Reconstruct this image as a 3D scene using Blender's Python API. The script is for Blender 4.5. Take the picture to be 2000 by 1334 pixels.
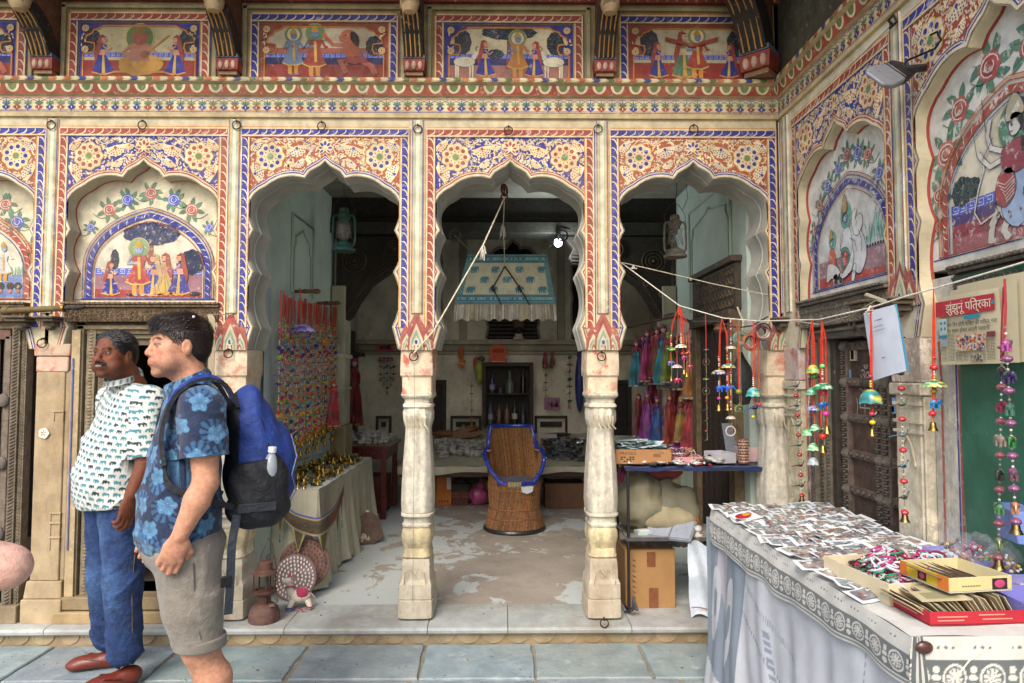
import bpy,math,random
import numpy as np
from mathutils import Vector,Matrix,noise
random.seed(7)
for o in list(bpy.data.objects):bpy.data.objects.remove(o)
SC=bpy.context.scene
COL=SC.collection
R=math.radians
# ---------------- camera ----------------
CAM=Vector((0,-3.9,1.48));PITCH=R(2.8);YAW=R(-0.645);FPX=1333.3
cd=bpy.data.cameras.new('camera');cam=bpy.data.objects.new('camera',cd);COL.objects.link(cam)
cd.lens=24;cd.sensor_width=36;cd.clip_start=0.05;cd.clip_end=600
cam.location=CAM;cam.rotation_euler=(R(90)+PITCH,0,YAW)
SC.camera=cam
SC.render.resolution_x=1024;SC.render.resolution_y=683
# ---------------- sky, sun, exposure ----------------
SUN_EL,SUN_AZ=44,198 # degrees; azimuth clockwise from +Y: high, behind the camera's left shoulder
w=bpy.data.worlds.new('World');SC.world=w;w.use_nodes=True
nt=w.node_tree;nt.nodes.clear()
sk=nt.nodes.new('ShaderNodeTexSky');sk.sky_type='NISHITA';sk.sun_disc=False
sk.sun_elevation=R(SUN_EL);sk.sun_rotation=R(SUN_AZ);sk.air_density=1.0;sk.dust_density=3.0;sk.ozone_density=1.0
bg=nt.nodes.new('ShaderNodeBackground');bg.inputs['Strength'].default_value=0.15
wo=nt.nodes.new('ShaderNodeOutputWorld')
nt.links.new(sk.outputs[0],bg.inputs[0]);nt.links.new(bg.outputs[0],wo.inputs[0])
sl=bpy.data.lights.new('sun','SUN');so=bpy.data.objects.new('sun',sl);COL.objects.link(so)
sl.energy=1.35;sl.angle=R(30);sl.color=(1.0,0.95,0.88)
_d=Vector((math.sin(R(SUN_AZ))*math.cos(R(SUN_EL)),math.cos(R(SUN_AZ))*math.cos(R(SUN_EL)),math.sin(R(SUN_EL))))
so.rotation_euler=(-_d).to_track_quat('-Z','Y').to_euler();so.location=_d*30
SC.view_settings.view_transform='Standard';SC.view_settings.look='None'
SC.view_settings.gamma=1;SC.view_settings.use_curve_mapping=False
SC.view_settings.exposure=0.97
SC.cycles.max_bounces=14;SC.cycles.diffuse_bounces=8;SC.cycles.transparent_max_bounces=16
# ---------------- helpers ----------------
_M=Matrix.Rotation(YAW,3,'Z')@Matrix.Rotation(R(90)+PITCH,3,'X')
def ray(px,py):return _M@Vector(((px-1000)/FPX,(667-py)/FPX,-1))
def at(px,py,Y):
 d=ray(px,py);return CAM+d*((Y-CAM.y)/d.y)
def atX(px,py,X):
 d=ray(px,py);return CAM+d*((X-CAM.x)/d.x)
def atZ(px,py,Z):
 d=ray(px,py);return CAM+d*((Z-CAM.z)/d.z)
def hexc(h):
 h=h.lstrip('#');r=[int(h[i:i+2],16)/255 for i in(0,2,4)]
 return tuple((c/12.92 if c<=.04045 else((c+.055)/1.055)**2.4)for c in r)
_hc={}
def H(c):
 if isinstance(c,str):
  if c not in _hc:_hc[c]=hexc(c)
  return _hc[c]
 return c
def mul(c,k):c=H(c);return tuple(x*k for x in c)
def jit(c,a=.15):
 c=H(c);k=1+random.uniform(-a,a);return tuple(min(1,x*k*(1+random.uniform(-a,a)*.4))for x in c)
def rnd(a,b):return random.uniform(a,b)
class MB:
 def __init__(s):s.v=[];s.f=[];s.c=[]
 def add(s,vs,fs,col,M=None):
  n=len(s.v);col=H(col)
  if M is not None:vs=[M@Vector(p)for p in vs]
  s.v.extend([tuple(p)for p in vs]);s.c.extend([col]*len(vs))
  s.f.extend([tuple(i+n for i in f)for f in fs]);return s
 def box(s,x0,x1,y0,y1,z0,z1,col,M=None,taper=0):
  t=taper
  vs=[(x0,y0,z0),(x1,y0,z0),(x1,y1,z0),(x0,y1,z0),(x0+t,y0+t,z1),(x1-t,y0+t,z1),(x1-t,y1-t,z1),(x0+t,y1-t,z1)]
  return s.add(vs,[(3,2,1,0),(4,5,6,7),(0,1,5,4),(1,2,6,5),(2,3,7,6),(3,0,4,7)],col,M)
 def cbox(s,c,size,col,rot=None,M=None):
  X=Matrix.Translation(c)
  if rot is not None:
   from mathutils import Euler
   X=X@Euler(rot).to_matrix().to_4x4()
  if M is not None:X=M@X
  a,b,d=size;return s.box(-a/2,a/2,-b/2,b/2,-d/2,d/2,col,X)
 def loft(s,rings,col,M=None,caps=True,closed=True):
  n=len(rings[0]);vs=[p for r in rings for p in r];fs=[]
  for i in range(len(rings)-1):
   for j in range(n if closed else n-1):
    k=(j+1)%n;fs.append((i*n+j,i*n+k,(i+1)*n+k,(i+1)*n+j))
  if caps and closed:
   fs.append(tuple(range(n-1,-1,-1)));fs.append(tuple((len(rings)-1)*n+j for j in range(n)))
  return s.add(vs,fs,col,M)
 def lathe(s,prof,col,c=(0,0,0),n=12,M=None,caps=True,sx=1,sy=1,scal=0,ns=8):
  rings=[]
  for r,z in prof:
   rings.append([(c[0]+r*sx*(1+scal*math.cos(ns*2*math.pi*j/n))*math.cos(2*math.pi*j/n),c[1]+r*sy*(1+scal*math.cos(ns*2*math.pi*j/n))*math.sin(2*math.pi*j/n),c[2]+z)for j in range(n)])
  return s.loft(rings,col,M,caps)
 def ell(s,c,r,col,n=10,m=6,M=None,rot=None):
  if isinstance(r,(int,float)):r=(r,r,r)
  vs=[(0,0,-r[2])];
  for i in range(1,m):
   a=-math.pi/2+math.pi*i/m
   for j in range(n):
    b=2*math.pi*j/n;vs.append((r[0]*math.cos(a)*math.cos(b),r[1]*math.cos(a)*math.sin(b),r[2]*math.sin(a)))
  vs.append((0,0,r[2]));fs=[]
  for j in range(n):fs.append((0,1+(j+1)%n,1+j))
  for i in range(m-2):
   for j in range(n):
    k=(j+1)%n;fs.append((1+i*n+j,1+i*n+k,1+(i+1)*n+k,1+(i+1)*n+j))
  t=len(vs)-1
  for j in range(n):fs.append((1+(m-2)*n+j,1+(m-2)*n+(j+1)%n,t))
  X=Matrix.Translation(c)
  if rot is not None:
   from mathutils import Euler
   X=X@Euler(rot).to_matrix().to_4x4()
  if M is not None:X=M@X
  return s.add(vs,fs,col,X)
 def tube(s,pts,r,col,n=6,M=None,caps=True,flat=1):
  pts=[Vector(p)for p in pts];rs=r if isinstance(r,(list,tuple))else[r]*len(pts);rings=[]
  up=None
  for i,p in enumerate(pts):
   t=(pts[min(i+1,len(pts)-1)]-pts[max(i-1,0)])
   if t.length<1e-9:t=Vector((0,0,1))
   t.normalize()
   if up is None:up=Vector((0,0,1))if abs(t.z)<.9 else Vector((0,1,0))
   a=up.cross(t)
   if a.length<1e-5:a=Vector((1,0,0)).cross(t)
   a.normalize();b=t.cross(a);up=b
   rings.append([p+(a*math.cos(2*math.pi*j/n)+b*math.sin(2*math.pi*j/n)*flat)*rs[i]for j in range(n)])
  return s.loft(rings,col,M,caps)
 def prism(s,pts,y0,y1,col,M=None): # outline in x,z extruded along y
  n=len(pts);vs=[(p[0],y0,p[1])for p in pts]+[(p[0],y1,p[1])for p in pts]
  fs=[tuple(range(n)),tuple(range(2*n-1,n-1,-1))]+[(j,j+n,(j+1)%n+n,(j+1)%n)for j in range(n)]
  return s.add(vs,fs,col,M)
 def grid(s,fn,nu,nv,col,M=None):
  vs=[fn(i/nu,j/nv)for i in range(nu+1)for j in range(nv+1)]
  fs=[(i*(nv+1)+j,(i+1)*(nv+1)+j,(i+1)*(nv+1)+j+1,i*(nv+1)+j+1)for i in range(nu)for j in range(nv)]
  n0=len(s.v);s.add(vs,fs,(0,0,0)if callable(col)else col,M)
  if callable(col):
   for i in range(nu+1):
    for j in range(nv+1):s.c[n0+i*(nv+1)+j]=H(col(i/nu,j/nv))
  return s
 def torus(s,c,R0,r,col,n=16,m=6,rot=None,M=None):
  vs=[];fs=[]
  for i in range(n):
   a=2*math.pi*i/n
   for j in range(m):
    b=2*math.pi*j/m;q=R0+r*math.cos(b);vs.append((q*math.cos(a),r*math.sin(b),q*math.sin(a)))
  for i in range(n):
   for j in range(m):
    fs.append((i*m+j,i*m+(j+1)%m,((i+1)%n)*m+(j+1)%m,((i+1)%n)*m+j))
  X=Matrix.Translation(c)
  if rot is not None:
   from mathutils import Euler
   X=X@Euler(rot).to_matrix().to_4x4()
  if M is not None:X=M@X
  return s.add(vs,fs,col,X)
 def mesh(s,name,mt,smooth=38):
  me=bpy.data.meshes.new(name);me.from_pydata(s.v,[],s.f)
  ca=me.color_attributes.new('Col','FLOAT_COLOR','POINT')
  arr=np.ones((len(s.v),4),dtype=np.float32)
  if s.v:arr[:,:3]=np.array(s.c,dtype=np.float32)
  ca.data.foreach_set('color',arr.ravel())
  if smooth:
   me.polygons.foreach_set('use_smooth',[True]*len(me.polygons));me.set_sharp_from_angle(angle=R(smooth))
  me.materials.append(mt);me.update();return me
 def build(s,name,mt,parent=None,smooth=38,bevel=0,label=None,kind=None):
  o=bpy.data.objects.new(name,s.mesh(name,mt,smooth));COL.objects.link(o)
  if parent is not None:setp(o,parent)
  if bevel:
   b=o.modifiers.new('bevel','BEVEL');b.width=bevel;b.segments=2;b.limit_method='ANGLE';b.angle_limit=R(40)
  if label:o['label']=label
  if kind:o['kind']=kind
  return o
def org(p):
 l=Vector((0,0,0))
 while p is not None:l=l+p.location;p=p.parent
 return l
def setp(o,p):
 o.parent=p
 if p.get('abs'):o.matrix_parent_inverse=Matrix.Translation(-Vector(p['abs']))
def thing(name,label,cat,loc=(0,0,0),group=None,ab=True):
 o=bpy.data.objects.new(name,None);COL.objects.link(o);o.location=loc;o.empty_display_size=.05
 o['label']=label;o['category']=cat
 if group:o['group']=group
 if ab:o['abs']=tuple(loc)
 return o
def tag(o,label,cat,group=None):
 o['label']=label;o['category']=cat
 if group:o['group']=group
 return o
def struct(o):o['kind']='structure';return o
def solo(name,mb,mt,label,cat,loc=None,group=None,**k):
 if loc is not None:mb.v=[(a-loc[0],b-loc[1],c-loc[2])for a,b,c in mb.v]
 o=mb.build(name,mt,**k)
 if loc is not None:o.location=loc
 return tag(o,label,cat,group)
def dup(root,loc,rotz=None,label=None,scale=None):
 r=root.copy();COL.objects.link(r);r.location=loc
 if rotz is not None:r.rotation_euler=(0,0,rotz)
 if scale:r.scale=(scale,)*3
 if label:r['label']=label
 for ch in list(root.children):
  c=ch.copy();COL.objects.link(c);c.parent=r
  for g in list(ch.children):
   d=g.copy();COL.objects.link(d);d.parent=c
 return r
def bez(a,m,b,n=6): # quadratic through-ish m
 a,m,b=Vector(a),Vector(m),Vector(b);c=m*2-(a+b)/2
 return[a*(1-t)**2+c*2*t*(1-t)+b*t*t for t in[i/n for i in range(n+1)]]
def sag(a,b,s,n=12):
 a,b=Vector(a),Vector(b);return[a.lerp(b,i/n)-Vector((0,0,s*4*(i/n)*(1-i/n)))for i in range(n+1)]
 # ---------------- materials (colour comes from the mesh, nodes add grain, dirt and wear) ----------------
def mat(name,rough=.7,metal=0,var=.18,vs=9,bump=.15,bs=90,bd=.004,grime=0,gcol='#6b5a45',gs=2.5,streak=1,wear=0,wcol='#cdbfa6',ws=14,spec=.5,trans=0,alpha=1,coat=0,emit=None,es=1,weave=0,sheen=0,base=None,sss=0):
 m=bpy.data.materials.new(name);m.use_nodes=True;T=m.node_tree;N=T.nodes;L=T.links
 b=N['Principled BSDF']
 def nz(sc,det=6,ro=.6,vec=None,dist=0):
  n=N.new('ShaderNodeTexNoise');n.inputs['Scale'].default_value=sc;n.inputs['Detail'].default_value=det
  n.inputs['Roughness'].default_value=ro;n.inputs['Distortion'].default_value=dist
  L.new(vec if vec is not None else pos,n.inputs['Vector']);return n.outputs[0]
 def ramp(x,a,c,lo=0,hi=1):
  r=N.new('ShaderNodeMapRange');r.inputs[1].default_value=a;r.inputs[2].default_value=c;r.inputs[3].default_value=lo;r.inputs[4].default_value=hi;r.interpolation_type='SMOOTHSTEP'
  L.new(x,r.inputs[0]);return r.outputs[0]
 def mix(f,A,B,mode='MIX'):
  x=N.new('ShaderNodeMix');x.data_type='RGBA';x.blend_type=mode
  if hasattr(f,'node'):L.new(f,x.inputs[0])
  else:x.inputs[0].default_value=f
  for k,i in((A,6),(B,7)):
   if hasattr(k,'node'):L.new(k,x.inputs[i])
   else:x.inputs[i].default_value=(*H(k),1)
  return x.outputs[2]
 g=N.new('ShaderNodeNewGeometry');pos=g.outputs['Position']
 if streak!=1:
  mp=N.new('ShaderNodeMapping');mp.inputs['Scale'].default_value=(1,1,1/streak);L.new(pos,mp.inputs[0]);spos=mp.outputs[0]
 else:spos=pos
 if base is None:
  a=N.new('ShaderNodeAttribute');a.attribute_name='Col';col=a.outputs['Color']
 else:
  a=N.new('ShaderNodeRGB');a.outputs[0].default_value=(*H(base),1);col=a.outputs[0]
 if var:
  v=ramp(nz(vs),.3,.7,1-var,1+var*.6)
  cx=N.new('ShaderNodeCombineXYZ')
  for i in range(3):L.new(v,cx.inputs[i])
  col=mix(1,col,cx.outputs[0],'MULTIPLY')
 if wear:
  f1=ramp(nz(ws,9,.7,dist=.3),.66-.3*wear,.72-.3*wear+.04)
  f2=ramp(nz(1.3,3),.35,.65,.25,1)
  mm=N.new('ShaderNodeMath');mm.operation='MULTIPLY';L.new(f1,mm.inputs[0]);L.new(f2,mm.inputs[1])
  col=mix(mm.outputs[0],col,wcol)
 if grime:
  f=ramp(nz(gs,8,.65,spos),.42,.72,0,grime)
  col=mix(f,col,gcol)
  f=ramp(nz(gs*9,8,.75,spos),.5,.7,0,grime*.6)
  col=mix(f,col,mul(gcol,.8))
 L.new(col,b.inputs['Base Color'])
 b.inputs['Roughness'].default_value=rough;b.inputs['Metallic'].default_value=metal
 b.inputs['Specular IOR Level'].default_value=spec
 if rough>.2:
  L.new(ramp(nz(vs*1.7),.3,.7,max(.05,rough-.12),min(1,rough+.12)),b.inputs['Roughness'])
 if trans:b.inputs['Transmission Weight'].default_value=trans;b.inputs['IOR'].default_value=1.45 if trans>.95 else 1.2
 if alpha<1:b.inputs['Alpha'].default_value=alpha
 if coat:b.inputs['Coat Weight'].default_value=coat;b.inputs['Coat Roughness'].default_value=.15
 if sheen:b.inputs['Sheen Weight'].default_value=sheen
 if sss:b.inputs['Subsurface Weight'].default_value=sss;b.inputs['Subsurface Radius'].default_value=(.012,.005,.003)
 if emit:b.inputs['Emission Color'].default_value=(*H(emit),1);b.inputs['Emission Strength'].default_value=es
 if bump:
  h=nz(bs,8,.65)
  if weave:
   wv=N.new('ShaderNodeTexWave');wv.inputs['Scale'].default_value=weave;wv.bands_direction='DIAGONAL';L.new(pos,wv.inputs[0])
   ad=N.new('ShaderNodeMath');ad.operation='ADD';L.new(h,ad.inputs[0]);L.new(wv.outputs[1],ad.inputs[1]);h=ad.outputs[0]
  bp=N.new('ShaderNodeBump');bp.inputs['Strength'].default_value=bump*2 if bump<.5 else 1;bp.inputs['Distance'].default_value=bd
  L.new(h,bp.inputs['Height']);L.new(bp.outputs[0],b.inputs['Normal'])
 return m
M_fresco=mat('fresco_paint',.75,var=.26,vs=13,bump=.16,bs=60,grime=.26,gcol='#8d7a62',gs=2.2,wear=.35,wcol='#c9bda4',ws=34)
M_fresco2=mat('side_fresco_paint',.75,var=.24,vs=13,bump=.16,bs=60,grime=.2,gcol='#8d8576',gs=2.2,wear=.42,wcol='#cfcdc6',ws=28)
M_upper=mat('aged_dark_fresco',.7,var=.34,vs=12,bump=.12,bs=60,grime=.6,gcol='#3a2416',gs=3,wear=.26,wcol='#b59c75',ws=30)
M_plaster=mat('old_plaster',.85,var=.2,vs=5,bump=.3,bs=38,grime=.5,gcol='#7c6a50',gs=2.4,streak=3,wear=.25,wcol='#ddd3bd',ws=6)
M_soffit=mat('grey_lime_plaster',.8,var=.14,vs=5,bump=.12,bs=50,grime=.3,gcol='#5d5a50',gs=2.2,streak=.5)
M_stone=mat('weathered_sandstone',.85,var=.25,vs=14,bump=.5,bs=45,bd=.006,grime=.62,gcol='#7d6f5a',gs=4,streak=2.5,wear=.3,wcol='#e5d9bd',ws=9)
M_column=mat('flaking_column_plaster',.85,var=.2,vs=22,bump=.6,bs=55,bd=.006,grime=.55,gcol='#7a7062',gs=7,streak=6,wear=.55,wcol='#e9dec5',ws=16)
M_ochre=mat('ochre_sandstone',.85,var=.22,vs=8,bump=.4,bs=40,bd=.006,grime=.5,gcol='#7a5f3c',gs=3,streak=3)
M_pink=mat('peeling_pink_plaster',.85,var=.2,vs=16,bump=.4,bs=40,bd=.006,grime=.35,gcol='#8d7a62',gs=4,wear=.5,wcol='#b5604e',ws=13)
M_green=mat('green_limewash',.8,var=.12,vs=3,bump=.12,bs=30,grime=.3,gcol='#5f6b60',gs=1.6,streak=2,wear=.12,wcol='#c9cfc0',ws=5)
M_room=mat('smoky_wall_plaster',.85,var=.2,vs=3,bump=.2,bs=30,grime=.55,gcol='#4d463b',gs=1.3,streak=1.6,wear=.2,wcol='#c7bea8',ws=8)
M_carved=mat('carved_brown_stone',.85,var=.35,vs=40,bump=.9,bs=70,bd=.01,grime=.6,gcol='#453322',gs=6)
M_wood=mat('dark_carved_wood',.7,var=.35,vs=20,bump=.6,bs=60,bd=.005,grime=.5,gcol='#1d140d',gs=5,streak=4)
M_oldwood=mat('dusty_grey_wood',.8,var=.3,vs=25,bump=.5,bs=70,bd=.004,grime=.45,gcol='#4a4034',gs=6,streak=4,wear=.2,wcol='#a69a85')
M_floor=None
M_slate=mat('blue_flagstone',.66,var=.26,vs=6,bump=.5,bs=26,bd=.006,grime=.5,gcol='#8a877c',gs=3,wear=.3,wcol='#aeb4b4',ws=12)
M_joint=mat('sandy_joint_mortar',.9,var=.25,vs=14,bump=.5,bs=60,grime=.3,gcol='#5d564a')
M_iron=mat('rusty_iron',.7,.5,var=.3,vs=40,bump=.4,bs=120,bd=.002,grime=.3,gcol='#4a2c1c',gs=12)
M_tin=mat('rusted_tin',.75,.2,var=.3,vs=25,bump=.4,bs=110,bd=.002,grime=.45,gcol='#5a3524',gs=9)
M_brass=mat('brass',.36,1,var=.4,vs=60,bump=.1,bs=150,grime=.8,gcol='#3a2f1c',gs=24)
M_silver=mat('white_metal',.28,1,var=.2,vs=60,bump=.1,bs=150)
M_gloss=mat('lacquer_paint',.3,var=.15,vs=40,bump=.08,bs=150,coat=.3)
M_matte=mat('matte_paint',.7,var=.15,vs=20,bump=.12,bs=120)
M_cloth=mat('cotton_cloth',.9,var=.14,vs=12,bump=.25,bs=260,bd=.002,weave=220,sheen=.15)
M_dirtycloth=mat('dusty_cloth',.9,var=.2,vs=6,bump=.3,bs=220,bd=.002,weave=160,grime=.35,gcol='#7b725f',gs=3)
M_satin=mat('satin_cloth',.45,var=.2,vs=16,bump=.2,bs=120,bd=.003,sheen=.3)
M_paper=mat('paper',.75,var=.08,vs=10,bump=.12,bs=60,bd=.002)
M_card=mat('cardboard',.85,var=.14,vs=8,bump=.15,bs=60,grime=.25,gcol='#7a5a36',gs=4)
M_plastic=mat('plastic',.35,var=.1,vs=20,bump=.05,bs=60)
M_film=mat('clear_film',.16,var=0,bump=.5,bs=40,bd=.01,alpha=.13,spec=.9)
M_glass=mat('bottle_glass',.08,var=0,bump=0,trans=.98)
M_water=mat('clear_bottle_plastic',.1,var=0,bump=.2,bs=60,alpha=.45,spec=.8)
M_cane=mat('split_cane',.6,var=.4,vs=60,bump=.4,bs=160,bd=.002,grime=.3,gcol='#5b3c1f',gs=8)
M_skin=mat('skin',.62,var=.2,vs=60,bump=.35,bs=200,bd=.003,sss=.04,spec=.35)
M_hair=mat('dark_hair',.42,var=.3,vs=60,bump=.35,bs=220,bd=.002)
M_denim=mat('denim',.85,var=.4,vs=22,bump=.5,bs=34,bd=.016)
M_shirt=mat('shirt_cotton',.9,var=.16,vs=14,bump=.45,bs=24,bd=.016,sheen=.15)
M_leather=mat('brown_leather',.4,var=.2,vs=30,bump=.2,bs=180,bd=.0015)
M_nylon=mat('nylon',.62,var=.2,vs=14,bump=.45,bs=22,bd=.014)
M_rope=mat('rope_fibre',.9,var=.25,vs=60,bump=.4,bs=260,bd=.002)
M_black=mat('dark_void',.95,var=.3,vs=4,bump=0)
M_chalk=mat('chalk',.95,var=.2,vs=60,bump=0)
M_bulb=mat('lit_bulb',.3,var=0,bump=0,emit='#dff2ff',es=14)
# ---------------- vector painter for murals ----------------
F0=Matrix.Identity(4) # street front: x along the wall, y into it
XR=1.605
F1=Matrix(((0,1,0,XR),(-1,0,0,0),(0,0,1,0),(0,0,0,1))) # right wall: x runs towards the camera
def Zc(y):return at(1000,y,0).z
def Xc(px,py=500):return at(px,py,0).x
def inpoly(x,y,P):
 c=False;j=len(P)-1
 for i in range(len(P)):
  xi,yi=P[i];xj,yj=P[j]
  if(yi>y)!=(yj>y)and x<(xj-xi)*(y-yi)/(yj-yi)+xi:c=not c
  j=i
 return c
CREAM='#d8c39a';RED='#964034';BLUE='#2e3285';GRN='#5f7f5a';OCH='#c98a3a';DKG='#2f3f2c';WHT='#dcd4c4';PNK='#b5675c';MAU='#8d6a78'
class Paint(MB):
 def __init__(s,M=F0,y=0,hole=None):super().__init__();s.M=M;s.y=y;s.hole=hole;s.S=0
 def poly(s,pts,col,lay=1,j=.1):
  if s.hole and any(inpoly(p[0],p[1],s.hole)for p in pts):return False
  s.S+=1
  y=s.y-.0007-lay*.0005-(s.S%7)*.00004
  s.add([(p[0],y,p[1])for p in pts],[tuple(range(len(pts)))],jit(col,j)if j else H(col),s.M);return True
 def rect(s,x0,x1,z0,z1,col,lay=0,j=0):return s.poly([(x0,z0),(x1,z0),(x1,z1),(x0,z1)],col,lay,j)
 def disc(s,x,z,r,col,lay=1,n=12,sx=1,sz=1,scal=0,ns=8,rot=0,j=.1):
  return s.poly([(x+r*sx*(1+scal*math.cos(ns*2*math.pi*i/n))*math.cos(2*math.pi*i/n+rot),z+r*sz*(1+scal*math.cos(ns*2*math.pi*i/n))*math.sin(2*math.pi*i/n+rot))for i in range(n)],col,lay,j)
 def leaf(s,x,z,a,L,W,col,lay=1,bend=0,j=.1):
  pts=[]
  prof=[(0,.25),(.18,.75),(.42,1),(.7,.75),(.9,.3),(1,0)]
  def P(t,w):
   aa=a+bend*t;return(x+math.cos(aa)*t*L-math.sin(aa)*w*W/2,z+math.sin(aa)*t*L+math.cos(aa)*w*W/2)
  pts=[P(t,w)for t,w in prof]+[P(t,-w)for t,w in reversed(prof[:-1])]
  return s.poly(pts,col,lay,j)
 def line(s,pts,w,col,lay=1,closed=False,j=0):
  pts=[Vector((p[0],p[1]))for p in pts];n=len(pts)
  if closed:pts=pts+[pts[0]];n+=1
  hole=s.hole;s.hole=None;L=[];
  for i in range(n):
   t=pts[min(i+1,n-1)]-pts[max(i-1,0)]
   if closed and i in(0,n-1):t=pts[1]-pts[n-2]
   if t.length<1e-9:t=Vector((1,0))
   t.normalize();L.append(Vector((-t.y,t.x)))
  y=s.y-.0007-lay*.0005;s.S+=1
  vs=[]
  for p,q in zip(pts,L):vs+=[(p.x+q.x*w/2,y,p.y+q.y*w/2),(p.x-q.x*w/2,y,p.y-q.y*w/2)]
  s.add(vs,[(2*i,2*i+1,2*i+3,2*i+2)for i in range(n-1)],col,s.M);s.hole=hole
def leafband(P,a,b,wd,col,lay=2,side=1,bgc=CREAM,pitch=.05):
 """painted rope border from a to b: coloured strip with pale slanting strokes and thin lines along both edges"""
 a=Vector(a);b=Vector(b);L=(b-a).length;t=(b-a)/L;nn=Vector((-t.y,t.x))*side
 P.line([a,b],wd,col,lay)
 n=max(1,int(L/pitch));st=L/n
 for i in range(n):
  c=a+t*(i+.5)*st
  p0=c-nn*wd*.5-t*.012;p1=c+nn*wd*.48+t*.018;m=c-nn*wd*.1+t*.014
  w2=.0078*rnd(.8,1.3)
  pts=bez(p0,m,p1,4);up=[];dn=[]
  for k,q in enumerate(pts):
   q=Vector((q.x,q.y));ww=w2*(1.9-k*.42);up.append(q+t*ww/2);dn.append(q-t*ww/2)
  P.poly([(q.x,q.y)for q in up+dn[::-1]],bgc,lay+1,.08)
 for o_,c_,w_ in((wd*.62,bgc,.008),(-wd*.62,bgc,.008),(wd*.85,OCH,.005),(-wd*.85,BLUE if col!=BLUE else RED,.004)):
  P.line([a+nn*o_,b+nn*o_],w_,c_,lay)
def rosette(P,x,z,r,dot,lay=3):
 P.disc(x,z,r*1.04,'#b98c44',lay,36,scal=.07,ns=9,j=.05)
 P.disc(x,z,r*.98,CREAM,lay+1,36,scal=.07,ns=9,j=.05)
 for i in range(9):
  a=2*math.pi*i/9
  P.disc(x+r*.68*math.cos(a),z+r*.68*math.sin(a),r*.16,dot,lay+2,8)
  P.disc(x+r*.42*math.cos(a+.35),z+r*.42*math.sin(a+.35),r*.055,dot,lay+2,6)
  P.line([(x+r*.5*math.cos(a+.35),z+r*.5*math.sin(a+.35)),(x+r*.93*math.cos(a+.35),z+r*.93*math.sin(a+.35))],r*.03,'#b08a50',lay+2)
 P.disc(x,z,r*.3,'#c7a45c',lay+2,12);P.disc(x,z,r*.22,GRN,lay+3,12)
def fanflower(P,x,z,r,dot,a0,lay=3):
 pts=[(x+r*.15*math.cos(a0+math.pi),z+r*.15*math.sin(a0+math.pi))]
 for i in range(19):
  a=a0-1.6+3.2*i/18;k=r*(1+.09*math.cos(i*math.pi*.75));pts.append((x+k*math.cos(a),z+k*math.sin(a)))
 if not P.poly(pts,CREAM,lay,.05):return
 for rr,m in((.35,3),(.6,5),(.82,7)):
  for i in range(m):
   a=a0-1.25+2.5*(i+.5)/m;P.disc(x+r*rr*math.cos(a),z+r*rr*math.sin(a),r*.075,dot,lay+1,7)
 P.disc(x+r*.1*math.cos(a0),z+r*.1*math.sin(a0),r*.17,dot,lay+1,8)
def rose(P,x,z,r,col,lay=3,lc='#6f8a70',n=7):
 a0=rnd(0,6)
 for i in range(n):
  a=a0+2*math.pi*i/n;P.leaf(x+r*.7*math.cos(a),z+r*.7*math.sin(a),a+rnd(-.3,.3),r*1.5,r*.75,lc,lay,rnd(-.5,.5),.15)
  P.line([(x+r*.8*math.cos(a),z+r*.8*math.sin(a)),(x+r*1.9*math.cos(a),z+r*1.9*math.sin(a))],r*.05,'#3f5a48',lay+1)
 P.disc(x,z,r*1.05,col,lay+2,20,scal=.08,ns=6)
 for k in range(4):
  q=r*(.85-.2*k);P.line([(x+q*math.cos(t+k),z+q*math.sin(t+k)*.9)for t in[j*.5 for j in range(11)]],r*.09,mul(WHT,.95)if k%2==0 else mul(col,.6),lay+3+k)
def halfpt(list_,cx):return[(cx+x,z)for x,z in list_]
# cusped arch outline, left half from apex down, read off the facade
def arch_outline(kx=1.0,ky=None,n=7):
 s=lambda dx,y:(-at(985+dx,y,0).x*kx,Zc(y))
 L=[s(0,316),s(9,325),s(20,331),s(30,337),s(39,349)]
 for m,b in(((78,347),(113,365)),((146,398),(137,450)),((150,490),(136,531)),((149,585),(135,639)),((140,655),(147,682))):
  L+=[(p.x,p.y)for p in bez(s(*[L and 0 or 0,0])if False else(*L[-1],0),(*s(*m),0),(*s(*b),0),n)][1:]
 return L
AH=arch_outline() # (negative x, z)
AW=-AH[-1][0];ZB=AH[-1][1] # half width and bottom of the arch opening
def outline(cx,M=1.0):return[(cx+x*M,z)for x,z in reversed(AH)]+[(cx-x*M,z)for x,z in AH[1:]] # bottom left, over the apex, bottom right
ZT=Zc(232) # underside of the cornice
CTR=[Xc(p)for p in(-84,276,632.5,996.5,1356)];HB=(CTR[4]-CTR[2])/4
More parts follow.
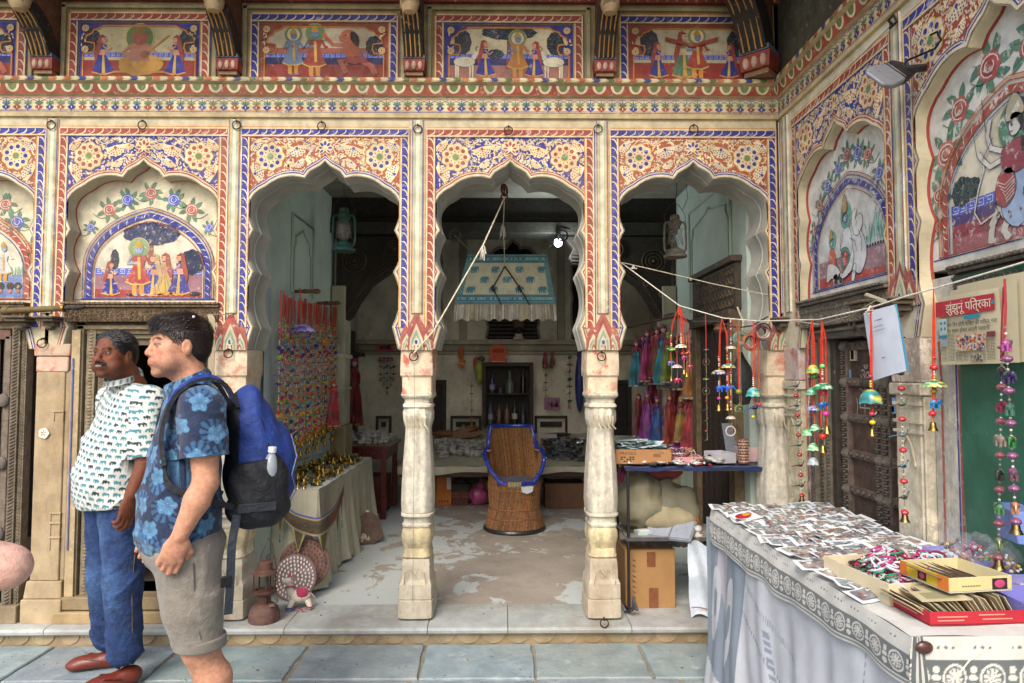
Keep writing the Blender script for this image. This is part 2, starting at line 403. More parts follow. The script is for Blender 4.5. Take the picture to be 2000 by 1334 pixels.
def spandrel(P,cx,bgc,dot,z0,z1,hw,seed=1):
 random.seed(seed)
 for s_ in(-1,1):rosette(P,cx+s_*.315,z1-.112,.080,dot)
 for a,L,W in((math.pi/2,.06,.04),(math.pi/2+.75,.055,.036),(math.pi/2-.75,.055,.036),(math.pi/2+1.5,.055,.03),(math.pi/2-1.5,.055,.03),(math.pi/2+2.3,.05,.024),(math.pi/2-2.3,.05,.024)):
  P.leaf(cx,z1-.062,a,L,W,CREAM,4);P.leaf(cx+.016*math.cos(a),z1-.062+.016*math.sin(a),a,L*.5,W*.45,dot,5)
 P.disc(cx,z1-.105,.015,OCH,4);P.disc(cx,z1-.105,.008,dot,5)
 fl=[]
 for s_ in(-1,1):
  A=lambda t:t if s_<0 else math.pi-t
  for dx,dz,r,a in((.165,.058,.056,-1.3),(.155,.142,.036,-.9),(.405,.035,.046,-.9),(.405,.215,.056,.5),(.415,.33,.034,.6),(.25,.195,.022,-1),(.085,.045,.03,-1.6)):
   fl.append((cx+s_*dx,z1-dz,r,A(a)))
 occ=[(cx-.315,z1-.112,.086),(cx+.315,z1-.112,.086),(cx,z1-.065,.04)]
 for x,z,r,a in fl:
  n0=len(P.v);fanflower(P,x,z,r,dot,a)
  if len(P.v)>n0:occ.append((x+r*.35*math.cos(a),z+r*.35*math.sin(a),r*.85))
 for sgn in(-1,1):
  P.line([(cx+sgn*(.06+i*.017),z1-.02-.02*math.sin(i*.8))for i in range(22)],.005,CREAM,1)
 k=0;big=[(.032,.046),(.018,.030),(.009,.018)]
 for ph,(l0,l1)in enumerate(big):
  for _ in range((900,3000,5200)[ph]):
   x=rnd(cx-hw,cx+hw);z=z1-abs(random.gauss(0,.17))if random.random()<.8 else rnd(z0,z1);L=rnd(l0,l1)
   if z<z0-.02:continue
   if any((x-a)**2+(z-b)**2<(r+L*.24)**2 for a,b,r in occ):continue
   a=rnd(0,6.28);W=L*rnd(.4,.55);ex,ez=x+math.cos(a)*L,z+math.sin(a)*L
   if not(cx-hw<ex<cx+hw and ez<z1):continue
   if any((ex-q)**2+(ez-b)**2<(r+L*.05)**2 for q,b,r in occ):continue
   if P.leaf(x,z,a,L,W,CREAM,2,rnd(-1.3,1.3),.06):
    k+=1;occ.append((x+math.cos(a)*L*.5,z+math.sin(a)*L*.5,L*.27))
    if L>.022:P.leaf(x+math.cos(a)*L*.2,z+math.sin(a)*L*.2,a,L*.5,W*.34,random.choice([dot,dot,GRN,OCH]),3,0,.1)
 random.seed(seed+100)
 # ---- small painted people, trees, cattle ----
def tree(P,x,z,w,h,col='#20293a',trunk=None,lay=6):
 if trunk is not None:P.poly([(x-w*.05,trunk),(x+w*.05,trunk),(x+w*.03,z),(x-w*.03,z)],'#8a4a3c',lay-1)
 P.disc(x,z,1,col,lay,28,sx=w/2,sz=h/2,scal=.05,ns=9)
 for i in range(int(26+w*h*5000)):
  a=rnd(0,6.28);q=math.sqrt(rnd(0,.85));P.leaf(x+w/2*q*math.cos(a),z+h/2*q*math.sin(a),rnd(0,6.28),w*.05+.004,.004,random.choice(['#4a5a70','#5d4a70','#3a5546','#27356b']),lay+1)
def lady(P,x,z,h,skirt=BLUE,top=RED,f=1,lay=8,skin='#c98f72'):
 s=h
 P.poly([(x-f*.1*s,z+.52*s),(x+f*.06*s,z+.52*s),(x+f*.27*s,z+.1*s),(x+f*.15*s,z+.06*s),(x-f*.05*s,z+.045*s),(x-f*.24*s,z+.09*s)],skirt,lay,.05)
 P.line([(x-f*.24*s,z+.09*s),(x-f*.05*s,z+.04*s),(x+f*.12*s,z+.05*s),(x+f*.28*s,z+.1*s)],.035*s,OCH,lay+1)
 P.poly([(x-f*.01*s,z+.5*s),(x+f*.03*s,z+.5*s),(x+f*.07*s,z+.07*s),(x-f*.01*s,z+.06*s)],'#c9a24c',lay+1)
 for k in(-.12,-.04,.12):P.line([(x+f*k*.3*s,z+.48*s),(x+f*k*1.3*s,z+.08*s)],.006*s,'#17184a',lay+1)
 P.poly([(x-f*.09*s,z+.75*s),(x+f*.07*s,z+.75*s),(x+f*.06*s,z+.5*s),(x-f*.09*s,z+.5*s)],skin,lay+1)
 P.poly([(x-f*.09*s,z+.75*s),(x+f*.08*s,z+.75*s),(x+f*.07*s,z+.63*s),(x-f*.08*s,z+.63*s)],skirt,lay+2)
 P.line([(x,z+.72*s),(x+f*.12*s,z+.6*s),(x+f*.2*s,z+.68*s)],.035*s,skin,lay+3)
 P.poly([(x-f*.1*s,z+.95*s),(x-f*.02*s,z+.99*s),(x+f*.05*s,z+.93*s),(x-f*.02*s,z+.8*s),(x-f*.08*s,z+.55*s),(x-f*.17*s,z+.3*s),(x-f*.2*s,z+.5*s),(x-f*.14*s,z+.75*s)],top,lay+4,.05)
 P.disc(x+f*.025*s,z+.86*s,.062*s,skin,lay+5,10,sz=1.2)
 P.disc(x+f*.045*s,z+.875*s,.011*s,'#1a1010',lay+6,6);P.line([(x-f*.03*s,z+.93*s),(x+f*.06*s,z+.925*s)],.02*s,'#1a1010',lay+6)
 for k in(-.06,.06):P.disc(x+k*s,z+.03*s,.03*s,skin,lay,6,sx=1.5,sz=.5)
def lord(P,x,z,h,robe=RED,skin='#5f739a',halo='#6f8a5f',f=1,lay=9,legs='#c98a3a'):
 s=h
 if halo:P.disc(x,z+.86*s,.19*s,'#b8a468',lay-2,24);P.disc(x,z+.86*s,.175*s,halo,lay-1,24);P.disc(x,z+.86*s,.13*s,CREAM,lay-1,20)
 for k in(-.07,.06):P.poly([(x+(k-.04)*s,z+.3*s),(x+(k+.05)*s,z+.3*s),(x+(k+.03+f*.02)*s,z+.03*s),(x+(k-.03)*s,z+.03*s)],legs,lay);P.disc(x+(k+.03*f)*s,z+.02*s,.045*s,skin,lay,6,sz=.4)
 P.poly([(x-.1*s,z+.52*s),(x+.1*s,z+.52*s),(x+.22*s,z+.27*s),(x+.1*s,z+.22*s),(x-.1*s,z+.22*s),(x-.22*s,z+.27*s)],robe,lay+1)
 P.line([(x-.22*s,z+.26*s),(x-.1*s,z+.21*s),(x+.1*s,z+.21*s),(x+.22*s,z+.26*s)],.03*s,'#c9a24c',lay+2)
 P.poly([(x-.13*s,z+.73*s),(x+.13*s,z+.73*s),(x+.09*s,z+.5*s),(x-.09*s,z+.5*s)],robe,lay+2)
 for g_ in(-1,1):P.line([(x+g_*.12*s,z+.71*s),(x+g_*.2*s,z+.58*s),(x+g_*.12*s+f*.12*s,z+.6*s)],.045*s,robe if g_==f else skin,lay+3)
 P.poly([(x-.02*s,z+.7*s),(x+.03*s,z+.7*s),(x+.05*s,z+.3*s),(x,z+.3*s)],'#c9a24c',lay+3)
 P.disc(x+.01*f*s,z+.83*s,.068*s,skin,lay+4,12,sz=1.15)
 P.poly([(x-.08*s,z+.87*s),(x+.08*s,z+.87*s),(x+.04*s,z+.95*s),(x,z+1.01*s),(x-.05*s,z+.95*s)],'#b08a3a',lay+5)
 for k in(-.02,.035):P.disc(x+k*s,z+.845*s,.01*s,'#100c10',lay+5,5)
def cow(P,x,z,h,f=1,col='#d6cbb0',lay=8):
 s=h
 P.disc(x,z+.6*s,.2*s,col,lay,16,sx=2,sz=1)
 for k in(-.32,-.24,.2,.3):P.poly([(x+f*(k-.04)*s,z+.55*s),(x+f*(k+.05)*s,z+.55*s),(x+f*(k+.03)*s,z),(x+f*(k-.01)*s,z)],col,lay)
 P.poly([(x+f*.2*s,z+.7*s),(x+f*.34*s,z+.55*s),(x+f*.52*s,z+.95*s),(x+f*.42*s,z+1.02*s)],col,lay+1)
 P.disc(x+f*.53*s,z+.93*s,.09*s,col,lay+1,10,sx=1.5);P.line([(x+f*.46*s,z+1.0*s),(x+f*.42*s,z+1.12*s),(x+f*.5*s,z+1.2*s)],.025*s,'#4a4038',lay+2)
 P.disc(x+f*.56*s,z+.96*s,.014*s,'#100c10',lay+2,6);P.line([(x+.4*s*math.cos(t),z+.6*s+.2*s*math.sin(t))for t in[i*.4 for i in range(16)]],.012*s,'#5a4a3c',lay+2)
def meander(P,x0,x1,z0,z1,lay=3,sky=None):
 P.rect(x0,x1,z0,z1,'#4a58b8',lay);h=z1-z0;n=int((x1-x0)/(h*1.15));
 for i in range(n):
  x=x0+(i+.15)*(x1-x0)/n;w_=(x1-x0)/n*.8
  P.line([(x,z0+h*.2),(x+w_*.85,z0+h*.2),(x+w_*.85,z0+h*.8),(x+w_*.2,z0+h*.8),(x+w_*.2,z0+h*.45),(x+w_*.6,z0+h*.45)],h*.09,'#c9cfe0',lay+1)
def squiggle(P,x,z,w_,col='#2a1c18',lay=8):
 n=int(w_/.013);P.line([(x,z),(x+w_,z)],.0022,col,lay)
 for i in range(n):xx=x+i*w_/n+.004;P.line([(xx,z),(xx+rnd(-.002,.003),z-.009),(xx+rnd(.001,.006),z-.014)],.002,col,lay)
M_slab=mat('worn_grey_slab',.7,var=.2,vs=7,bump=.3,bs=24,bd=.005,grime=.6,gcol='#857a66',gs=3)
# ---------------- setting: ground and platform ----------------
ground=MB();ground.add([(-60,-60,-.012),(60,-60,-.012),(60,60,-.012),(-60,60,-.012)],[(0,1,2,3)],'#8f8776')
struct(ground.build('courtyard_ground',M_joint,smooth=0))
pave=thing('courtyard_paving','','x',(0,0,0));
for k in('label','category'):del pave[k]
struct(pave)
def slab(mb,x0,x1,y0,y1,z0,z1,col,gap=.011,sk=.0):
 n=6;pts=[]
 c=[(x0+gap+sk*rnd(-1,1),y0+gap),(x1-gap+sk*rnd(-1,1),y0+gap+rnd(0,.006)),(x1-gap,y1-gap),(x0+gap,y1-gap-rnd(0,.006))]
 for i in range(4):
  a=Vector(c[i]);b=Vector(c[(i+1)%4]);nn=Vector((-(b-a).y,(b-a).x)).normalized()
  for k in range(n):pts.append(a.lerp(b,k/n)+nn*rnd(-.003,.006))
 ctr=sum(pts,Vector((0,0)))/len(pts)
 ring0=[(p.x,p.y,z0)for p in pts];ring1=[(p.x,p.y,z1-.006)for p in pts];ring2=[((p-ctr).x*.985+ctr.x,(p-ctr).y*.975+ctr.y,z1)for p in pts]
 mb.loft([ring0,ring1,ring2],col)
SL='#8d9a9e'
rows=[(-.50,-.055,[-4.6,-3.9,-3.2,-2.45,-1.75,-1.07,-.43,.157,.74,1.12,1.7,2.4]),(-1.02,-.50,[-4.8,-4.0,-3.3,-2.6,-1.95,-1.2,-.46,.15,.86,1.45,2.1,2.8]),(-1.6,-1.02,[-4.6,-3.8,-3.1,-2.3,-1.55,-.85,-.2,.5,1.1,1.75,2.5]),(-2.2,-1.6,[-4.6,-3.7,-2.9,-2.2,-1.4,-.6,.1,.8,1.5,2.2]),(-2.85,-2.2,[-4.6,-3.8,-3.0,-2.1,-1.3,-.5,.25,1.0,1.7,2.4])]
for y0,y1,xs in rows:
 for a,b in zip(xs[:-1],xs[1:]):
  mb=MB();slab(mb,a,b,y0,y1,-.05,rnd(-.003,.003),jit(SL,.12),.008,.012);mb.build('flagstone',M_slate,pave)
  # platform floor: trodden cement with flakes of pale old paint
def floor_mat():
 m=mat('flaking_painted_floor',.7,var=.18,vs=6,bump=.3,bs=30,grime=.35,gcol='#6f6355',gs=3)
 T=m.node_tree;N=T.nodes;L=T.links;b=N['Principled BSDF'];src=b.inputs['Base Color'].links[0].from_socket
 g=N.new('ShaderNodeNewGeometry');n=N.new('ShaderNodeTexNoise');n.inputs['Scale'].default_value=3.6;n.inputs['Detail'].default_value=9;n.inputs['Roughness'].default_value=.62;n.inputs['Distortion'].default_value=.5
 mp=N.new('ShaderNodeMapping');mp.inputs['Scale'].default_value=(1,.75,1);mp.inputs['Location'].default_value=(.3,1.7,0)
 L.new(g.outputs['Position'],mp.inputs[0]);L.new(mp.outputs[0],n.inputs['Vector'])
 # worn away along the middle, kept near both sides
 sx=N.new('ShaderNodeSeparateXYZ');L.new(g.outputs['Position'],sx.inputs[0])
 ab=N.new('ShaderNodeMath');ab.operation='ABSOLUTE';sh=N.new('ShaderNodeMath');sh.operation='SUBTRACT';sh.inputs[1].default_value=.18;L.new(sx.outputs[0],sh.inputs[0]);L.new(sh.outputs[0],ab.inputs[0])
 mu=N.new('ShaderNodeMath');mu.operation='MULTIPLY_ADD';mu.inputs[1].default_value=.16;L.new(ab.outputs[0],mu.inputs[0]);L.new(n.outputs[0],mu.inputs[2])
 r=N.new('ShaderNodeMapRange');r.inputs[1].default_value=.60;r.inputs[2].default_value=.625;L.new(mu.outputs[0],r.inputs[0])
 x=N.new('ShaderNodeMix');x.data_type='RGBA';L.new(r.outputs[0],x.inputs[0]);L.new(src,x.inputs[6]);x.inputs[7].default_value=(*H('#b4b9b6'),1)
 L.new(x.outputs[2],b.inputs['Base Color']);return m
M_floor=floor_mat()
plat=MB();plat.box(-3.6,2.4,.28,4.9,-.05,.10,'#a0968a');struct(plat.build('platform_floor',M_floor))
led=struct(bpy.data.objects.new('platform_step',None));COL.objects.link(led)
for a,b in((-3.6,-2.5),(-2.5,-1.2),(-1.2,-.42),(-.42,.02),(.02,.70),(.70,1.62)):
 mb=MB();z=.10+rnd(-.001,.001)
 prof=[(-.085,.062),(-.095,.07),(-.098,.085),(-.09,.097),(-.07,z+.002),(.28,z+.002),(.28,.055),(-.07,.055)]
 mb.add([(a+.002,y,zz)for y,zz in prof]+[(b-.002,y,zz)for y,zz in prof],[tuple(range(8))[::-1],tuple(range(8,16))]+[(j,(j+1)%8,(j+1)%8+8,j+8)for j in range(8)],jit('#a3a7a3',.06))
 mb.build('coping_slab',M_slab,led,smooth=30)
mb=MB();mb.box(-3.6,1.6,-.052,.2,-.05,.06,'#988668');mb.build('riser',M_ochre,led)
x=-3.55
while x<1.5:
 mb=MB();n=12;r=.062
 outer=[(x+.066+r*math.cos(math.pi+math.pi*i/n),.058+.056*math.sin(math.pi+math.pi*i/n))for i in range(n+1)]
 inner=[(x+.066+(r-.007)*math.cos(math.pi+math.pi*i/n),.058+.049*math.sin(math.pi+math.pi*i/n))for i in range(n+1)]
 c=jit('#a08f72',.1)
 for ring,y in((outer,-.058),):
  mb.add([(p[0],-.052,p[1])for p in outer]+[(p[0],-.0585,p[1])for p in outer]+[(p[0],-.0585,p[1])for p in inner]+[(p[0],-.0555,p[1])for p in inner],[(i,i+1,n+2+i,n+1+i)for i in range(n)]+[(n+1+i,n+2+i,2*n+3+i,2*n+2+i)for i in range(n)]+[(2*n+2+i,2*n+3+i,3*n+4+i,3*n+3+i)for i in range(n)]+[tuple(3*n+3+i for i in range(n+1))],c)
 mb.build('carved_scallop',M_ochre,led);x+=.137
 # ---------------- arcade walls ----------------
arc=thing('painted_arcade','long courtyard front of painted cusped arches on carved columns under a band of mural panels','building')
side=thing('painted_side_wall','painted wall of two blind cusped niches running forward at the right of the courtyard','wall')
from mathutils.geometry import tessellate_polygon
def wallpanel(cx,M,parent,hole,z0,z1,thick,col,mt,y=0,name='wall_panel',hw=None):
 hw=hw or HB
 pts=[(cx-hw,z0)]+[p for p in hole]+[(cx+hw,z0),(cx+hw,z1),(cx-hw,z1)]
 if hole[0][1]>z0+1e-4:pts=[(cx-hw,z0),(hole[0][0],z0)]+hole+[(hole[-1][0],z0),(cx+hw,z0),(cx+hw,z1),(cx-hw,z1)]
 tr=tessellate_polygon([[Vector((p[0],p[1],0))for p in pts]]);n=len(pts);mb=MB()
 mb.add([(p[0],y,p[1])for p in pts],[tuple(t)for t in tr],col,M)
 mb.add([(p[0],y+thick,p[1])for p in pts],[tuple(t)for t in tr],col,M)
 k=0
 for i in range(n):
  j=(i+1)%n
  mb.add([(pts[i][0],y,pts[i][1]),(pts[j][0],y,pts[j][1]),(pts[j][0],y+thick,pts[j][1]),(pts[i][0],y+thick,pts[i][1])],[(0,1,2,3)],col,M)
 return mb.build(name,mt,parent,smooth=0)
def soffit(cx,M,parent,thick,col,mt,rim=None):
 """moulded inner lining of an arch: a run of shallow steps following the cusps"""
 O=outline(cx);mb=MB();prof=[(.0,.0),(.012,.006),(.10,.004),(.104,.010),(.112,.010),(.116,.004),(thick*.9,.006),(thick*.93,.013),(thick*.985,.013),(thick+.004,.002)]if thick>.15 else[(0,0),(.006,.003),(thick*.6,.003),(thick-.014,.006),(thick-.013,.0065),(thick-.001,.0065)]
 cxz=Vector((cx,Zc(480)))
 N_=[]
 for i,p in enumerate(O):
  a=Vector(O[max(i-1,0)]);b=Vector(O[min(i+1,len(O)-1)]);t=(b-a).normalized();N_.append(Vector((t.y,-t.x)))
 rings=[[(O[i][0]+N_[i].x*d,y,O[i][1]+N_[i].y*d)for i in range(len(O))]for y,d in prof]
 vs=[p for r in rings for p in r];n=len(O)
 mb.add(vs,[(i*n+j,i*n+j+1,(i+1)*n+j+1,(i+1)*n+j)for i in range(len(rings)-1)for j in range(n-1)],col,M)
 if rim:
  for i in range(len(mb.v)):
   if i>=n*(len(rings)-2):mb.c[i]=H(rim)
 return mb.build('arch_lining',mt,parent,smooth=50)
def offset(O,d):
 out=[]
 for i,p in enumerate(O):
  a=Vector(O[max(i-1,0)]);b=Vector(O[min(i+1,len(O)-1)]);t=(b-a).normalized();out.append((p[0]-t.y*d,p[1]+t.x*d))
 return out
ZF1=Zc(252);ZF0=Zc(640)
def bay_paint(cx,M,parent,A,Bc,mt,seed,faded=1):
 """A = border colour, Bc = ground colour of the spandrel"""
 O=outline(cx);hw=Xc(797)-Xc(632.5)
 P=Paint(M,0,None);hin=hw-.052;zt=ZF1-.052
 O2=offset(O,.022)
 poly=[(cx-hin,ZF0-.06)]+[p for p in O2 if p[1]>ZF0-.06]+[(cx+hin,ZF0-.06),(cx+hin,zt),(cx-hin,zt)]
 tr=tessellate_polygon([[Vector((p[0],p[1],0))for p in poly]])
 P.add([(p[0],-.0009,p[1])for p in poly],[tuple(t)for t in tr],Bc,M)
 P.hole=offset(O,.012)
 spandrel(P,cx,Bc,A,ZF0+.1,zt-.004,hin-.004,seed)
 P.hole=None
 # borders: two sides and top, following the frame
 x0,x1=cx-hw+.022,cx+hw-.022;z1=ZF1-.024
 leafband(P,(x0,ZF0),(x0,z1+.02),.034,A,9,1);leafband(P,(x1,ZF0),(x1,z1+.02),.034,A,9,1);leafband(P,(x0-.02,z1),(x1+.02,z1),.034,A,11,1)
 # arch rim
 for d,w_,c_ in((.008,.016,'#cdbd9b'),(.019,.007,A),(.026,.006,'#cdbd9b'),(.031,.005,A)):
  P.line(offset(O,d),w_,c_,8)
 P.line(offset(O,.001),.004,'#e0d5bd',8)
 return P.build('spandrel_mural',mt,parent,smooth=0,label=None)
def chevron_foot(P,cx,y0,y1):
 """painted lotus tongues at the foot of each pier"""
 w_=.085;zt=Zc(y0);zb=Zc(y1)
 P.rect(cx-w_-.012,cx+w_+.012,zb-.0,zb+.055,'#9c5248',12)
 for s_ in(-.062,.062):P.poly([(cx+s_-.034,zb+.05),(cx+s_+.034,zb+.05),(cx+s_+.024,zb+.10),(cx+s_,zb+.15),(cx+s_-.024,zb+.10)],'#9c5248',12)
 P.poly([(cx-.066,zb+.05),(cx+.066,zb+.05),(cx+.055,zb+.12),(cx,zb+.225),(cx-.055,zb+.12)],'#9c4f45',12)
 for k,c in((1,'#964a42'),(.8,'#c4b695'),(.62,'#7f9580'),(.45,'#c4b695'),(.3,'#964238'),(.18,'#c4b695')):
  for s_ in(-.055,.055):P.poly([(cx+s_-.04*k,zb),(cx+s_+.04*k,zb),(cx+s_+.03*k,zb+.06*k),(cx+s_,zb+.12*k),(cx+s_-.03*k,zb+.06*k)],c,13+int((1-k)*10))
  P.poly([(cx-.05*k,zb),(cx+.05*k,zb),(cx+.045*k,zb+.08*k),(cx,zb+.19*k),(cx-.045*k,zb+.08*k)],c,20+int((1-k)*10))
 P.disc(cx,zb+.045,.016,'#c9c0a8',31,8,sz=1.5);P.disc(cx,zb+.045,.009,BLUE,32,8,sz=1.5)
PILX=[(CTR[i]+CTR[i+1])/2 for i in range(4)]+[CTR[4]+HB]
PLC='#c4b594';STC='#cdc2a4'
def strip(cx,M,parent,mt,zt=None,zb=None,w_=.068):
 zt=zt or Zc(236);zb=zb or Zc(612)
 mb=MB();mb.box(cx-w_/2,cx+w_/2,-.010,.01,zb,zt,'#d3c9ad',M)
 mb.build('pilaster_strip',mt,parent,bevel=.003)
 P=Paint(M,-.010)
 for dx,w2,c in((-.030,.004,BLUE),(-.024,.004,OCH),(-.015,.009,'#9fae94'),(.015,.009,'#9fae94'),(.024,.004,OCH),(.030,.004,BLUE)):P.line([(cx+dx,zb),(cx+dx,zt)],w2,c,1)
 P.build('strip_lines',mt,parent,smooth=0)
COLS=[(BLUE,RED),(RED,BLUE),(BLUE,RED),(RED,BLUE),(BLUE,RED)]
for i,cx in enumerate(CTR):
 blind=i<2
 wallpanel(cx,F0,arc,outline(cx),ZB,ZT+.03,.28 if not blind else .09,PLC,M_fresco)
 soffit(cx,F0,arc,.28 if not blind else .09,'#a3a094' if not blind else '#b0a58c',M_soffit,'#b5b2a4' if not blind else '#a8462e')
 bay_paint(cx,F0,arc,COLS[i][0],'#9c4e36' if COLS[i][1]==RED else BLUE,M_fresco,20+i)
for i,cx in enumerate(PILX):strip(cx,F0,arc,M_fresco)
for k,px in enumerate((812,1175)):
 P=Paint(F0,-.003);chevron_foot(P,PILX[2+k],618,684);P.build('lotus_tongues',M_fresco,arc,smooth=0)
P=Paint(F0,-.003);chevron_foot(P,PILX[1],618,684);P.build('lotus_tongues',M_fresco,arc,smooth=0)
P=Paint(F0,-.003);chevron_foot(P,PILX[4]-.02,618,684);P.build('lotus_tongues',M_fresco,arc,smooth=0)
# cornice with painted bands; same run on both walls
def cornice(M,parent,x0,x1,mt,mts):
 z=[ZT,Zc(190),Zc(172),Zc(158)]
 mb=MB();prof=[(0,ZT-.005),(-.016,ZT-.001),(-.016,z[0]+.022),(-.006,z[0]+.026),(-.006,z[1]-.006),(-.022,z[1]),(-.034,z[2]),(-.03,z[2]+.003),(-.052,z[2]+.012),(-.055,(z[2]+z[3])/2),(-.05,z[3]-.006),(-.02,z[3]),(.02,z[3]),(.02,ZT-.005)]
 n=len(prof)
 mb.add([(x0,y,zz)for y,zz in prof]+[(x1,y,zz)for y,zz in prof],[(j,j+n,(j+1)%n+n,(j+1)%n)for j in range(n)]+[tuple(range(n)),tuple(range(2*n-1,n-1,-1))],'#b9a67c',M)
 mb.build('cornice',mt,parent,smooth=25)
 P=Paint(M,-.006);h=z[1]-z[0]-.026;zb=z[0]+.028
 P.rect(x0,x1,zb,z[1]-.006,'#cfc096',0);P.line([(x0,zb+.004),(x1,zb+.004)],.004,BLUE,1);P.line([(x0,zb+.012),(x1,zb+.012)],.003,RED,1);P.line([(x0,z[1]-.01),(x1,z[1]-.01)],.004,RED,1);P.line([(x0,z[1]-.017),(x1,z[1]-.017)],.003,BLUE,1)
 n=int((x1-x0)/.0618);st=(x1-x0)/n
 for i in range(n):
  x=x0+(i+.5)*st;c=RED if i%2 else BLUE;zz=zb+h*.27
  P.disc(x,zz,.02,c,3,12,sz=.62);P.poly([(x-.008,zz),(x+.008,zz),(x,zz-.024)],c,3);P.poly([(x-.006,zz+.01),(x+.006,zz+.01),(x,zz+.03)],c,3)
  for s_ in(-1,1):P.poly([(x+s_*.012,zz+.004),(x+s_*.025,zz+.006),(x+s_*.016,zz-.01)],c,3)
  P.leaf(x,zz-.008,math.pi/2,.018,.006,CREAM,4)
  for a in(-1.1,-.6,0,.6,1.1):P.leaf(x,zz+.014,math.pi/2+a,.036-.006*abs(a),.012,['#5f7d55','#6f8760','#4d7468'][i%3],2,0,.15)
  P.line([(x-st+2*st*t,z[1]-.02-.035*(2*t-1)**2)for t in[k/8 for k in range(9)]],.0028,c,1)
 P.build('tulip_frieze',mts,parent,smooth=0)
 P=Paint(M,-.036);n=int((x1-x0)/.1045);st=(x1-x0)/n
 # the scallop row sits on the sloping fascia
 def sl(pts,col,lay):
  vs=[]
  for x,t in pts:
   zz=z[1]+t*(z[2]-z[1]);vs.append((x,-.022-.012*t-.001-lay*.0006,zz))
  P.add(vs,[tuple(range(len(vs)))],jit(col,.08),M)
 sl([(x0,.02),(x1,.02),(x1,.98),(x0,.98)],'#9c4a33',0)
 for i in range(n):
  x=x0+(i+.5)*st
  sl([(x+.040*math.cos(a),.97+.82*math.sin(a))for a in[math.pi+math.pi*k/10 for k in range(11)]],'#d2c6a2',1)
  sl([(x+.025*math.cos(a),.97+.62*math.sin(a))for a in[math.pi+math.pi*k/10 for k in range(11)]],'#6b7848',2)
  # twisted torus
 st=.042;n=int((x1-x0)/st)
 for i in range(n):
  x=x0+i*st;c=['#a8593a','#cdbd95','#39407c','#cdbd95','#5d6a42','#b36a48','#cdbd95'][i%7]
  P.add([(x,-.0545,z[2]+.012),(x+st*.8,-.0545,z[2]+.012),(x+st*1.1,-.0575,(z[2]+z[3])/2),(x+.3*st,-.0575,(z[2]+z[3])/2)],[(0,1,2,3)],jit(c,.1),M)
  P.add([(x+.3*st,-.0575,(z[2]+z[3])/2),(x+st*1.1,-.0575,(z[2]+z[3])/2),(x+st*.9,-.0525,z[3]-.006),(x+.0*st,-.0525,z[3]-.006)],[(0,1,2,3)],jit(c,.1),M)
 P.build('scallop_band',mts,parent,smooth=0)
cornice(F0,arc,-3.4,XR+.05,M_fresco,M_fresco)
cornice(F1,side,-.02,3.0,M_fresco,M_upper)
# ---- upper wall with mural panels ----
ZU0=Zc(158);ZU1=Zc(20)
mb=MB();mb.box(-3.6,XR+.05,0.0,.3,ZU0-.01,ZU1+.9,'#8f7c58');mb.build('upper_wall',M_upper,arc)
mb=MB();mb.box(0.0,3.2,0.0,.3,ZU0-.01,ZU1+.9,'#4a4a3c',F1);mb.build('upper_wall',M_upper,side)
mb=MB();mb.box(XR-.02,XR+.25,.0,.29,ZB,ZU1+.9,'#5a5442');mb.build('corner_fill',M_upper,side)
def cusped_frame(x0,x1,z0,z1,r=.075):
 L=[(x0+.012,z0)]+[(x0+.012,z1-r*2.2)]+[(x0+.05+.03*math.sin(a),z1-r*2.2+.04*(1-math.cos(a)))for a in(.6,1.4,2.2)]
 L+=[(x0+.02,z1-r*1.25),(x0+.03,z1-r*.8),(x0+.06,z1-r*.6),(x0+.07,z1-r*.35),(x0+.1,z1-r*.22),(x0+.125,z1)]
 Rr=[((x0+x1)-p[0],p[1])for p in reversed(L)]
 return L+Rr
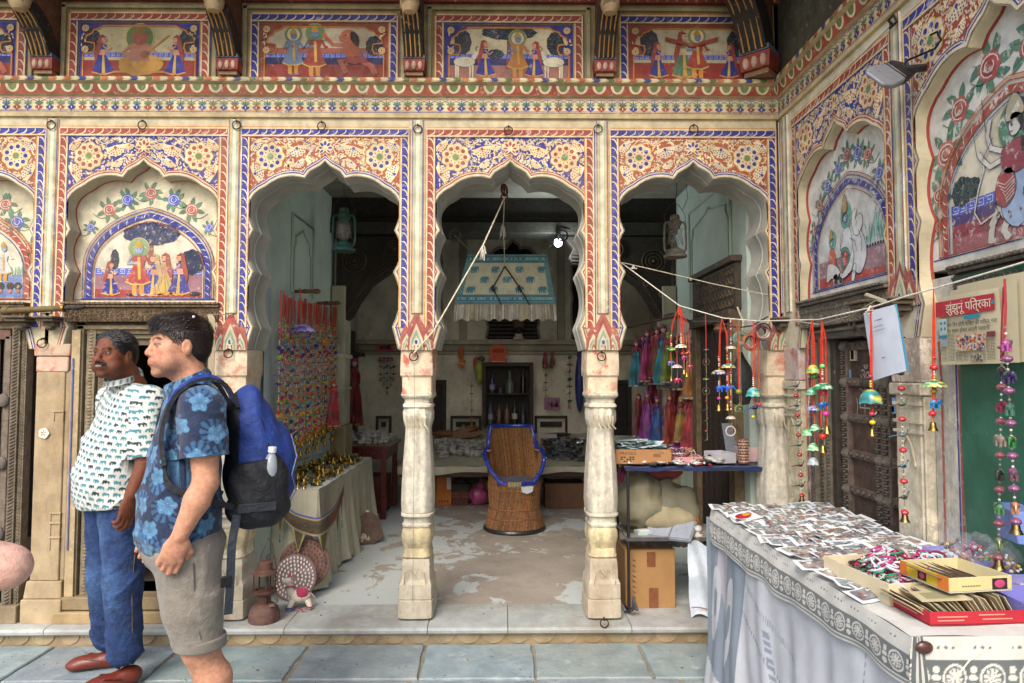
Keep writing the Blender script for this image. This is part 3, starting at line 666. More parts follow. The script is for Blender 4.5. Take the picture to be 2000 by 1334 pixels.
def panel_scene(cx,hw,A,Bc,kind,seed):
 random.seed(seed)
 P=Paint(F0,0);z0=ZU0+.006;z1=ZU1-.01;lf=0
 P.rect(cx-hw,cx+hw,z0,z1,'#8a7a54',0)
 mbx0,mbx1=cx-hw+.03,cx+hw-.03
 leafband(P,(mbx0+.012,z0),(mbx0+.012,z1-.03),.034,A,20);leafband(P,(mbx1-.012,z0),(mbx1-.012,z1-.03),.034,A,20);leafband(P,(mbx0-.005,z1-.045),(mbx1+.005,z1-.045),.034,A,22)
 ix0,ix1,iz1=mbx0+.045,mbx1-.045,z1-.08
 P.rect(ix0,ix1,z0,iz1,Bc,1)
 for s_ in(-1,1):
  x=ix0+.035 if s_<0 else ix1-.035
  for zz in(iz1-.035,iz1-.16):rosette(P,x,zz,.02,OCH,14)
  for k in range(6):P.leaf(x+rnd(-.02,.02),iz1-rnd(.05,.15),rnd(0,6),.02,.008,CREAM,14)
 F_=cusped_frame(ix0+.012,ix1-.012,z0,iz1-.02)
 tr=tessellate_polygon([[Vector((p[0],p[1],0))for p in F_]])
 sky_={'a':'#b9ad84','b':'#c4b79a','c':'#c4b795','d':'#bdb196'}[kind]
 P.add([(p[0],-.0018,p[1])for p in F_],[tuple(t)for t in tr],sky_)
 P.line(F_,.007,OCH,12);P.line(offset(F_,.007),.004,RED,12)
 gx0,gx1=ix0+.026,ix1-.026;H_=iz1-z0
 P.rect(gx0,gx1,z0,z0+H_*.32,'#8f3226' if kind!='c' else '#9a6a5e',4);
 if kind in 'bc':P.rect(gx0,gx1,z0+H_*.26,z0+H_*.4,'#2a2c5c',4)
 meander(P,gx0,gx1,z0+H_*.38,z0+H_*.46,5)
 if kind=='b':P.rect(gx0,gx1,z0+H_*.46,z0+H_*.56,'#a5604c',4)
 t_='#1f2a2c'
 if kind=='a':
  tree(P,cx-.28,z0+H_*.68,.11,.14,t_,z0+H_*.4);tree(P,cx+.28,z0+H_*.68,.11,.14,t_,z0+H_*.4)
  lady(P,cx-.21,z0+.01,H_*.76);lady(P,cx+.21,z0+.01,H_*.76,f=-1)
  P.disc(cx,z0+H_*.73,.085,'#b8a468',7,28);P.disc(cx,z0+H_*.73,.078,'#5f7a4a',8,28)
  P.disc(cx-.0,z0+H_*.24,.12,'#b98c3c',8,24,sz=.55,scal=.05,ns=7);P.disc(cx+.05,z0+H_*.25,.09,'#c2923f',9,20,sz=.6)
  P.poly([(cx-.05,z0+H_*.62),(cx+.05,z0+H_*.62),(cx+.06,z0+H_*.3),(cx-.06,z0+H_*.3)],'#b57a60',9);P.line([(cx-.05,z0+H_*.58),(cx-.1,z0+H_*.45),(cx-.02,z0+H_*.38)],.022,'#b57a60',10);P.line([(cx+.05,z0+H_*.58),(cx+.09,z0+H_*.45)],.022,'#b57a60',10)
  P.disc(cx,z0+H_*.73,.045,'#9a4f3e',10,16);P.poly([(cx-.04,z0+H_*.8),(cx+.04,z0+H_*.8),(cx+.01,z0+H_*.97),(cx-.01,z0+H_*.97)],'#8a6a30',11)
  P.line([(cx+.02,z0+H_*.4),(cx+.17,z0+H_*.78)],.01,'#b58a4c',12);P.disc(cx+.03,z0+H_*.42,.025,'#8a5a3a',12)
  P.line([(cx-.14,z0+.035),(cx+.14,z0+.035)],.012,'#b98c3c',10)
 elif kind=='b':
  lord(P,cx-.18,z0+.02,H_*.86,'#6e84a0','#6e84a0','#6f8a5f',legs='#c98a3a');lord(P,cx-.055,z0+.005,H_*.95,RED,'#6e84a0','#6f8a5f')
  s_='#b5654c';xx=cx+.16
  P.poly([(xx-.06,z0+H_*.66),(xx+.03,z0+H_*.66),(xx+.06,z0+H_*.36),(xx-.03,z0+H_*.34)],s_,9)
  P.line([(xx-.05,z0+H_*.62),(xx-.11,z0+H_*.62),(xx-.155,z0+H_*.76)],.022,s_,10);P.disc(xx-.16,z0+H_*.79,.014,s_,10)
  P.poly([(xx-.03,z0+H_*.4),(xx+.07,z0+H_*.42),(xx+.1,z0+H_*.3),(xx+.01,z0+H_*.26),(xx-.05,z0+H_*.3)],RED,11)
  P.line([(xx-.03,z0+H_*.32),(xx-.07,z0+H_*.34),(xx-.03,z0+H_*.1)],.03,s_,10);P.line([(xx+.06,z0+H_*.32),(xx+.11,z0+H_*.24),(xx+.14,z0+H_*.08)],.03,s_,10)
  P.disc(xx-.02,z0+H_*.77,.042,s_,11,14,sx=1.1);P.disc(xx-.058,z0+H_*.74,.02,s_,11);P.leaf(xx+.0,z0+H_*.86,-1.2,.1,.05,'#20181a',12);P.disc(xx-.035,z0+H_*.79,.005,'#100c10',13,6)
  tree(P,cx+.29,z0+H_*.6,.1,.12,t_,z0+H_*.4);squiggle(P,cx+.08,z0+H_*.97,.09);squiggle(P,cx-.02,z0+H_*.7,.04);squiggle(P,cx-.13,z0+H_*.98,.04)
 elif kind=='c':
  tree(P,cx-.0,z0+H_*.86,.32,.09,t_,z0+H_*.2);tree(P,cx-.27,z0+H_*.68,.1,.15,t_);tree(P,cx+.27,z0+H_*.66,.1,.14,t_);tree(P,cx-.08,z0+H_*.46,.1,.06,t_)
  cow(P,cx-.26,z0+.01,H_*.48);cow(P,cx+.26,z0+.01,H_*.48,-1);lady(P,cx-.14,z0+.01,H_*.7);lady(P,cx+.15,z0+.01,H_*.68,f=-1);lord(P,cx+.05,z0+.005,H_*.86,'#b8742f','#6e84a0','#6f8a5f')
 else:
  tree(P,cx-.25,z0+H_*.68,.11,.16,t_);tree(P,cx+.26,z0+H_*.68,.11,.16,t_);lady(P,cx-.2,z0+.01,H_*.68);lady(P,cx+.22,z0+.01,H_*.66,f=-1)
  lord(P,cx+.03,z0+.005,H_*.92,RED,'#6e84a0','#6f8a5f');lady(P,cx-.05,z0+.005,H_*.9,GRN,RED,skin='#c7b08c');P.line([(cx-.16,z0+H_*.75),(cx,z0+H_*.62),(cx+.15,z0+H_*.75)],.02,RED,30)
 P.build('mural_panel',M_upper,arc,smooth=0)
for k,(px0,px1,cc,kd)in enumerate(((-240,60,(RED,BLUE),'b'),(128,418,(RED,BLUE),'a'),(482,785,(BLUE,RED),'b'),(842,1146,(RED,BLUE),'c'),(1202,1500,(BLUE,RED),'d'))):
 a,b=Xc(px0,100),Xc(px1,100)
 mb=MB()
 for q0,q1,q2,q3 in((a-.02,a+.004,ZU0,ZU1+.02),(b-.004,b+.02,ZU0,ZU1+.02),(a-.02,b+.02,ZU1-.006,ZU1+.014)):mb.box(q0,q1,-.016,.01,q2,q3,'#9a8f6a')
 mb.build('panel_moulding',M_upper,arc,bevel=.003)
 panel_scene((a+b)/2,(b-a)/2-.006,*cc,kd,50+k)
mb=MB();mb.box(-3.6,XR,-.03,.0,ZU1+.035,ZU1+.075,'#7a2f28');mb.box(-3.6,XR,-.045,.0,ZU1+.078,ZU1+.105,'#2c3670');mb.build('upper_moulding',M_upper,arc,bevel=.004)
P=Paint(F0,-.03)
for i in range(90):P.leaf(-3.5+i*.057,ZU1+.04,1.2,.032,.014,'#9a8c70',1)
P.build('upper_moulding_leaves',M_upper,arc,smooth=0)
# overhanging balcony floor that the brackets carry
mb=MB();mb.box(-3.6,XR+.3,-.85,.3,ZU1+.32,ZU1+.40,'#7a6a4c');mb.box(-3.6,XR+.3,-.87,-.79,ZU1+.40,ZU1+.55,'#7a6a4c');mb.build('balcony_floor',M_upper,arc)
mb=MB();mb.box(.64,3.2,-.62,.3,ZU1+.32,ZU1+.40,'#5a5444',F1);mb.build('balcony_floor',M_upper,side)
def bracket(x,ang=0,pale='#b59a74',name='bracket',L=1):
 """curved strut: carved foot, black ribbed knee with ochre stripes, knob, pale arm up to the balcony"""
 M=Matrix.Translation((x,0,0))@Matrix.Rotation(ang,4,'Z')if not isinstance(x,Matrix)else x
 hw=.055
 def sweep(mb,pts,w_,t_,col):
  rings=[]
  for i,(o,z)in enumerate(pts):
   a=Vector(pts[max(i-1,0)]);b=Vector(pts[min(i+1,len(pts)-1)]);t=(b-a).normalized();nx=Vector((-t.y,t.x))
   tt=t_[i]if isinstance(t_,list)else t_
   rings.append([(-w_,-(o-nx.x*tt),z-nx.y*tt),(w_,-(o-nx.x*tt),z-nx.y*tt),(w_,-(o+nx.x*tt),z+nx.y*tt),(-w_,-(o+nx.x*tt),z+nx.y*tt)])
  mb.loft(rings,col,M)
 z0=ZU0
 mb=MB();mb.box(-.05,.05,-.07,.02,z0,z0+.02,'#8f6a4c',M);mb.box(-.058,.058,-.085,.02,z0+.022,z0+.085,'#8a3428',M,taper=-.006);mb.box(-.062,.062,-.095,.02,z0+.088,z0+.108,'#55607c',M)
 for k in range(3):mb.ell((-.036+k*.036,-.088,z0+.05),(.014,.012,.026),'#b99a84',8,5,M)
 b=mb.build(name,M_upper,arc)
 kn=[(.05,z0+.105),(.085,z0+.17),(.125,z0+.225),(.18,z0+.27),(.235,z0+.30)]
 mb=MB();sweep(mb,kn,.054,[.045,.05,.05,.045,.035],'#1c1a16');mb.build('ribbed_knee',M_upper,b)
 mb=MB()
 for s_ in(-.038,-.013,.013,.038):
  r_=[M@Vector((s_,-o-.052+.02*i/4,z-.012-.02*i/4))for i,(o,z)in enumerate(kn)]
  mb.tube(r_,.0045,'#b98a44',5)
 mb.build('ochre_rib',M_upper,b)
 mb=MB();mb.lathe([(.0,-.06),(.03,-.055),(.045,-.03),(.05,0),(.04,.025),(.05,.045),(.035,.06),(0,.06)],pale,(0,-.27,z0+.315),12,M,sx=1.1);mb.build('knob',M_upper,b)
 mb=MB();sweep(mb,[(.25,z0+.30),(.33,z0+.36),(.40,z0+.44),(.45,z0+.56),(.47,ZU1+.33)],.04,[.04,.04,.04,.035,.035],mul(pale,.9));mb.build('arm',M_upper,b)
 # web between arm and wall
 mb=MB();w_=[(0,z0+.12),(.05,z0+.13),(.12,z0+.27),(.25,z0+.35),(.40,z0+.50),(.45,ZU1+.32),(0,ZU1+.32)]
 n=len(w_);vs=[(-.046,-o,z)for o,z in w_]+[(.046,-o,z)for o,z in w_]
 mb.add(vs,[tuple(range(n)),tuple(range(2*n-1,n-1,-1))]+[(j,j+n,(j+1)%n+n,(j+1)%n)for j in range(n)],'#6b4430',M);mb.build('web',M_upper,b)
for i,px in enumerate((100,455,812,1178)):bracket(Xc(px,140))
bracket(Matrix.Translation((XR-.10,-.02,ZU0))@Matrix.Rotation(R(-42),4,'Z')@Matrix.Scale(1.4,4)@Matrix.Translation((0,0,-ZU0)))
# ---- columns ----
def column(cx,dy=.28,y0=-.005,seed=0,pink=True):
 random.seed(seed)
 c=bpy.data.objects.new('column',None);COL.objects.link(c);c.parent=arc
 yc=y0+dy/2
 def ring(z,wx,wy,n=32,p=5,fl=0,nf=10):
  out=[]
  for j in range(n):
   a=2*math.pi*j/n;k=(abs(math.cos(a))**p+abs(math.sin(a))**p)**(-1/p);k*=1+fl*math.cos(nf*a)
   out.append((cx+wx/2*k*math.cos(a)+rnd(-.0016,.0016),yc+wy/2*k*math.sin(a)+rnd(-.0016,.0016),z))
  return out
 def seg(name,S,col,mt=M_column,n=32):
  mb=MB();mb.loft([ring(Zc(y)if y>50 else y,w_/342,w_/342*dy/.2,n,p,fl,nf)for y,w_,p,fl,nf in S],col);mb.build(name,mt,c,smooth=32)
 seg('impost_block',[(683,66,9,0,1),(720,68,9,0,1),(733,67,9,0,1),(737,62,9,0,1),(765,61,9,0,1),(769,64,9,0,1)],'#d2bfa2',M_pink if pink else M_column)
 seg('neck_moulding',[(769,62,8,0,1),(772,65,7,0,1),(776,62,7,0,1),(780,53,6,0,1),(788,52,6,0,1),(791,58,6,0,1),(795,59,6,0,1),(798,55,5,0,1)],'#cdc4ae')
 seg('lotus_capital',[(798,54,3.5,.02,12),(806,58,3,.05,12),(822,57,3,.05,12),(836,50,3,.02,12)],'#cdc6b2',n=48)
 seg('fluted_shaft',[(835,48,3.5,.022,12),(860,50,3.5,.024,12),(900,56,3.5,.024,12),(945,61,3.5,.024,12),(985,64,3.5,.02,12),(1003,60,4,.01,12)],'#cdc6b4',n=60)
 seg('lower_ring',[(1003,56,4,0,1),(1006,64,4,0,1),(1010,64,4,0,1),(1013,54,5,0,1),(1024,53,5,0,1),(1027,58,5,0,1),(1031,57,5,0,1)],'#cdc6b2')
 seg('bulb',[(1031,52,5,0,1),(1040,60,3.4,.03,10),(1052,62,3.2,.035,10),(1064,57,3.6,.03,10),(1074,50,5,0,1),(1084,53,5,0,1),(1090,57,5,0,1),(1094,52,5,0,1)],'#c9b78e',n=60)
 seg('base_block',[(1094,54,9,0,1),(1104,58,9,0,1),(1108,57,9,0,1),(1134,58,9,0,1),(1142,66,9,0,1),(1170,67,9,0,1),(1172,64.5,9,0,1),(1174,68,9,0,1),(1204,70,9,0,1),(1207.5,69,9,0,1)],'#c3b9a4',M_ochre)
 # bits of carving on the base: arches cut in relief
 mb=MB()
 for s_ in(-1,1):
  mb.tube([(cx+s_*.06,y0-.001,Zc(1140)),(cx+s_*.055,y0-.003,Zc(1118)),(cx+s_*.02,y0-.003,Zc(1111)),(cx,y0-.003,Zc(1124))],.003,'#b5a37c',5)
 for k in range(5):mb.tube([(cx-.055+k*.0275,y0+.003,Zc(812)),(cx-.05+k*.025,y0+.001,Zc(830)),(cx-.055+(k+.5)*.0275,y0-.002,Zc(838))],.0045,'#b8aa88',5)
 mb.build('carving',M_column,c,kind='stuff')
 return c
for i,x in enumerate((PILX[1],PILX[2],PILX[3],PILX[4]-.03)):column(x,seed=i)
# rings
def ring_iron(x,z,y=-.012,r=.024,M=F0,parent=arc):
 mb=MB();mb.torus((x,y-.008,z-r),r,.0032,'#3b2a22',20,6,(0,0,rnd(-.2,.2)),M);mb.tube([(x,y+.01,z+.004),(x,y-.012,z+.002),(x,y-.012,z-.008)],.0045,'#3b2a22',6,M)
 mb.build('iron_ring',M_iron,parent)
for px,py in((100,236),(278,236),(462,236),(628,238),(816,244),(993,247),(1168,244),(1355,244),(446,682),(808,688),(1175,688),(82,662)):
 p=at(px,py,-.02);ring_iron(p.x,p.z)
p=at(1180,1212,-.09);ring_iron(p.x,p.z+.01,-.09,.022)
# ---------------- tympanum murals ----------------
def pointed(cx,hw,z0,z1,n=10):
 L=[(cx-hw,z0),(cx-hw,z0+(z1-z0)*.36)]
 for i in range(1,n+1):
  t=i/n;a=t*math.pi/2;L.append((cx-hw*math.cos(a)**1.0*(1-.0*t),z0+(z1-z0)*(.36+.64*(math.sin(a)*.62+.38*t))))
 return L+[(2*cx-x,z)for x,z in reversed(L[:-1])]
def tympanum(cx,M,parent,mt,border,kind,seed,y=.0895,groundc='#c9bfa2'):
 random.seed(seed)
 hw=AW*.985;z0=Zc(590);P=Paint(M,y)
 mb=MB();mb.box(cx-AW-.03,cx+AW+.03,y+.0,y+.2,z0-.02,Zc(300),groundc,M);mb.build('tympanum',mt,parent)
 P.line([(cx-hw,z0+.02),(cx+hw,z0+.02)],.005,BLUE,1)
 zb=z0+.03;zt=Zc(405);pw=.365
 O=pointed(cx,pw,zb,zt);I=pointed(cx,pw-.045,zb,zt-.065)
 tr=tessellate_polygon([[Vector((p[0],p[1],0))for p in I]])
 P.add([(p[0],y-.001,p[1])for p in I],[tuple(t)for t in tr],'#c9c2ac' if kind!='e' else '#c2c4c2',M)
 mid=pointed(cx,pw-.022,zb,zt-.03)
 P.line(mid,.03,border,12)
 L_=0;
 for i in range(len(mid)-1):
  a=Vector(mid[i]);b=Vector(mid[i+1]);L_=(b-a).length;t=(b-a).normalized();nn=Vector((-t.y,t.x));k=max(1,int(L_/.042))
  for j in range(k):
   c=a.lerp(b,(j+.5)/k);P.poly([tuple(c-nn*.016-t*.012),tuple(c-nn*.002-t*.004),tuple(c+nn*.015+t*.012),tuple(c+nn*.004-t*.005)],'#d6cfba',13,.05)
 P.line(O,.005,border,12);P.line(offset(O,.009),.004,OCH,12);P.line(offset(O,.016),.004,border,12);P.line(I,.005,RED if border==BLUE else BLUE,12)
 P.line([(cx-pw-.02,zb-.004),(cx+pw+.02,zb-.004)],.006,border,12)
 iw=pw-.05;H_=zt-.065-zb
 def clipped():return I
 inside=lambda x,z:inpoly(x,z,I)
 # flowers between niche edge and pointed arch
 sc=1
 if kind=='a':fl=[(-.0,Zc(372),.034,'#b0645a'),(-.135,Zc(385),.034,'#5560b5'),(.135,Zc(385),.034,'#5560b5'),(-.24,Zc(405),.036,'#b0645a'),(.24,Zc(405),.036,'#b0645a'),(-.345,Zc(440),.022,'#5560b5'),(.345,Zc(440),.022,'#5560b5')]
 elif kind=='n':fl=[(.2,Zc(395),.034,'#b0645a'),(.27,Zc(430),.036,'#4b58a8'),(.36,Zc(480),.03,'#b0645a'),(0,Zc(370),.035,'#4b58a8')]
 elif kind=='e':fl=[(0,Zc(372),.034,'#9a4a5c'),(-.09,Zc(385),.03,'#5560b5'),(.1,Zc(380),.034,'#4f5cb5'),(.19,Zc(392),.03,'#a8504c'),(-.2,Zc(405),.036,'#5560b5'),(-.29,Zc(430),.03,'#a8504c'),(.28,Zc(430),.032,'#5560b5'),(-.36,Zc(470),.026,'#a8504c'),(-.385,Zc(500),.02,'#5560b5'),(.36,Zc(470),.026,'#a8504c')]
 else:fl=[(-.25,Zc(405),.045,'#a8504c'),(-.33,Zc(452),.05,'#b0645a'),(-.375,Zc(500),.036,'#a8504c'),(-.09,Zc(375),.05,'#a8504c'),(.1,Zc(380),.05,'#a8504c'),(.3,Zc(430),.04,'#b0645a'),(-.385,Zc(540),.022,'#a8504c')]
 for dx,z,r,c in fl:
  rose(P,cx+dx,z,r,c,3,'#4f7a66' if kind!='a' else '#5f8066')
  P.line([(cx+dx+k*.016*(1 if dx>0 else-1),z-.03-.02*math.sin(k*.6))for k in range(7)],.004,'#4f7a66',3)
 gh=zb+H_*.3
 def cut(pts,col,lay):
  P.add([(p[0],y-.001-lay*.0005,p[1])for p in pts],[tuple(range(len(pts)))],col,M)
 cut([(cx-iw+.004,zb+.002),(cx+iw-.004,zb+.002),(cx+iw-.004,gh),(cx-iw+.004,gh)],{'a':'#8f6470','n':'#6a83ad','e':'#94727c','g':'#8a3f4c'}[kind],1)
 cut([(cx-iw+.004,zb+.002),(cx+iw-.004,zb+.002),(cx+iw-.004,zb+H_*.07),(cx-iw+.004,zb+H_*.12)],{'a':'#8e3a34','n':'#5a74a5','e':'#a8423e','g':'#9c5a60'}[kind],2)
 if kind in 'ag':meander(P,cx-iw+.004,cx+iw-.004,gh,gh+H_*.085,3)
 if kind=='g':cut([(cx-iw+.004,zb+H_*.22),(cx+iw-.004,zb+H_*.22),(cx+iw-.004,gh),(cx-iw+.004,gh)],'#4a3c6c',2)
 if kind=='a':
  tree(P,cx+.01,zt-.14,.33,.135,'#262b52',zb+.2);P.disc(cx+.25,gh+.075,.075,'#202a45',5,20,scal=.06);tree(P,cx-.2,gh+.09,.05,.12,'#1f2a33')
  P.disc(cx-.235,gh+.055,.05,'#c2bba8',4,20);P.line([(cx-.28,gh+.03),(cx-.19,gh+.03)],.003,'#8a8070',5)
  lady(P,cx-.22,zb+.01,.21,f=1);lord(P,cx-.06,zb+.01,.33,'#a23a36','#8f9fb5','#7f9a70');lady(P,cx+.03,zb+.005,.26,'#2f3f9c','#b99a6c',f=-1);lady(P,cx+.09,zb+.01,.26,'#b89a60',RED,f=-1);lady(P,cx+.18,zb+.01,.26,f=-1)
  P.disc(cx-.1,zb+.02,.03,'#23222a',6,10,sz=.3);P.disc(cx+.27,zb+.025,.035,'#23222a',6,10,sz=.4)
 elif kind=='n':
  lord(P,cx+.2,zb+.09,.24,'#c2c2bc','#9aa5b5',None)
  for k in(.19,.245,.29):P.disc(cx+k,zb+.07,.022,'#1f1f24',7,12);P.disc(cx+k,zb+.04,.012,'#b0645a',8,8)
  for k in range(9):P.leaf(cx+.2+k*.014,gh,math.pi/2+rnd(-.3,.3),.05,.01,'#6f9a80',4)
 else:
  OL='#2c2a38'
  def shp(pts,col,lay,ol=OL,w_=.0028): # hand-outlined soft shape, local coordinates
   q=[];n=len(pts);pts=[(cx+x*.77,zb+z*.77)for x,z in pts]
   for i in range(n):
    p0,p1,p2,p3=[Vector(pts[(i+k-1)%n])for k in range(4)]
    for f in(0,.33,.66):q.append(.5*((2*p1)+(p2-p0)*f+(2*p0-5*p1+4*p2-p3)*f*f+(p1*3-p0-p2*3+p3)*f**3))
   tr=tessellate_polygon([[Vector((p.x,p.y,0))for p in q]]);P.add([(p.x,y-.001-lay*.0005,p.y)for p in q],[tuple(t)for t in tr],jit(col,.06),M)
   if ol:P.line([(p.x+rnd(-.0008,.0008),p.y)for p in q],w_,ol,lay+1,closed=True)
  def ln(pts,w_=.003,col=OL,lay=20):P.line([(cx+x*.77,zb+z*.77)for x,z in pts],w_,col,lay)
  def face(x,z,s_,lay,skin='#c9c6c0',f=1):
   shp([(x-.4*s_*f,z+.4*s_),(x+.1*s_*f,z+.6*s_),(x+.45*s_*f,z+.3*s_),(x+.5*s_*f,z),(x+.3*s_*f,z-.5*s_),(x-.1*s_*f,z-.5*s_),(x-.45*s_*f,z-.1*s_)],skin,lay)
   shp([(x-.5*s_*f,z+.5*s_),(x+.1*s_*f,z+.75*s_),(x+.35*s_*f,z+.45*s_),(x-.2*s_*f,z+.2*s_),(x-.5*s_*f,z-.4*s_),(x-.65*s_*f,z)],'#1b1b26',lay+2,None)
   P.disc(cx+(x+.22*s_*f)*.77,zb+(z+.1*s_)*.77,.06*s_,'#15151c',lay+4,8,sx=1.5);ln([(x+.1*s_*f,z+.25*s_),(x+.38*s_*f,z+.24*s_)],.06*s_,lay=lay+4);ln([(x+.18*s_*f,z-.26*s_),(x+.38*s_*f,z-.24*s_)],.07*s_,'#a03a40',lay+4)
  if kind=='e':
   for x,z,r in((-.02,.425*.77,.055),(-.16,.30*.77,.040)):P.disc(cx+x,zb+z,r,'#b8a46a',5,28,sz=1.25);P.disc(cx+x,zb+z,r*.93,'#4f9a92',6,28,sz=1.25)
   shp([(.02,.34),(.10,.36),(.15,.30),(.20,.22),(.21,.13),(.16,.05),(.10,.04),(.02,.10),(-.02,.2)],'#c2c5c6',8)
   shp([(.05,.36),(.06,.42),(.11,.44),(.10,.40),(.09,.37),(.13,.40),(.17,.38),(.17,.32),(.12,.27),(.07,.29)],'#c6c9c9',10);ln([(.12,.36),(.11,.33)]);ln([(.14,.30),(.17,.24),(.17,.16)]);ln([(.03,.27),(.09,.24),(.12,.17)])
   shp([(.06,.10),(.09,.09),(.06,.0),(.03,.01)],'#c6c9c9',9);ln([(.0,.05),(.08,.06),(.12,.02)])
   shp([(-.06,.33),(.02,.34),(.05,.24),(.03,.17),(-.07,.18),(-.10,.26)],'#c5c9cc',10);shp([(-.08,.22),(-.0,.21),(.03,.13),(-.02,.08),(-.09,.12)],'#3f8a80',12);shp([(-.07,.2),(.0,.18),(-.01,.12),(-.06,.1)],'#b0403a',13)
   face(-.03,.41,.05,12,'#a8b4c9');shp([(-.06,.45),(-.0,.455),(-.01,.53),(-.03,.56),(-.055,.52)],'#a8853f',14)
   shp([(.01,.12),(.05,.2),(.07,.16),(.04,.07),(-.06,.03),(-.09,.05)],'#c9cccb',14);ln([(-.05,.31),(-.09,.22),(-.03,.15),(.02,.17)],.004)
   shp([(-.25,.23),(-.19,.24),(-.16,.16),(-.18,.10),(-.25,.11)],'#b8584a',10);shp([(-.26,.15),(-.17,.13),(-.11,.08),(-.13,.03),(-.22,.05),(-.28,.03),(-.29,.08)],'#c9cac6',12);face(-.21,.285,.038,12,'#a8b4c9');shp([(-.23,.31),(-.19,.315),(-.20,.36),(-.22,.37)],'#a8853f',14)
   for x in(-.17,-.105):shp([(x-.03,.03),(x-.02,.065),(x+.02,.068),(x+.032,.03),(x+.02,.0),(x-.02,.0)],'#c9cac6',12);P.disc(cx+x*.77+.004,zb+.018,.017,'#17171b',16,12)
   for k in range(26):P.leaf(cx+.16+rnd(0,.15),gh+rnd(0,.04),math.pi/2+rnd(-.3,.3),rnd(.04,.15),.010,random.choice(['#6fa89c','#5a9488','#8ab5aa']),4)
   for k in range(7):P.disc(cx+.17+k*.022,gh+.004,.008,'#23324a',6,8)
  else:
   for dx,r in((-.25,.055),(-.185,.035),(-.225,.045)):
    P.disc(cx+dx,gh+.08,r,'#223236',4,22,scal=.07,ns=8)
    for k in range(30):a_=rnd(0,6.28);q_=r*rnd(.1,.9);P.disc(cx+dx+q_*math.cos(a_),gh+.08+q_*math.sin(a_),.004,'#46605a',6,6)
   P.disc(cx+.02,zb+.475*.77,.082,'#b0a868',5,28,sz=1.1);P.disc(cx+.02,zb+.475*.77,.077,'#467a68',6,28,sz=1.15)
   shp([(-.03,.30),(.08,.31),(.12,.2),(.10,.10),(.02,.04),(-.06,.10),(-.07,.22)],'#8fa6c6',9);shp([(-.08,.28),(.0,.30),(.02,.2),(-.04,.14),(-.10,.18)],'#9c3f46',12)
   for k in range(6):ln([(-.09+.012*k,.26-.018*k),(-.04,.235-.016*k),(.012,.26-.014*k)],.004,'#c8b4ac',15)
   shp([(-.04,.40),(.06,.41),(.10,.34),(.07,.28),(-.03,.28),(-.06,.34)],'#8c3a4a',12);face(.03,.47,.075,14,'#cbc9c6',-1);shp([(-.02,.50),(.08,.51),(.07,.57),(.03,.61),(-.01,.57)],'#b0a88c',16);shp([(.07,.44),(.11,.42),(.10,.33),(.06,.36)],'#1d1d2a',13)
   for pts in([(-.04,.38),(-.12,.42),(-.14,.48),(-.12,.55)],[(-.05,.35),(-.13,.34),(-.17,.38),(-.2,.42)],[(.08,.37),(.16,.40),(.2,.47)],[(.08,.34),(.15,.32),(.19,.27)]):ln(pts,.022,OL,10);ln(pts,.017,'#c9c7c2',11)
   ln([(-.14,.50),(-.16,.66)],.004);ln([(-.2,.40),(-.22,.52)],.003);ln([(-.17,.38),(-.10,.46)],.003)
   shp([(-.10,.16),(.0,.13),(.12,.14),(.24,.16),(.27,.08),(.2,.03),(.05,.04),(-.04,.07)],'#bcb8ac',8)
   for pts in([(-.08,.14),(-.13,.08),(-.14,.01),(-.11,.005)],[(-.03,.10),(-.06,.04),(-.03,.0)],[(.18,.06),(.16,.0)]):ln(pts,.034,OL,7);ln(pts,.029,'#bcb8ac',9)
   for k in range(40):P.disc(cx-.12+rnd(0,.36),zb+.05+rnd(0,.10),.005,'#544d48',14,6)
   ln([(-.10,.13),(-.2,.10),(-.24,.16),(-.21,.26),(-.17,.34),(-.18,.42)],.010,OL,7);ln([(-.10,.13),(-.2,.10),(-.24,.16),(-.21,.26),(-.17,.34),(-.18,.42)],.007,'#c9c8c2',8)
   shp([(.06,.20),(.12,.22),(.15,.12),(.17,.0),(.10,.0),(.08,.1)],'#8f3038',11)
   for k in range(10):P.disc(cx-.26+rnd(0,.5),zb+rnd(.02,.12),.012,'#8f4450',5,9,scal=.35,ns=5)
 P.build('tympanum_mural',mt,parent,smooth=0)
tympanum(CTR[1],F0,arc,M_fresco,BLUE,'a',31);tympanum(CTR[0],F0,arc,M_fresco,RED,'n',32)
S1=.655;S2=S1+2*HB
random.seed(40)
for cx,cc,kd,sd in((S1,(RED,BLUE),'e',41),(S2,(BLUE,RED),'g',42)):
 wallpanel(cx,F1,side,outline(cx),ZB,ZT+.03,.062,'#c9c1a8',M_fresco2);soffit(cx,F1,side,.058,'#c2b697',M_soffit,'#9c3b2c')
 bay_paint(cx,F1,side,*cc,M_fresco2,sd);tympanum(cx,F1,side,M_fresco2,BLUE if kd=='e' else RED,kd,sd,y=.0575,groundc='#cfcdc4')
mb=MB();mb.box(.0,S1-HB,0,.2,ZB,ZT+.03,'#c2b99c',F1);mb.box(S2+HB,3.2,0,.2,.0,ZT+.03,'#b9b08f',F1);mb.build('corner_pier',M_fresco2,side)
strip(.085,F1,side,M_fresco2,w_=.075);strip(S1+HB,F1,side,M_fresco2,zb=Zc(640));strip(S2+HB,F1,side,M_fresco2)
for x in(S1+HB,):P=Paint(F1,-.003);chevron_foot(P,x,560,640);P.build('lotus_tongues',M_fresco2,side,smooth=0)
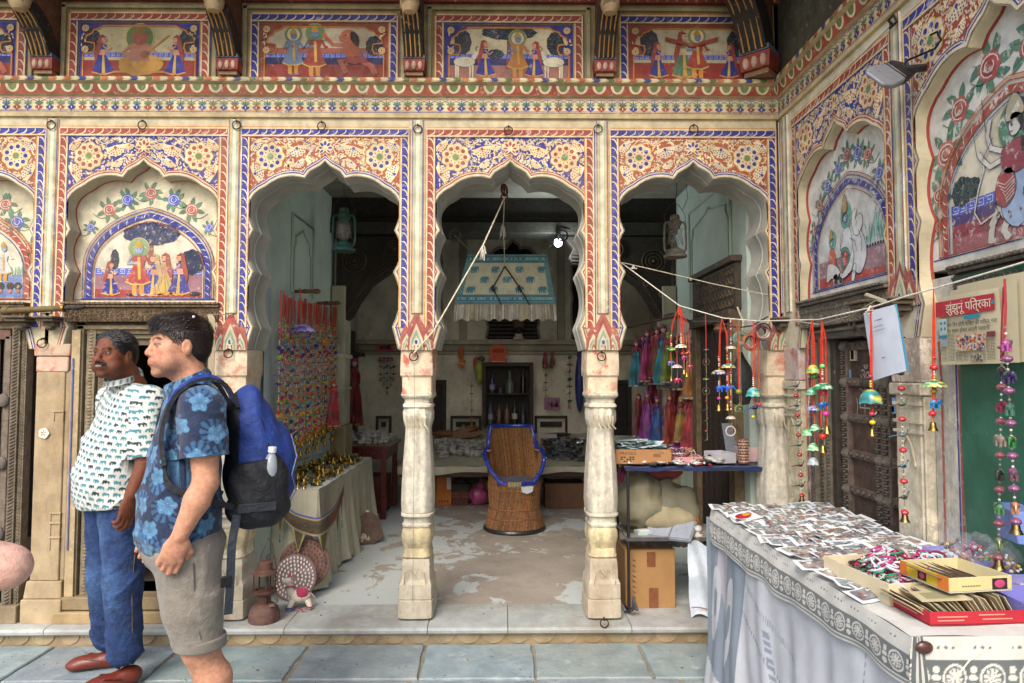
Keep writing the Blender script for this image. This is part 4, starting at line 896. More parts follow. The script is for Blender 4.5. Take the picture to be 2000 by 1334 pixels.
# ---------------- carved lintels, doorways ----------------
def lintel(x0,x1,M,parent,y=0,z0=None,z1=None,col='#6e5a42',mt=M_carved,w_=.10):
 z0=z0 or Zc(629);z1=z1 or Zc(592);l=bpy.data.objects.new('carved_lintel',None);COL.objects.link(l);l.parent=parent
 mb=MB();mb.box(x0,x1,y-.0,y+w_,z0,z1-.03,col,M);mb.box(x0-.005,x1+.005,y-.018,y+w_,z1-.028,z1-.014,mul(col,1.1),M);mb.box(x0-.005,x1+.005,y-.026,y+w_,z1-.012,z1,mul(col,1.25),M);mb.build('block',mt,l,bevel=.003)
 mb=MB();n=int((x1-x0)/.028)
 for i in range(n):
  x=x0+(i+.5)*(x1-x0)/n
  mb.ell((x,y-.020,z1-.006),(.012,.012,.009),mul(col,1.2),6,4,M)
  for k in range(3):
   zz=z0+.012+k*(z1-z0-.05)/2.6
   mb.tube([(x+.011*math.cos(t+k+i),y-.002,zz+.011*math.sin(t+k+i))for t in(0,.9,1.8,2.7,3.6,4.5)],.0034,mul(col,rnd(.8,1.3)),4,M)
   mb.ell((x+rnd(-.004,.004),y-.001,zz),.006,mul(col,rnd(.7,1.2)),5,4,M)
 mb.build('scroll_carving',mt,l,kind='stuff');return l
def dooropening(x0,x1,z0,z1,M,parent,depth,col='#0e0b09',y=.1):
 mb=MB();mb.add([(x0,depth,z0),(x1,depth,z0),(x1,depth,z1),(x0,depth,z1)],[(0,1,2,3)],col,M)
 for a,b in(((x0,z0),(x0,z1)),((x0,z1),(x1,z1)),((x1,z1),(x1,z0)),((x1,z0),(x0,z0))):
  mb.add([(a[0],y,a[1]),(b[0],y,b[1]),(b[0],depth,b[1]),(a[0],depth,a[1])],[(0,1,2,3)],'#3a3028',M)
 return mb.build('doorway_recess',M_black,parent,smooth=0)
def carvedstrip(x,w_,z0,z1,M,parent,y,col,kind=0,mt=M_oldwood,name='carved_jamb'):
 mb=MB();mb.box(x-w_/2,x+w_/2,y,y+.06,z0,z1,col,M);j=mb.build(name,mt,parent,bevel=.002)
 mb=MB();st=.019;n=int((z1-z0)/st)
 for i in range(n):
  z=z0+(i+.5)*st
  if kind==0:mb.tube([(x-w_*.3,y-.002,z-.007),(x+w_*.05,y-.006,z+.003),(x+w_*.3,y-.002,z+.009)],.0042,mul(col,rnd(.9,1.2)),4,M)
  elif kind==1:mb.ell((x,y-.002,z),(w_*.28,.006,.0075),mul(col,rnd(.9,1.25)),6,4,M)
  else:mb.tube([(x+w_*.26*math.cos(t),y-.002,z+.008*math.sin(t))for t in(0,1.2,2.4,3.6,4.8,6.2)],.0032,mul(col,rnd(.85,1.2)),4,M)
 mb.build('carved_beading',mt,j,kind='stuff');return j
zL=Zc(629);zthr=Zc(1163)
# bay 1 (doorway behind the two men)
lintel(CTR[1]-AW+.01,CTR[1]+AW+.02,F0,arc,-.012)
mb=MB();mb.box(Xc(120),Xc(440),.10,.32,zL-.12,Zc(560),'#b9ab8c');mb.box(-3.5,Xc(60,600),.10,.32,zL-.06,Zc(560),'#b9ab8c');mb.box(Xc(378),Xc(440),.12,.3,.1,zL,'#8f8166');mb.box(Xc(120),Xc(150),.1,.3,.1,zL,'#8f8166');mb.build('lintel_backing',M_plaster,arc)
d1=bpy.data.objects.new('carved_doorway',None);COL.objects.link(d1);d1.parent=arc
xa,xb=Xc(150),Xc(392)
for x,w_,y,k in((xa+.02,.04,.02,0),(xa+.075,.05,.035,1),(xa+.125,.035,.055,2)):
 carvedstrip(x,w_,zthr,zL-.02,F0,d1,y,'#84765e' if k else '#8f8166',k)
 carvedstrip(xa+xb-x,w_,zthr,zL-.02,F0,d1,y,'#84765e',k)
for i,(h0,y)in enumerate(((.02,.02),(.045,.04),(.07,.06))):
 mb=MB();mb.box(xa,xb,y,y+.1,zL-h0-.022,zL-h0+.001,['#8a7a5e','#7d6d54','#8a7a5e'][i]);mb.build('head_moulding',M_oldwood,d1,bevel=.002)
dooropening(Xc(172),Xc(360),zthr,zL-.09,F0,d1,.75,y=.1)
mb=MB();mb.box(Xc(172)-.07,Xc(172)+.012,.08,.16,zthr,zL-.09,'#4a3f34');mb.box(Xc(172),Xc(360),.08,.16,zL-.13,zL-.09,'#6a5d4a');mb.build('inner_frame',M_oldwood,d1)
mb=MB();mb.box(Xc(172)+.015,Xc(172)+.04,.14,.55,zthr,zL-.13,'#3d3127');mb.box(Xc(172)+.01,Xc(172)+.05,.14,.2,zthr,zL-.13,'#55493b');mb.build('open_door_leaf',M_oldwood,d1)
mb=MB();mb.box(Xc(300),Xc(360),.2,.24,zthr,Zc(1000),'#6a5f50');mb.box(Xc(300),Xc(360),.19,.2,Zc(1100),Zc(1080),'#7a6f5e');mb.build('lower_door_board',M_oldwood,d1)
mb=MB();mb.box(xa-.03,xb+.03,-.01,.3,Zc(1188),zthr,'#8c7a5c');mb.build('threshold',M_ochre,d1,bevel=.006)
mb=MB();mb.box(xa-.06,xb+.1,-.03,.3,.10,Zc(1190),'#a58f68');mb.build('door_sill',M_ochre,d1,bevel=.008)
# bay 0 window with wooden bars
lintel(-3.5,Xc(52,600),F0,arc,-.012)
w0=bpy.data.objects.new('barred_window',None);COL.objects.link(w0);w0.parent=arc
xw=Xc(46,700)
mb=MB();mb.box(xw-.13,xw-.095,.03,.11,.2,zL-.08,'#6f6253');mb.box(-3.5,xw-.1,.03,.11,zL-.10,zL-.04,'#6b4f42');mb.build('window_frame',M_oldwood,w0,bevel=.004)
carvedstrip(xw-.05,.045,.2,zL-.01,F0,w0,.005,'#6f6250',0);carvedstrip(xw-.012,.03,.2,zL-.01,F0,w0,.02,'#7a6c56',2)
mb=MB();mb.box(-3.5,xw,.02,.1,zL-.04,zL,'#6b5b46');mb.build('window_head',M_oldwood,w0,bevel=.004)
for y_ in(782,906,1045):
 mb=MB();z=at(20,y_,0).z;mb.box(-3.5,xw-.09,.02,.09,z-.025,z+.025,'#6d6359');mb.ell((xw-.12,.02,z),(.035,.02,.04),'#6d6359',8,6);mb.build('window_rail',M_oldwood,w0,bevel=.006)
x=xw-.155
while x>-3.4:
 mb=MB();mb.tube([(x,.07,Zc(1055)),(x,.07,zL-.09)],.0065,'#5a4a3e',6);mb.build('window_bar',M_oldwood,w0);x-=.032
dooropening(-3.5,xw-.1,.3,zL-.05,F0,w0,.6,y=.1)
mb=MB();mb.box(-3.5,xw,.03,.12,.10,Zc(1055),'#6f6658');mb.build('window_panel',M_oldwood,w0);mb=MB();mb.box(-3.5,xw+.02,-.02,.12,.10,.2,'#8a7a60');mb.build('window_sill',M_ochre,w0,bevel=.006)
# pier between them
def pier(x0,x1,M,parent,mtop,mlow,col,zt=ZB+.03):
 c=bpy.data.objects.new('wall_pier',None);COL.objects.link(c);c.parent=parent
 mb=MB();mb.box(x0,x1,-.005,.25,ZB-.04,zt,'#bda58c',M);mb.box(x0+.01,x1-.012,.002,.25,ZB-.13,ZB-.042,'#c5a590',M,);mb.build('impost_block',mtop,c,bevel=.006)
 mb=MB();mb.box(x0+.012,x1-.03,.004,.25,.33,ZB-.13,col,M);mb.box(x1-.03,x1-.002,.012,.25,.33,ZB-.125,mul(col,.95),M);mb.build('shaft',mlow,c,bevel=.006)
 mb=MB();mb.box(x0-.012,x1-.002,-.012,.25,.235,.33,col,M,taper=.01);mb.box(x0-.018,x1+.002,-.022,.25,.10,.234,mul(col,1.05),M);mb.build('base_block',mlow,c,bevel=.006)
 mb=MB()
 for z,h in((.50,.065),(.58,.065),(.66,.04),(1.22,.05)):
  for a,b,cc,d in((x1-.085,x1-.08,z,z+h),(x1-.034,x1-.029,z,z+h)):mb.box(a,b,-.001,.01,cc,d,mul(col,1.1),M)
  mb.box(x1-.09,x1-.026,-.003,.01,z+h,z+h+.009,mul(col,1.15),M)
 mb.build('sunk_panel',mlow,c,bevel=.002);return c
p0=pier(Xc(60,900),Xc(131,900),F0,arc,M_pink,M_ochre,'#a89474')
mb=MB();mb.box(Xc(131,900)+.002,Xc(131,900)+.05,.005,.2,.22,Zc(645),'#a8936e');mb.box(Xc(131,900)+.012,Xc(131,900)+.02,-.002,.2,.5,Zc(700),'#4f5a90');mb.build('slender_moulding',M_fresco,p0)
P=Paint(F0,-.006);P.disc((Xc(60,900)+Xc(131,900))/2-.03,Zc(845),.03,'#d8d0c0',2,14,scal=.1,ns=5)
for k in range(5):a=k*1.2;P.line([((Xc(60,900)+Xc(131,900))/2-.03+.004*math.cos(a),Zc(845)+.004*math.sin(a)),((Xc(60,900)+Xc(131,900))/2-.03+.017*math.cos(a+.4),Zc(845)+.017*math.sin(a+.4))],.004,'#7a2f28',3)
P.build('painted_mark',M_pink,p0,smooth=0)
mb=MB();mb.box(CTR[1]-AW-.12,CTR[1]-AW+.004,.0,.25,ZB-.02,ZB+.01,PLC);mb.build('pier_top',M_fresco,arc)
# carved consoles
def console(x,z,w_,M,parent,col='#6a5b48',d=.11,mt=M_oldwood):
 mb=MB();mb.box(x-w_/2,x+w_/2,-d,.02,z-.012,z,col,M);mb.box(x-w_*.42,x+w_*.42,-d*.85,.02,z-.03,z-.014,mul(col,.9),M);mb.box(x-w_*.3,x+w_*.3,-d*.55,.02,z-.055,z-.032,mul(col,.85),M);mb.ell((x,-d*.35,z-.06),(w_*.22,d*.3,.02),col,8,5,M)
 return mb.build('wall_console',mt,parent,bevel=.004)
console(Xc(52,615),Zc(617)-.01,.13,F0,arc);console(Xc(108,615),Zc(617)-.01,.11,F0,arc)
console(1.00,atX(1706,590,XR).z,.15,F1,side);console(1.20,atX(1706,590,XR).z-.01,.16,F1,side);console(.02,atX(1545,625,XR).z+.02,.15,F1,side,d=.08)
# ---------------- right wall: carved double door, weathered pier, second opening ----------------
lintel(S1-AW+.01,S1+AW,F1,side,-.005,z0=1.725,z1=1.872,col='#6b6459');lintel(S2-AW+.17,S2+AW,F1,side,.02,z0=1.77,z1=1.87,col='#5d574e')
dr=bpy.data.objects.new('carved_double_door',None);COL.objects.link(dr);dr.parent=side
for x,w_,y,k in((.30,.05,.02,2),(.36,.045,.04,0),(.41,.03,.05,1)):carvedstrip(x,w_,.1,1.70,F1,dr,y,'#6c6354',k)
mb=MB();mb.box(.28,1.08,.03,.12,1.66,1.725,'#5a544b',F1);mb.box(.28,1.08,.015,.12,1.695,1.71,'#7b7264',F1);mb.build('head_moulding',M_oldwood,dr,bevel=.003)
mb=MB();mb.box(.425,1.10,.14,.18,.1,1.66,'#2c211b',F1);mb.build('door_boards',M_wood,dr)
mb=MB();mb.box(.43,.475,.06,.14,.1,1.66,'#3a322a',F1);mb.build('door_frame',M_oldwood,dr,bevel=.003)
seam=.845
DC='#6a5a50'
for a,b in((.485,seam-.006),(seam+.006,1.09)):
 lf=bpy.data.objects.new('door_leaf',None);COL.objects.link(lf);lf.parent=dr
 mb=MB();mb.box(a,b,.115,.14,.1,1.65,'#58453c',F1)
 for z in[1.62-k*.175 for k in range(9)]:mb.box(a,b,.095,.12,z-.02,z+.02,DC,F1)
 for st_ in((a,a+.05),(b-.05,b)):mb.box(st_[0],st_[1],.088,.125,.1,1.65,DC,F1)
 mb.build('leaf_boards',M_wood,lf,bevel=.004)
 mb=MB()
 for z in[1.62-k*.175 for k in range(9)]:
  for x in[a+.075+q*(b-a-.15)/4 for q in range(5)]:mb.ell((x,.094,z),(.011,.012,.011),'#5f564c',8,5,F1)
  for x in(a+.025,b-.025):mb.lathe([(0,-.016),(.024,-.012),(.03,0),(.016,.014),(0,.024)],'#6a6055',(0,0,0),8,F1@Matrix.Translation((x,.086,z))@Matrix.Rotation(R(90),4,'X'))
 mb.build('iron_boss',M_oldwood,lf,kind='stuff')
 mb=MB()
 for x in(a+.025,b-.025):
  for k in range(60):
   z=.12+k*.0255
   if z<1.64:mb.box(x-.017,x+.017,.078,.09,z,z+.007,'#6e6459',F1);mb.ell((x,.08,z+.016),(.012,.01,.006),'#5e554b',6,4,F1)
 mb.build('stile_carving',M_oldwood,lf,kind='stuff')
 # chalk marks on the door
P=Paint(F1,.112)
def chalk(pts):P.line(pts,.006,'#a59b90',1)
gx,gz=.66,atX(1665,795,XR+.1).z
chalk([(gx,gz-.045),(gx,gz+.045)]);chalk([(gx-.045,gz),(gx+.045,gz)]);chalk([(gx,gz+.045),(gx+.045,gz+.045)]);chalk([(gx+.045,gz),(gx+.045,gz-.045)]);chalk([(gx,gz-.045),(gx-.045,gz-.045)]);chalk([(gx-.045,gz),(gx-.045,gz+.045)])
chalk([(gx-.075,gz-.04),(gx-.066,gz+.0),(gx-.074,gz+.045)]);chalk([(gx+.075,gz-.04),(gx+.07,gz+.04)])
om=atX(1665,735,XR+.1).z
def textmesh(s,size,col,M,mt=M_chalk,name='lettering',parent=None,ext=.0006,align='CENTER',sx=1,shear=0,bold=0):
 cu=bpy.data.curves.new('t','FONT');cu.body=s;cu.size=size;cu.extrude=ext;cu.align_x=align;cu.align_y='CENTER';cu.resolution_u=2;cu.shear=shear;cu.offset=bold
 o=bpy.data.objects.new('t',cu);COL.objects.link(o);bpy.context.view_layer.update()
 me=bpy.data.meshes.new_from_object(o.evaluated_get(bpy.context.evaluated_depsgraph_get()));bpy.data.objects.remove(o)
 mb=MB();mb.add([M@Vector((v.co.x*sx,v.co.y,v.co.z))for v in me.vertices],[tuple(p.vertices)for p in me.polygons],col)
 return mb.build(name,mt,parent,smooth=0)
def tM(o,ux,uy):
 ux=Vector(ux).normalized();uy=Vector(uy).normalized();uz=ux.cross(uy)
 return Matrix(((ux.x,uy.x,uz.x,o[0]),(ux.y,uy.y,uz.y,o[1]),(ux.z,uy.z,uz.z,o[2]),(0,0,0,1)))
textmesh('ॐ',.10,'#a59b90',tM((XR+.112,-.665,om),(0,-1,0),(0,0,1)),parent=dr)
P.line([(gx-.05+k*.012,om-.065+.006*math.sin(k*1.5))for k in range(9)],.004,'#a59b90',1)
P.build('chalk_marks',M_chalk,dr,smooth=0)
# stickers pasted on the door
for k,(px,py,w_,h,c1,c2)in enumerate(((1664,688,.055,.085,'#b9a98f','#37445c'),(1652,735,.06,.065,'#6f9fc5','#3f6f9c'),(1654,846,.06,.065,'#9fa6ac','#6d7680'),(1733,740,.07,.07,'#6c7884','#3a3a40'),(1726,790,.075,.08,'#c9c860','#7d8c94'),(1742,792,.045,.07,'#8fb8d8','#3f6a8a'),(1734,862,.04,.10,'#5d4434','#7a2a24'))):
 q=atX(px,py,XR+.1);mb=MB();s_=-q.y;mb.box(s_-w_/2,s_+w_/2,.103 if k!=6 else .105,.112,q.z-h/2,q.z+h/2,c1,F1)
 for j in range(5):a_=rnd(-.3,.1)*w_;mb.box(s_+a_,s_+a_+w_*.25,.1015 if k!=6 else .1035,.1025 if k!=6 else .1045,q.z-h*.4,q.z-h*.4+h*rnd(.3,.75),jit(c2,.4),F1)
 mb.build('pasted_sticker',M_paper,dr,smooth=0)
 # door latch chain
mb=MB();q=atX(1668,632,XR+.02);s_=-q.y;mb.torus((s_,.01,q.z),.022,.007,'#6a5f52',14,6,None,F1);mb.tube([(s_+.02,.02,q.z-.01),(s_+.1,.05,q.z-.09),(s_+.14,.06,q.z-.12)],[.012,.008,.008],'#6a5f52',6,F1);mb.torus((s_+.15,.06,q.z-.13),.02,.006,'#6a5f52',12,6,None,F1);mb.build('latch_chain',M_iron,dr)
# pier between the openings
def sidepier(x0,x1,col,name='wall_pier'):
 c=bpy.data.objects.new(name,None);COL.objects.link(c);c.parent=side
 mb=MB();mb.box(x0,x1,-.002,.2,1.45,ZB+.005,'#b9a9a0',F1);mb.box(x0-.006,x1+.006,-.012,.2,1.40,1.448,'#bdb49f',F1);mb.build('impost_block',M_pink if x0<.3 else M_column,c,bevel=.006)
 mb=MB();mb.box(x0+.02,x1-.02,.002,.2,0,1.40,col,F1);mb.box(x0+.005,x0+.016,.008,.2,0,1.398,'#8f4a42',F1);mb.box(x1-.016,x1-.005,.008,.2,0,1.398,mul(col,.9),F1);mb.build('shaft',M_column,c,bevel=.004)
 mb=MB()
 for z in(1.36,1.29,1.25):mb.box(x0+.012,x1-.012,-.008,.01,z,z+.012,'#c9c0a8',F1)
 a=(x0+x1)/2
 mb.tube([(a-.05,-.002,1.12),(a-.03,-.004,1.2),(a,-.004,1.24),(a+.03,-.004,1.2),(a+.05,-.002,1.12)],.005,'#b9ae92',5,F1);mb.build('carving',M_column,c,kind='stuff');return c
sp=sidepier(S1+AW+.0,S2-AW+.0,'#cdc4ac');sidepier(.0,.20,'#c0b493')
mb=MB();mb.box(.205,.28,.03,.2,0,ZB+.2,'#b3a68c',F1);mb.box(.225,.235,.024,.2,0,ZB+.2,'#8f5048',F1);mb.box(.255,.262,.024,.2,.0,ZB+.2,'#5a649c',F1);mb.build('door_reveal',M_column,side)
mb=MB();mb.box(S2-AW,S2-AW+.165,.045,.2,0,ZB+.22,'#bdb9ae',F1);mb.build('jamb',M_column,side,bevel=.003)
P=Paint(F1,.044);P.line([(S2-AW+.135,.2),(S2-AW+.135,1.6)],.008,BLUE,1);P.line([(S2-AW+.152,.2),(S2-AW+.152,1.6)],.012,'#9c4a48',1);P.line([(S2-AW+.04,.2),(S2-AW+.05,1.45),(S2-AW+.04,1.6),(S2-AW+.09,1.75)],.012,'#a8483e',1);P.build('painted_line',M_fresco2,side,smooth=0)
gb=MB();gx0=S2-AW+.17;g0=1.83
def gsh(u,v):
 x=gx0+u*1.3;z=v*(g0-.0);return(x,.035+.004*math.sin(x*9)+.004*math.sin(z*5+x*3)-(.03*max(0,(v-.965)/.035)),z)
gb.grid(gsh,26,40,'#2a5d49',F1)
solo('green_metal_sheet',gb,mat('green_enamel_sheet',.42,var=.12,vs=5,bump=.25,bs=8,bd=.01,grime=.25,gcol='#4f8a78',gs=5,wear=.08,wcol='#8ab3a2',ws=30),'dark green painted metal sheet closing the opening at the far right under the newspaper','sheet')
# wall lower fill behind everything
mb=MB();mb.box(-.3,3.2,.2,.3,-.05,ZT,'#8f8672',F1);mb.build('wall_core',M_plaster,side)
# ---------------- shop room ----------------
rm=thing('shop_room','dim plastered room behind the arches with a beam, a ledge and dark cusped niches','room')
def wall(name,x0,x1,y0,y1,z0,z1,col,mt):mb=MB();mb.box(x0,x1,y0,y1,z0,z1,col);return mb.build(name,mt,rm,smooth=0)
YB=4.75;CH=3.45
wl=wall('left_wall',-1.65,-1.5,.281,2.05,0,3.12,'#bccabb',M_green);wr=wall('right_wall',1.5,1.64,.281,2.05,0,3.12,'#b0bcb0',M_green)
wall('front_ceiling',-1.65,1.65,.0,2.0,3.02,3.1,'#8a887c',M_room)
wall('front_upper_wall',-1.65,1.605,.281,.34,2.86,3.02,'#9a998e',M_room)
wall('left_back_wall',-2.0,-1.85,2.05,YB,0,CH,'#c0bfb0',M_room);wall('right_back_wall',1.85,2.0,2.05,YB,0,CH,'#c0bfb0',M_room)
wall('left_return',-1.99,-1.52,2.051,2.2,0,CH,'#c0c4b6',M_room);wall('right_return',1.52,1.99,2.051,2.2,0,CH,'#c0c4b6',M_room)
wall('back_ceiling',-2.0,2.0,2.3,YB+.2,CH,CH+.1,'#3a362e',M_room)
bw=wall('back_wall',-2.0,2.0,YB,YB+.2,0,CH,'#d6cdb6',M_room)
# pilasters at the end of the side walls
for s_ in(-1,1):
 mb=MB();mb.box(s_*1.43-.06,s_*1.43+.06,1.97,2.2,1.05,2.25,'#a9a68f');mb.box(s_*1.43-.075,s_*1.43+.075,1.95,2.22,1.62,1.66,'#b5b098');mb.box(s_*1.43-.07,s_*1.43+.07,1.96,2.22,1.35,1.38,'#b5b098');mb.box(s_*1.43-.08,s_*1.43+.08,1.94,2.22,.1,1.05,'#8c7e60');mb.build('inner_pilaster',M_room,rm,bevel=.008)
 # beam and its carved wooden arch brackets
mb=MB();mb.box(-1.55,1.55,1.98,2.2,2.84,3.45,'#26221c');mb.box(-1.55,1.55,1.93,2.22,2.70,2.80,'#37352c');mb.box(-1.55,1.55,1.95,2.22,2.805,2.84,'#201c17');mb.build('timber_beam',M_wood,rm,bevel=.006)
for s_ in(-1,1):
 mb=MB();x0=s_*1.46;pts=[(x0,2.69),(x0,2.0),(x0-s_*.05,1.93),(x0-s_*.13,1.98),(x0-s_*.19,2.1),(x0-s_*.30,2.26),(x0-s_*.47,2.38),(x0-s_*.70,2.43),(x0-s_*.86,2.44),(x0-s_*.9,2.5),(x0-s_*.86,2.58),(x0-s_*.95,2.69)]
 mb.prism(pts,2.0,2.14,'#2c241c');br=mb.build('wooden_bracket',M_wood,rm,bevel=.006)
 mb=MB()
 for k in range(3):mb.tube([(x0-s_*(.10+.02*k),1.99,2.0+.03*k),(x0-s_*(.17+.015*k),1.985,2.13+.03*k),(x0-s_*.30,1.985,2.29+.03*k),(x0-s_*.47,1.985,2.41+.03*k),(x0-s_*.70,1.985,2.46+.03*k),(x0-s_*.88,1.985,2.47+.03*k)],.008,'#40362a',5)
 for cx_,cz_,r_ in((x0-s_*.16,2.47,.10),(x0-s_*.50,2.57,.075),(x0-s_*.74,2.58,.06)):
  for q in(1,.7,.4):mb.torus((cx_,1.99,cz_),r_*q,.008,'#453a2c',20,5)
  mb.ell((cx_,1.99,cz_),(.02,.02,.02),'#453a2c',8,5)
 mb.build('carved_roundel',M_wood,br,kind='stuff')
 # relief panels on the side walls
def relief(s_,y0,y1,z0,z1,arch=True):
 X=s_*1.5;e=-s_;mb=MB()
 def T(y,z,d=.006):return(X+e*d,y,z)
 mb.tube([T(y0,z0),T(y0,z1),T(y1,z1),T(y1,z0)]if s_>0 else[T(y0,z0),T(y0,z1),T(y1,z1),T(y1,z0)],.011,'#a3b0a2',4)
 if arch:
  ym=(y0+y1)/2;h=(y1-y0)/2-.06
  mb.tube([T(y0+.06,z0+.02),T(y0+.06,z1-.24),T(y0+.1,z1-.2),T(y0+.1,z1-.15),T(ym-.06,z1-.1),T(ym,z1-.07),T(ym+.06,z1-.1),T(y1-.1,z1-.15),T(y1-.1,z1-.2),T(y1-.06,z1-.24),T(y1-.06,z0+.02)],.007,'#a3b0a2',4)
 mb.build('relief_panel',M_green,rm)
relief(-1,.88,1.42,2.07,2.62);relief(1,.55,1.55,1.98,2.78)
# two carved wooden pegs in the left wall
for(px,py)in((590,569),(634,592)):
 q=atX(px-14,py,-1.5);mb=MB();mb.lathe([(.012,0),(.013,.05),(.018,.07),(.014,.09),(.014,.13),(.02,.15),(.017,.17),(.006,.185)],'#6a4a30',(0,0,0),10,Matrix.Translation((-1.5,q.y,q.z))@Matrix.Rotation(R(90),4,'Y'));mb.build('wooden_peg',M_wood,rm)
 # back wall: ledge, niches, cupboard recess, small doors
mb=MB();mb.box(-1.95,1.95,YB-.10,YB+.01,1.86,1.92,'#a59c84');mb.box(-1.95,1.95,YB-.06,YB+.01,1.78,1.858,'#958c76');mb.box(-1.95,1.95,YB-.035,YB+.01,1.74,1.778,'#a59c84');mb.build('wall_ledge',M_room,rm,bevel=.008)
def nichearch(cx,hw,z0,z1):
 s=hw/AW;zz=[(x*s,z0+(z-ZB)*(z1-z0)/(AH[0][1]-ZB))for x,z in AH]
 return[(cx+x,z)for x,z in reversed(zz)]+[(cx-x,z)for x,z in zz[1:]]
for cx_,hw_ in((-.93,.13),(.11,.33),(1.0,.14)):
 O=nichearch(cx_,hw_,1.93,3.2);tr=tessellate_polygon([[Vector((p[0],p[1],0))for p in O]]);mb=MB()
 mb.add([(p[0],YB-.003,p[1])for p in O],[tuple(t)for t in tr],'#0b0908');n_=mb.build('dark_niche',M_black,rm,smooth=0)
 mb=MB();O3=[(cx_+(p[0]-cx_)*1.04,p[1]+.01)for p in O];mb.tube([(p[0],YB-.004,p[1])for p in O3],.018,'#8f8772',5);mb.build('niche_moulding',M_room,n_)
for i in range(7):
 mb=MB();z=1.95+i*.05;mb.box(-.2,.42,YB-.02,YB-.006,z,z+.018,'#4a3d30');mb.build('shutter_slat',M_wood,rm)
for cx_ in(-.52,.72):
 mb=MB();mb.box(cx_-.05,cx_+.05,YB-.03,YB+.01,1.92,3.4,'#a39b86');mb.build('wall_pilaster',M_room,rm,bevel=.008)
def smalldoor(px0,px1,pz0,pz1,Y=YB,col='#2a231d',fr='#3d3328'):
 a=at(px0,780,Y).x;b=at(px1,780,Y).x;z1=at(px0,pz0,Y).z;z0=at(px0,pz1,Y).z
 mb=MB();mb.box(a,b,Y-.012,Y,z0,z1,col)
 for k in range(5):mb.box(a+.02,b-.02,Y-.018,Y,z0+(k+.2)*(z1-z0)/5,z0+(k+.85)*(z1-z0)/5,mul(col,1.25))
 mb.box(a-.05,a,Y-.03,Y,z0,z1+.04,fr);mb.box(b,b+.05,Y-.03,Y,z0,z1+.04,fr);mb.box(a-.05,b+.05,Y-.035,Y,z1,z1+.05,fr);mb.build('small_door',M_wood,rm,bevel=.004)
smalldoor(822,864,750,850);smalldoor(1190,1225,750,850)
# low wall mouldings (framed white-and-black bands)
for px0,px1 in((880,940),(1044,1108),(735,765)):
 a=at(px0,820,YB).x;b=at(px1,820,YB).x;z=at(900,812,YB).z;mb=MB()
 mb.box(a,b,YB-.03,YB,z-.035,z,'#3a322a');mb.box(a+.03,b-.03,YB-.025,YB,z-.075,z-.036,'#b0a894');mb.box(a+.07,b-.07,YB-.03,YB,z-.14,z-.076,'#332b24');mb.box(a,a+.03,YB-.03,YB,z-.3,z-.036,'#3a322a');mb.box(b-.03,b,YB-.03,YB,z-.3,z-.036,'#3a322a');mb.build('framed_niche',M_room,rm,bevel=.003)
 # side door of the back room, doorway at left with dark inside
mb=MB();mb.box(-1.853,-1.80,3.55,4.25,.1,1.75,'#14100d');mb.box(-1.85,-1.76,3.42,3.55,.1,1.86,'#6b6455');mb.box(-1.85,-1.76,4.25,4.37,.1,1.86,'#6b6455');mb.box(-1.85,-1.70,3.35,4.45,1.70,1.75,'#231b15');mb.box(-1.85,-1.78,3.5,4.3,1.752,2.0,'#3f372c');mb.build('left_doorway',M_room,rm,bevel=.006)
mb=MB();mb.box(-1.85,-1.835,2.7,2.95,1.15,1.65,'#a9a48f');mb.build('wall_slot',M_room,rm)
# right inner wall: carved wooden door
rd=bpy.data.objects.new('carved_inner_door',None);COL.objects.link(rd);rd.parent=rm
yd0,yd1=.50,1.22
mb=MB();mb.box(1.46,1.5,yd0-.12,yd1+.14,1.90,2.22,'#3d3022');mb.box(1.43,1.5,yd0-.14,yd1+.16,2.2,2.24,'#4a3a29');mb.box(1.42,1.5,yd0-.1,yd1+.1,1.83,1.9,'#4a3a29');mb.build('lintel_panel',M_wood,rd,bevel=.004)
mb=MB()
for a in range(12):
 for b in range(4):mb.torus((1.458,yd0-.06+a*.072,1.94+b*.07),.022,.006,'#5a4a35',8,4,(0,0,R(90)))
mb.build('lintel_carving',M_wood,rd,kind='stuff')
for yy in(yd0-.06,yd1+.06):mb=MB();mb.box(1.44,1.5,yy-.06,yy+.06,.1,1.83,'#6b5a40');mb.build('door_jamb',M_wood,rd,bevel=.006)
mb=MB();mb.box(1.485,1.5,yd0,yd1,.1,1.83,'#1c1510')
for k in range(6):mb.box(1.475,1.49,yd0+.01+k*.12,yd0+.11+k*.12,.1,1.83,'#2c2018')
mb.build('door_planks',M_wood,rd)
mb=MB();mb.lathe([(.035,-.02),(.05,0),(.04,.02),(.05,.04)],'#6a4a30',(1.44,.62,1.78),10);mb.build('door_boss',M_wood,rd)
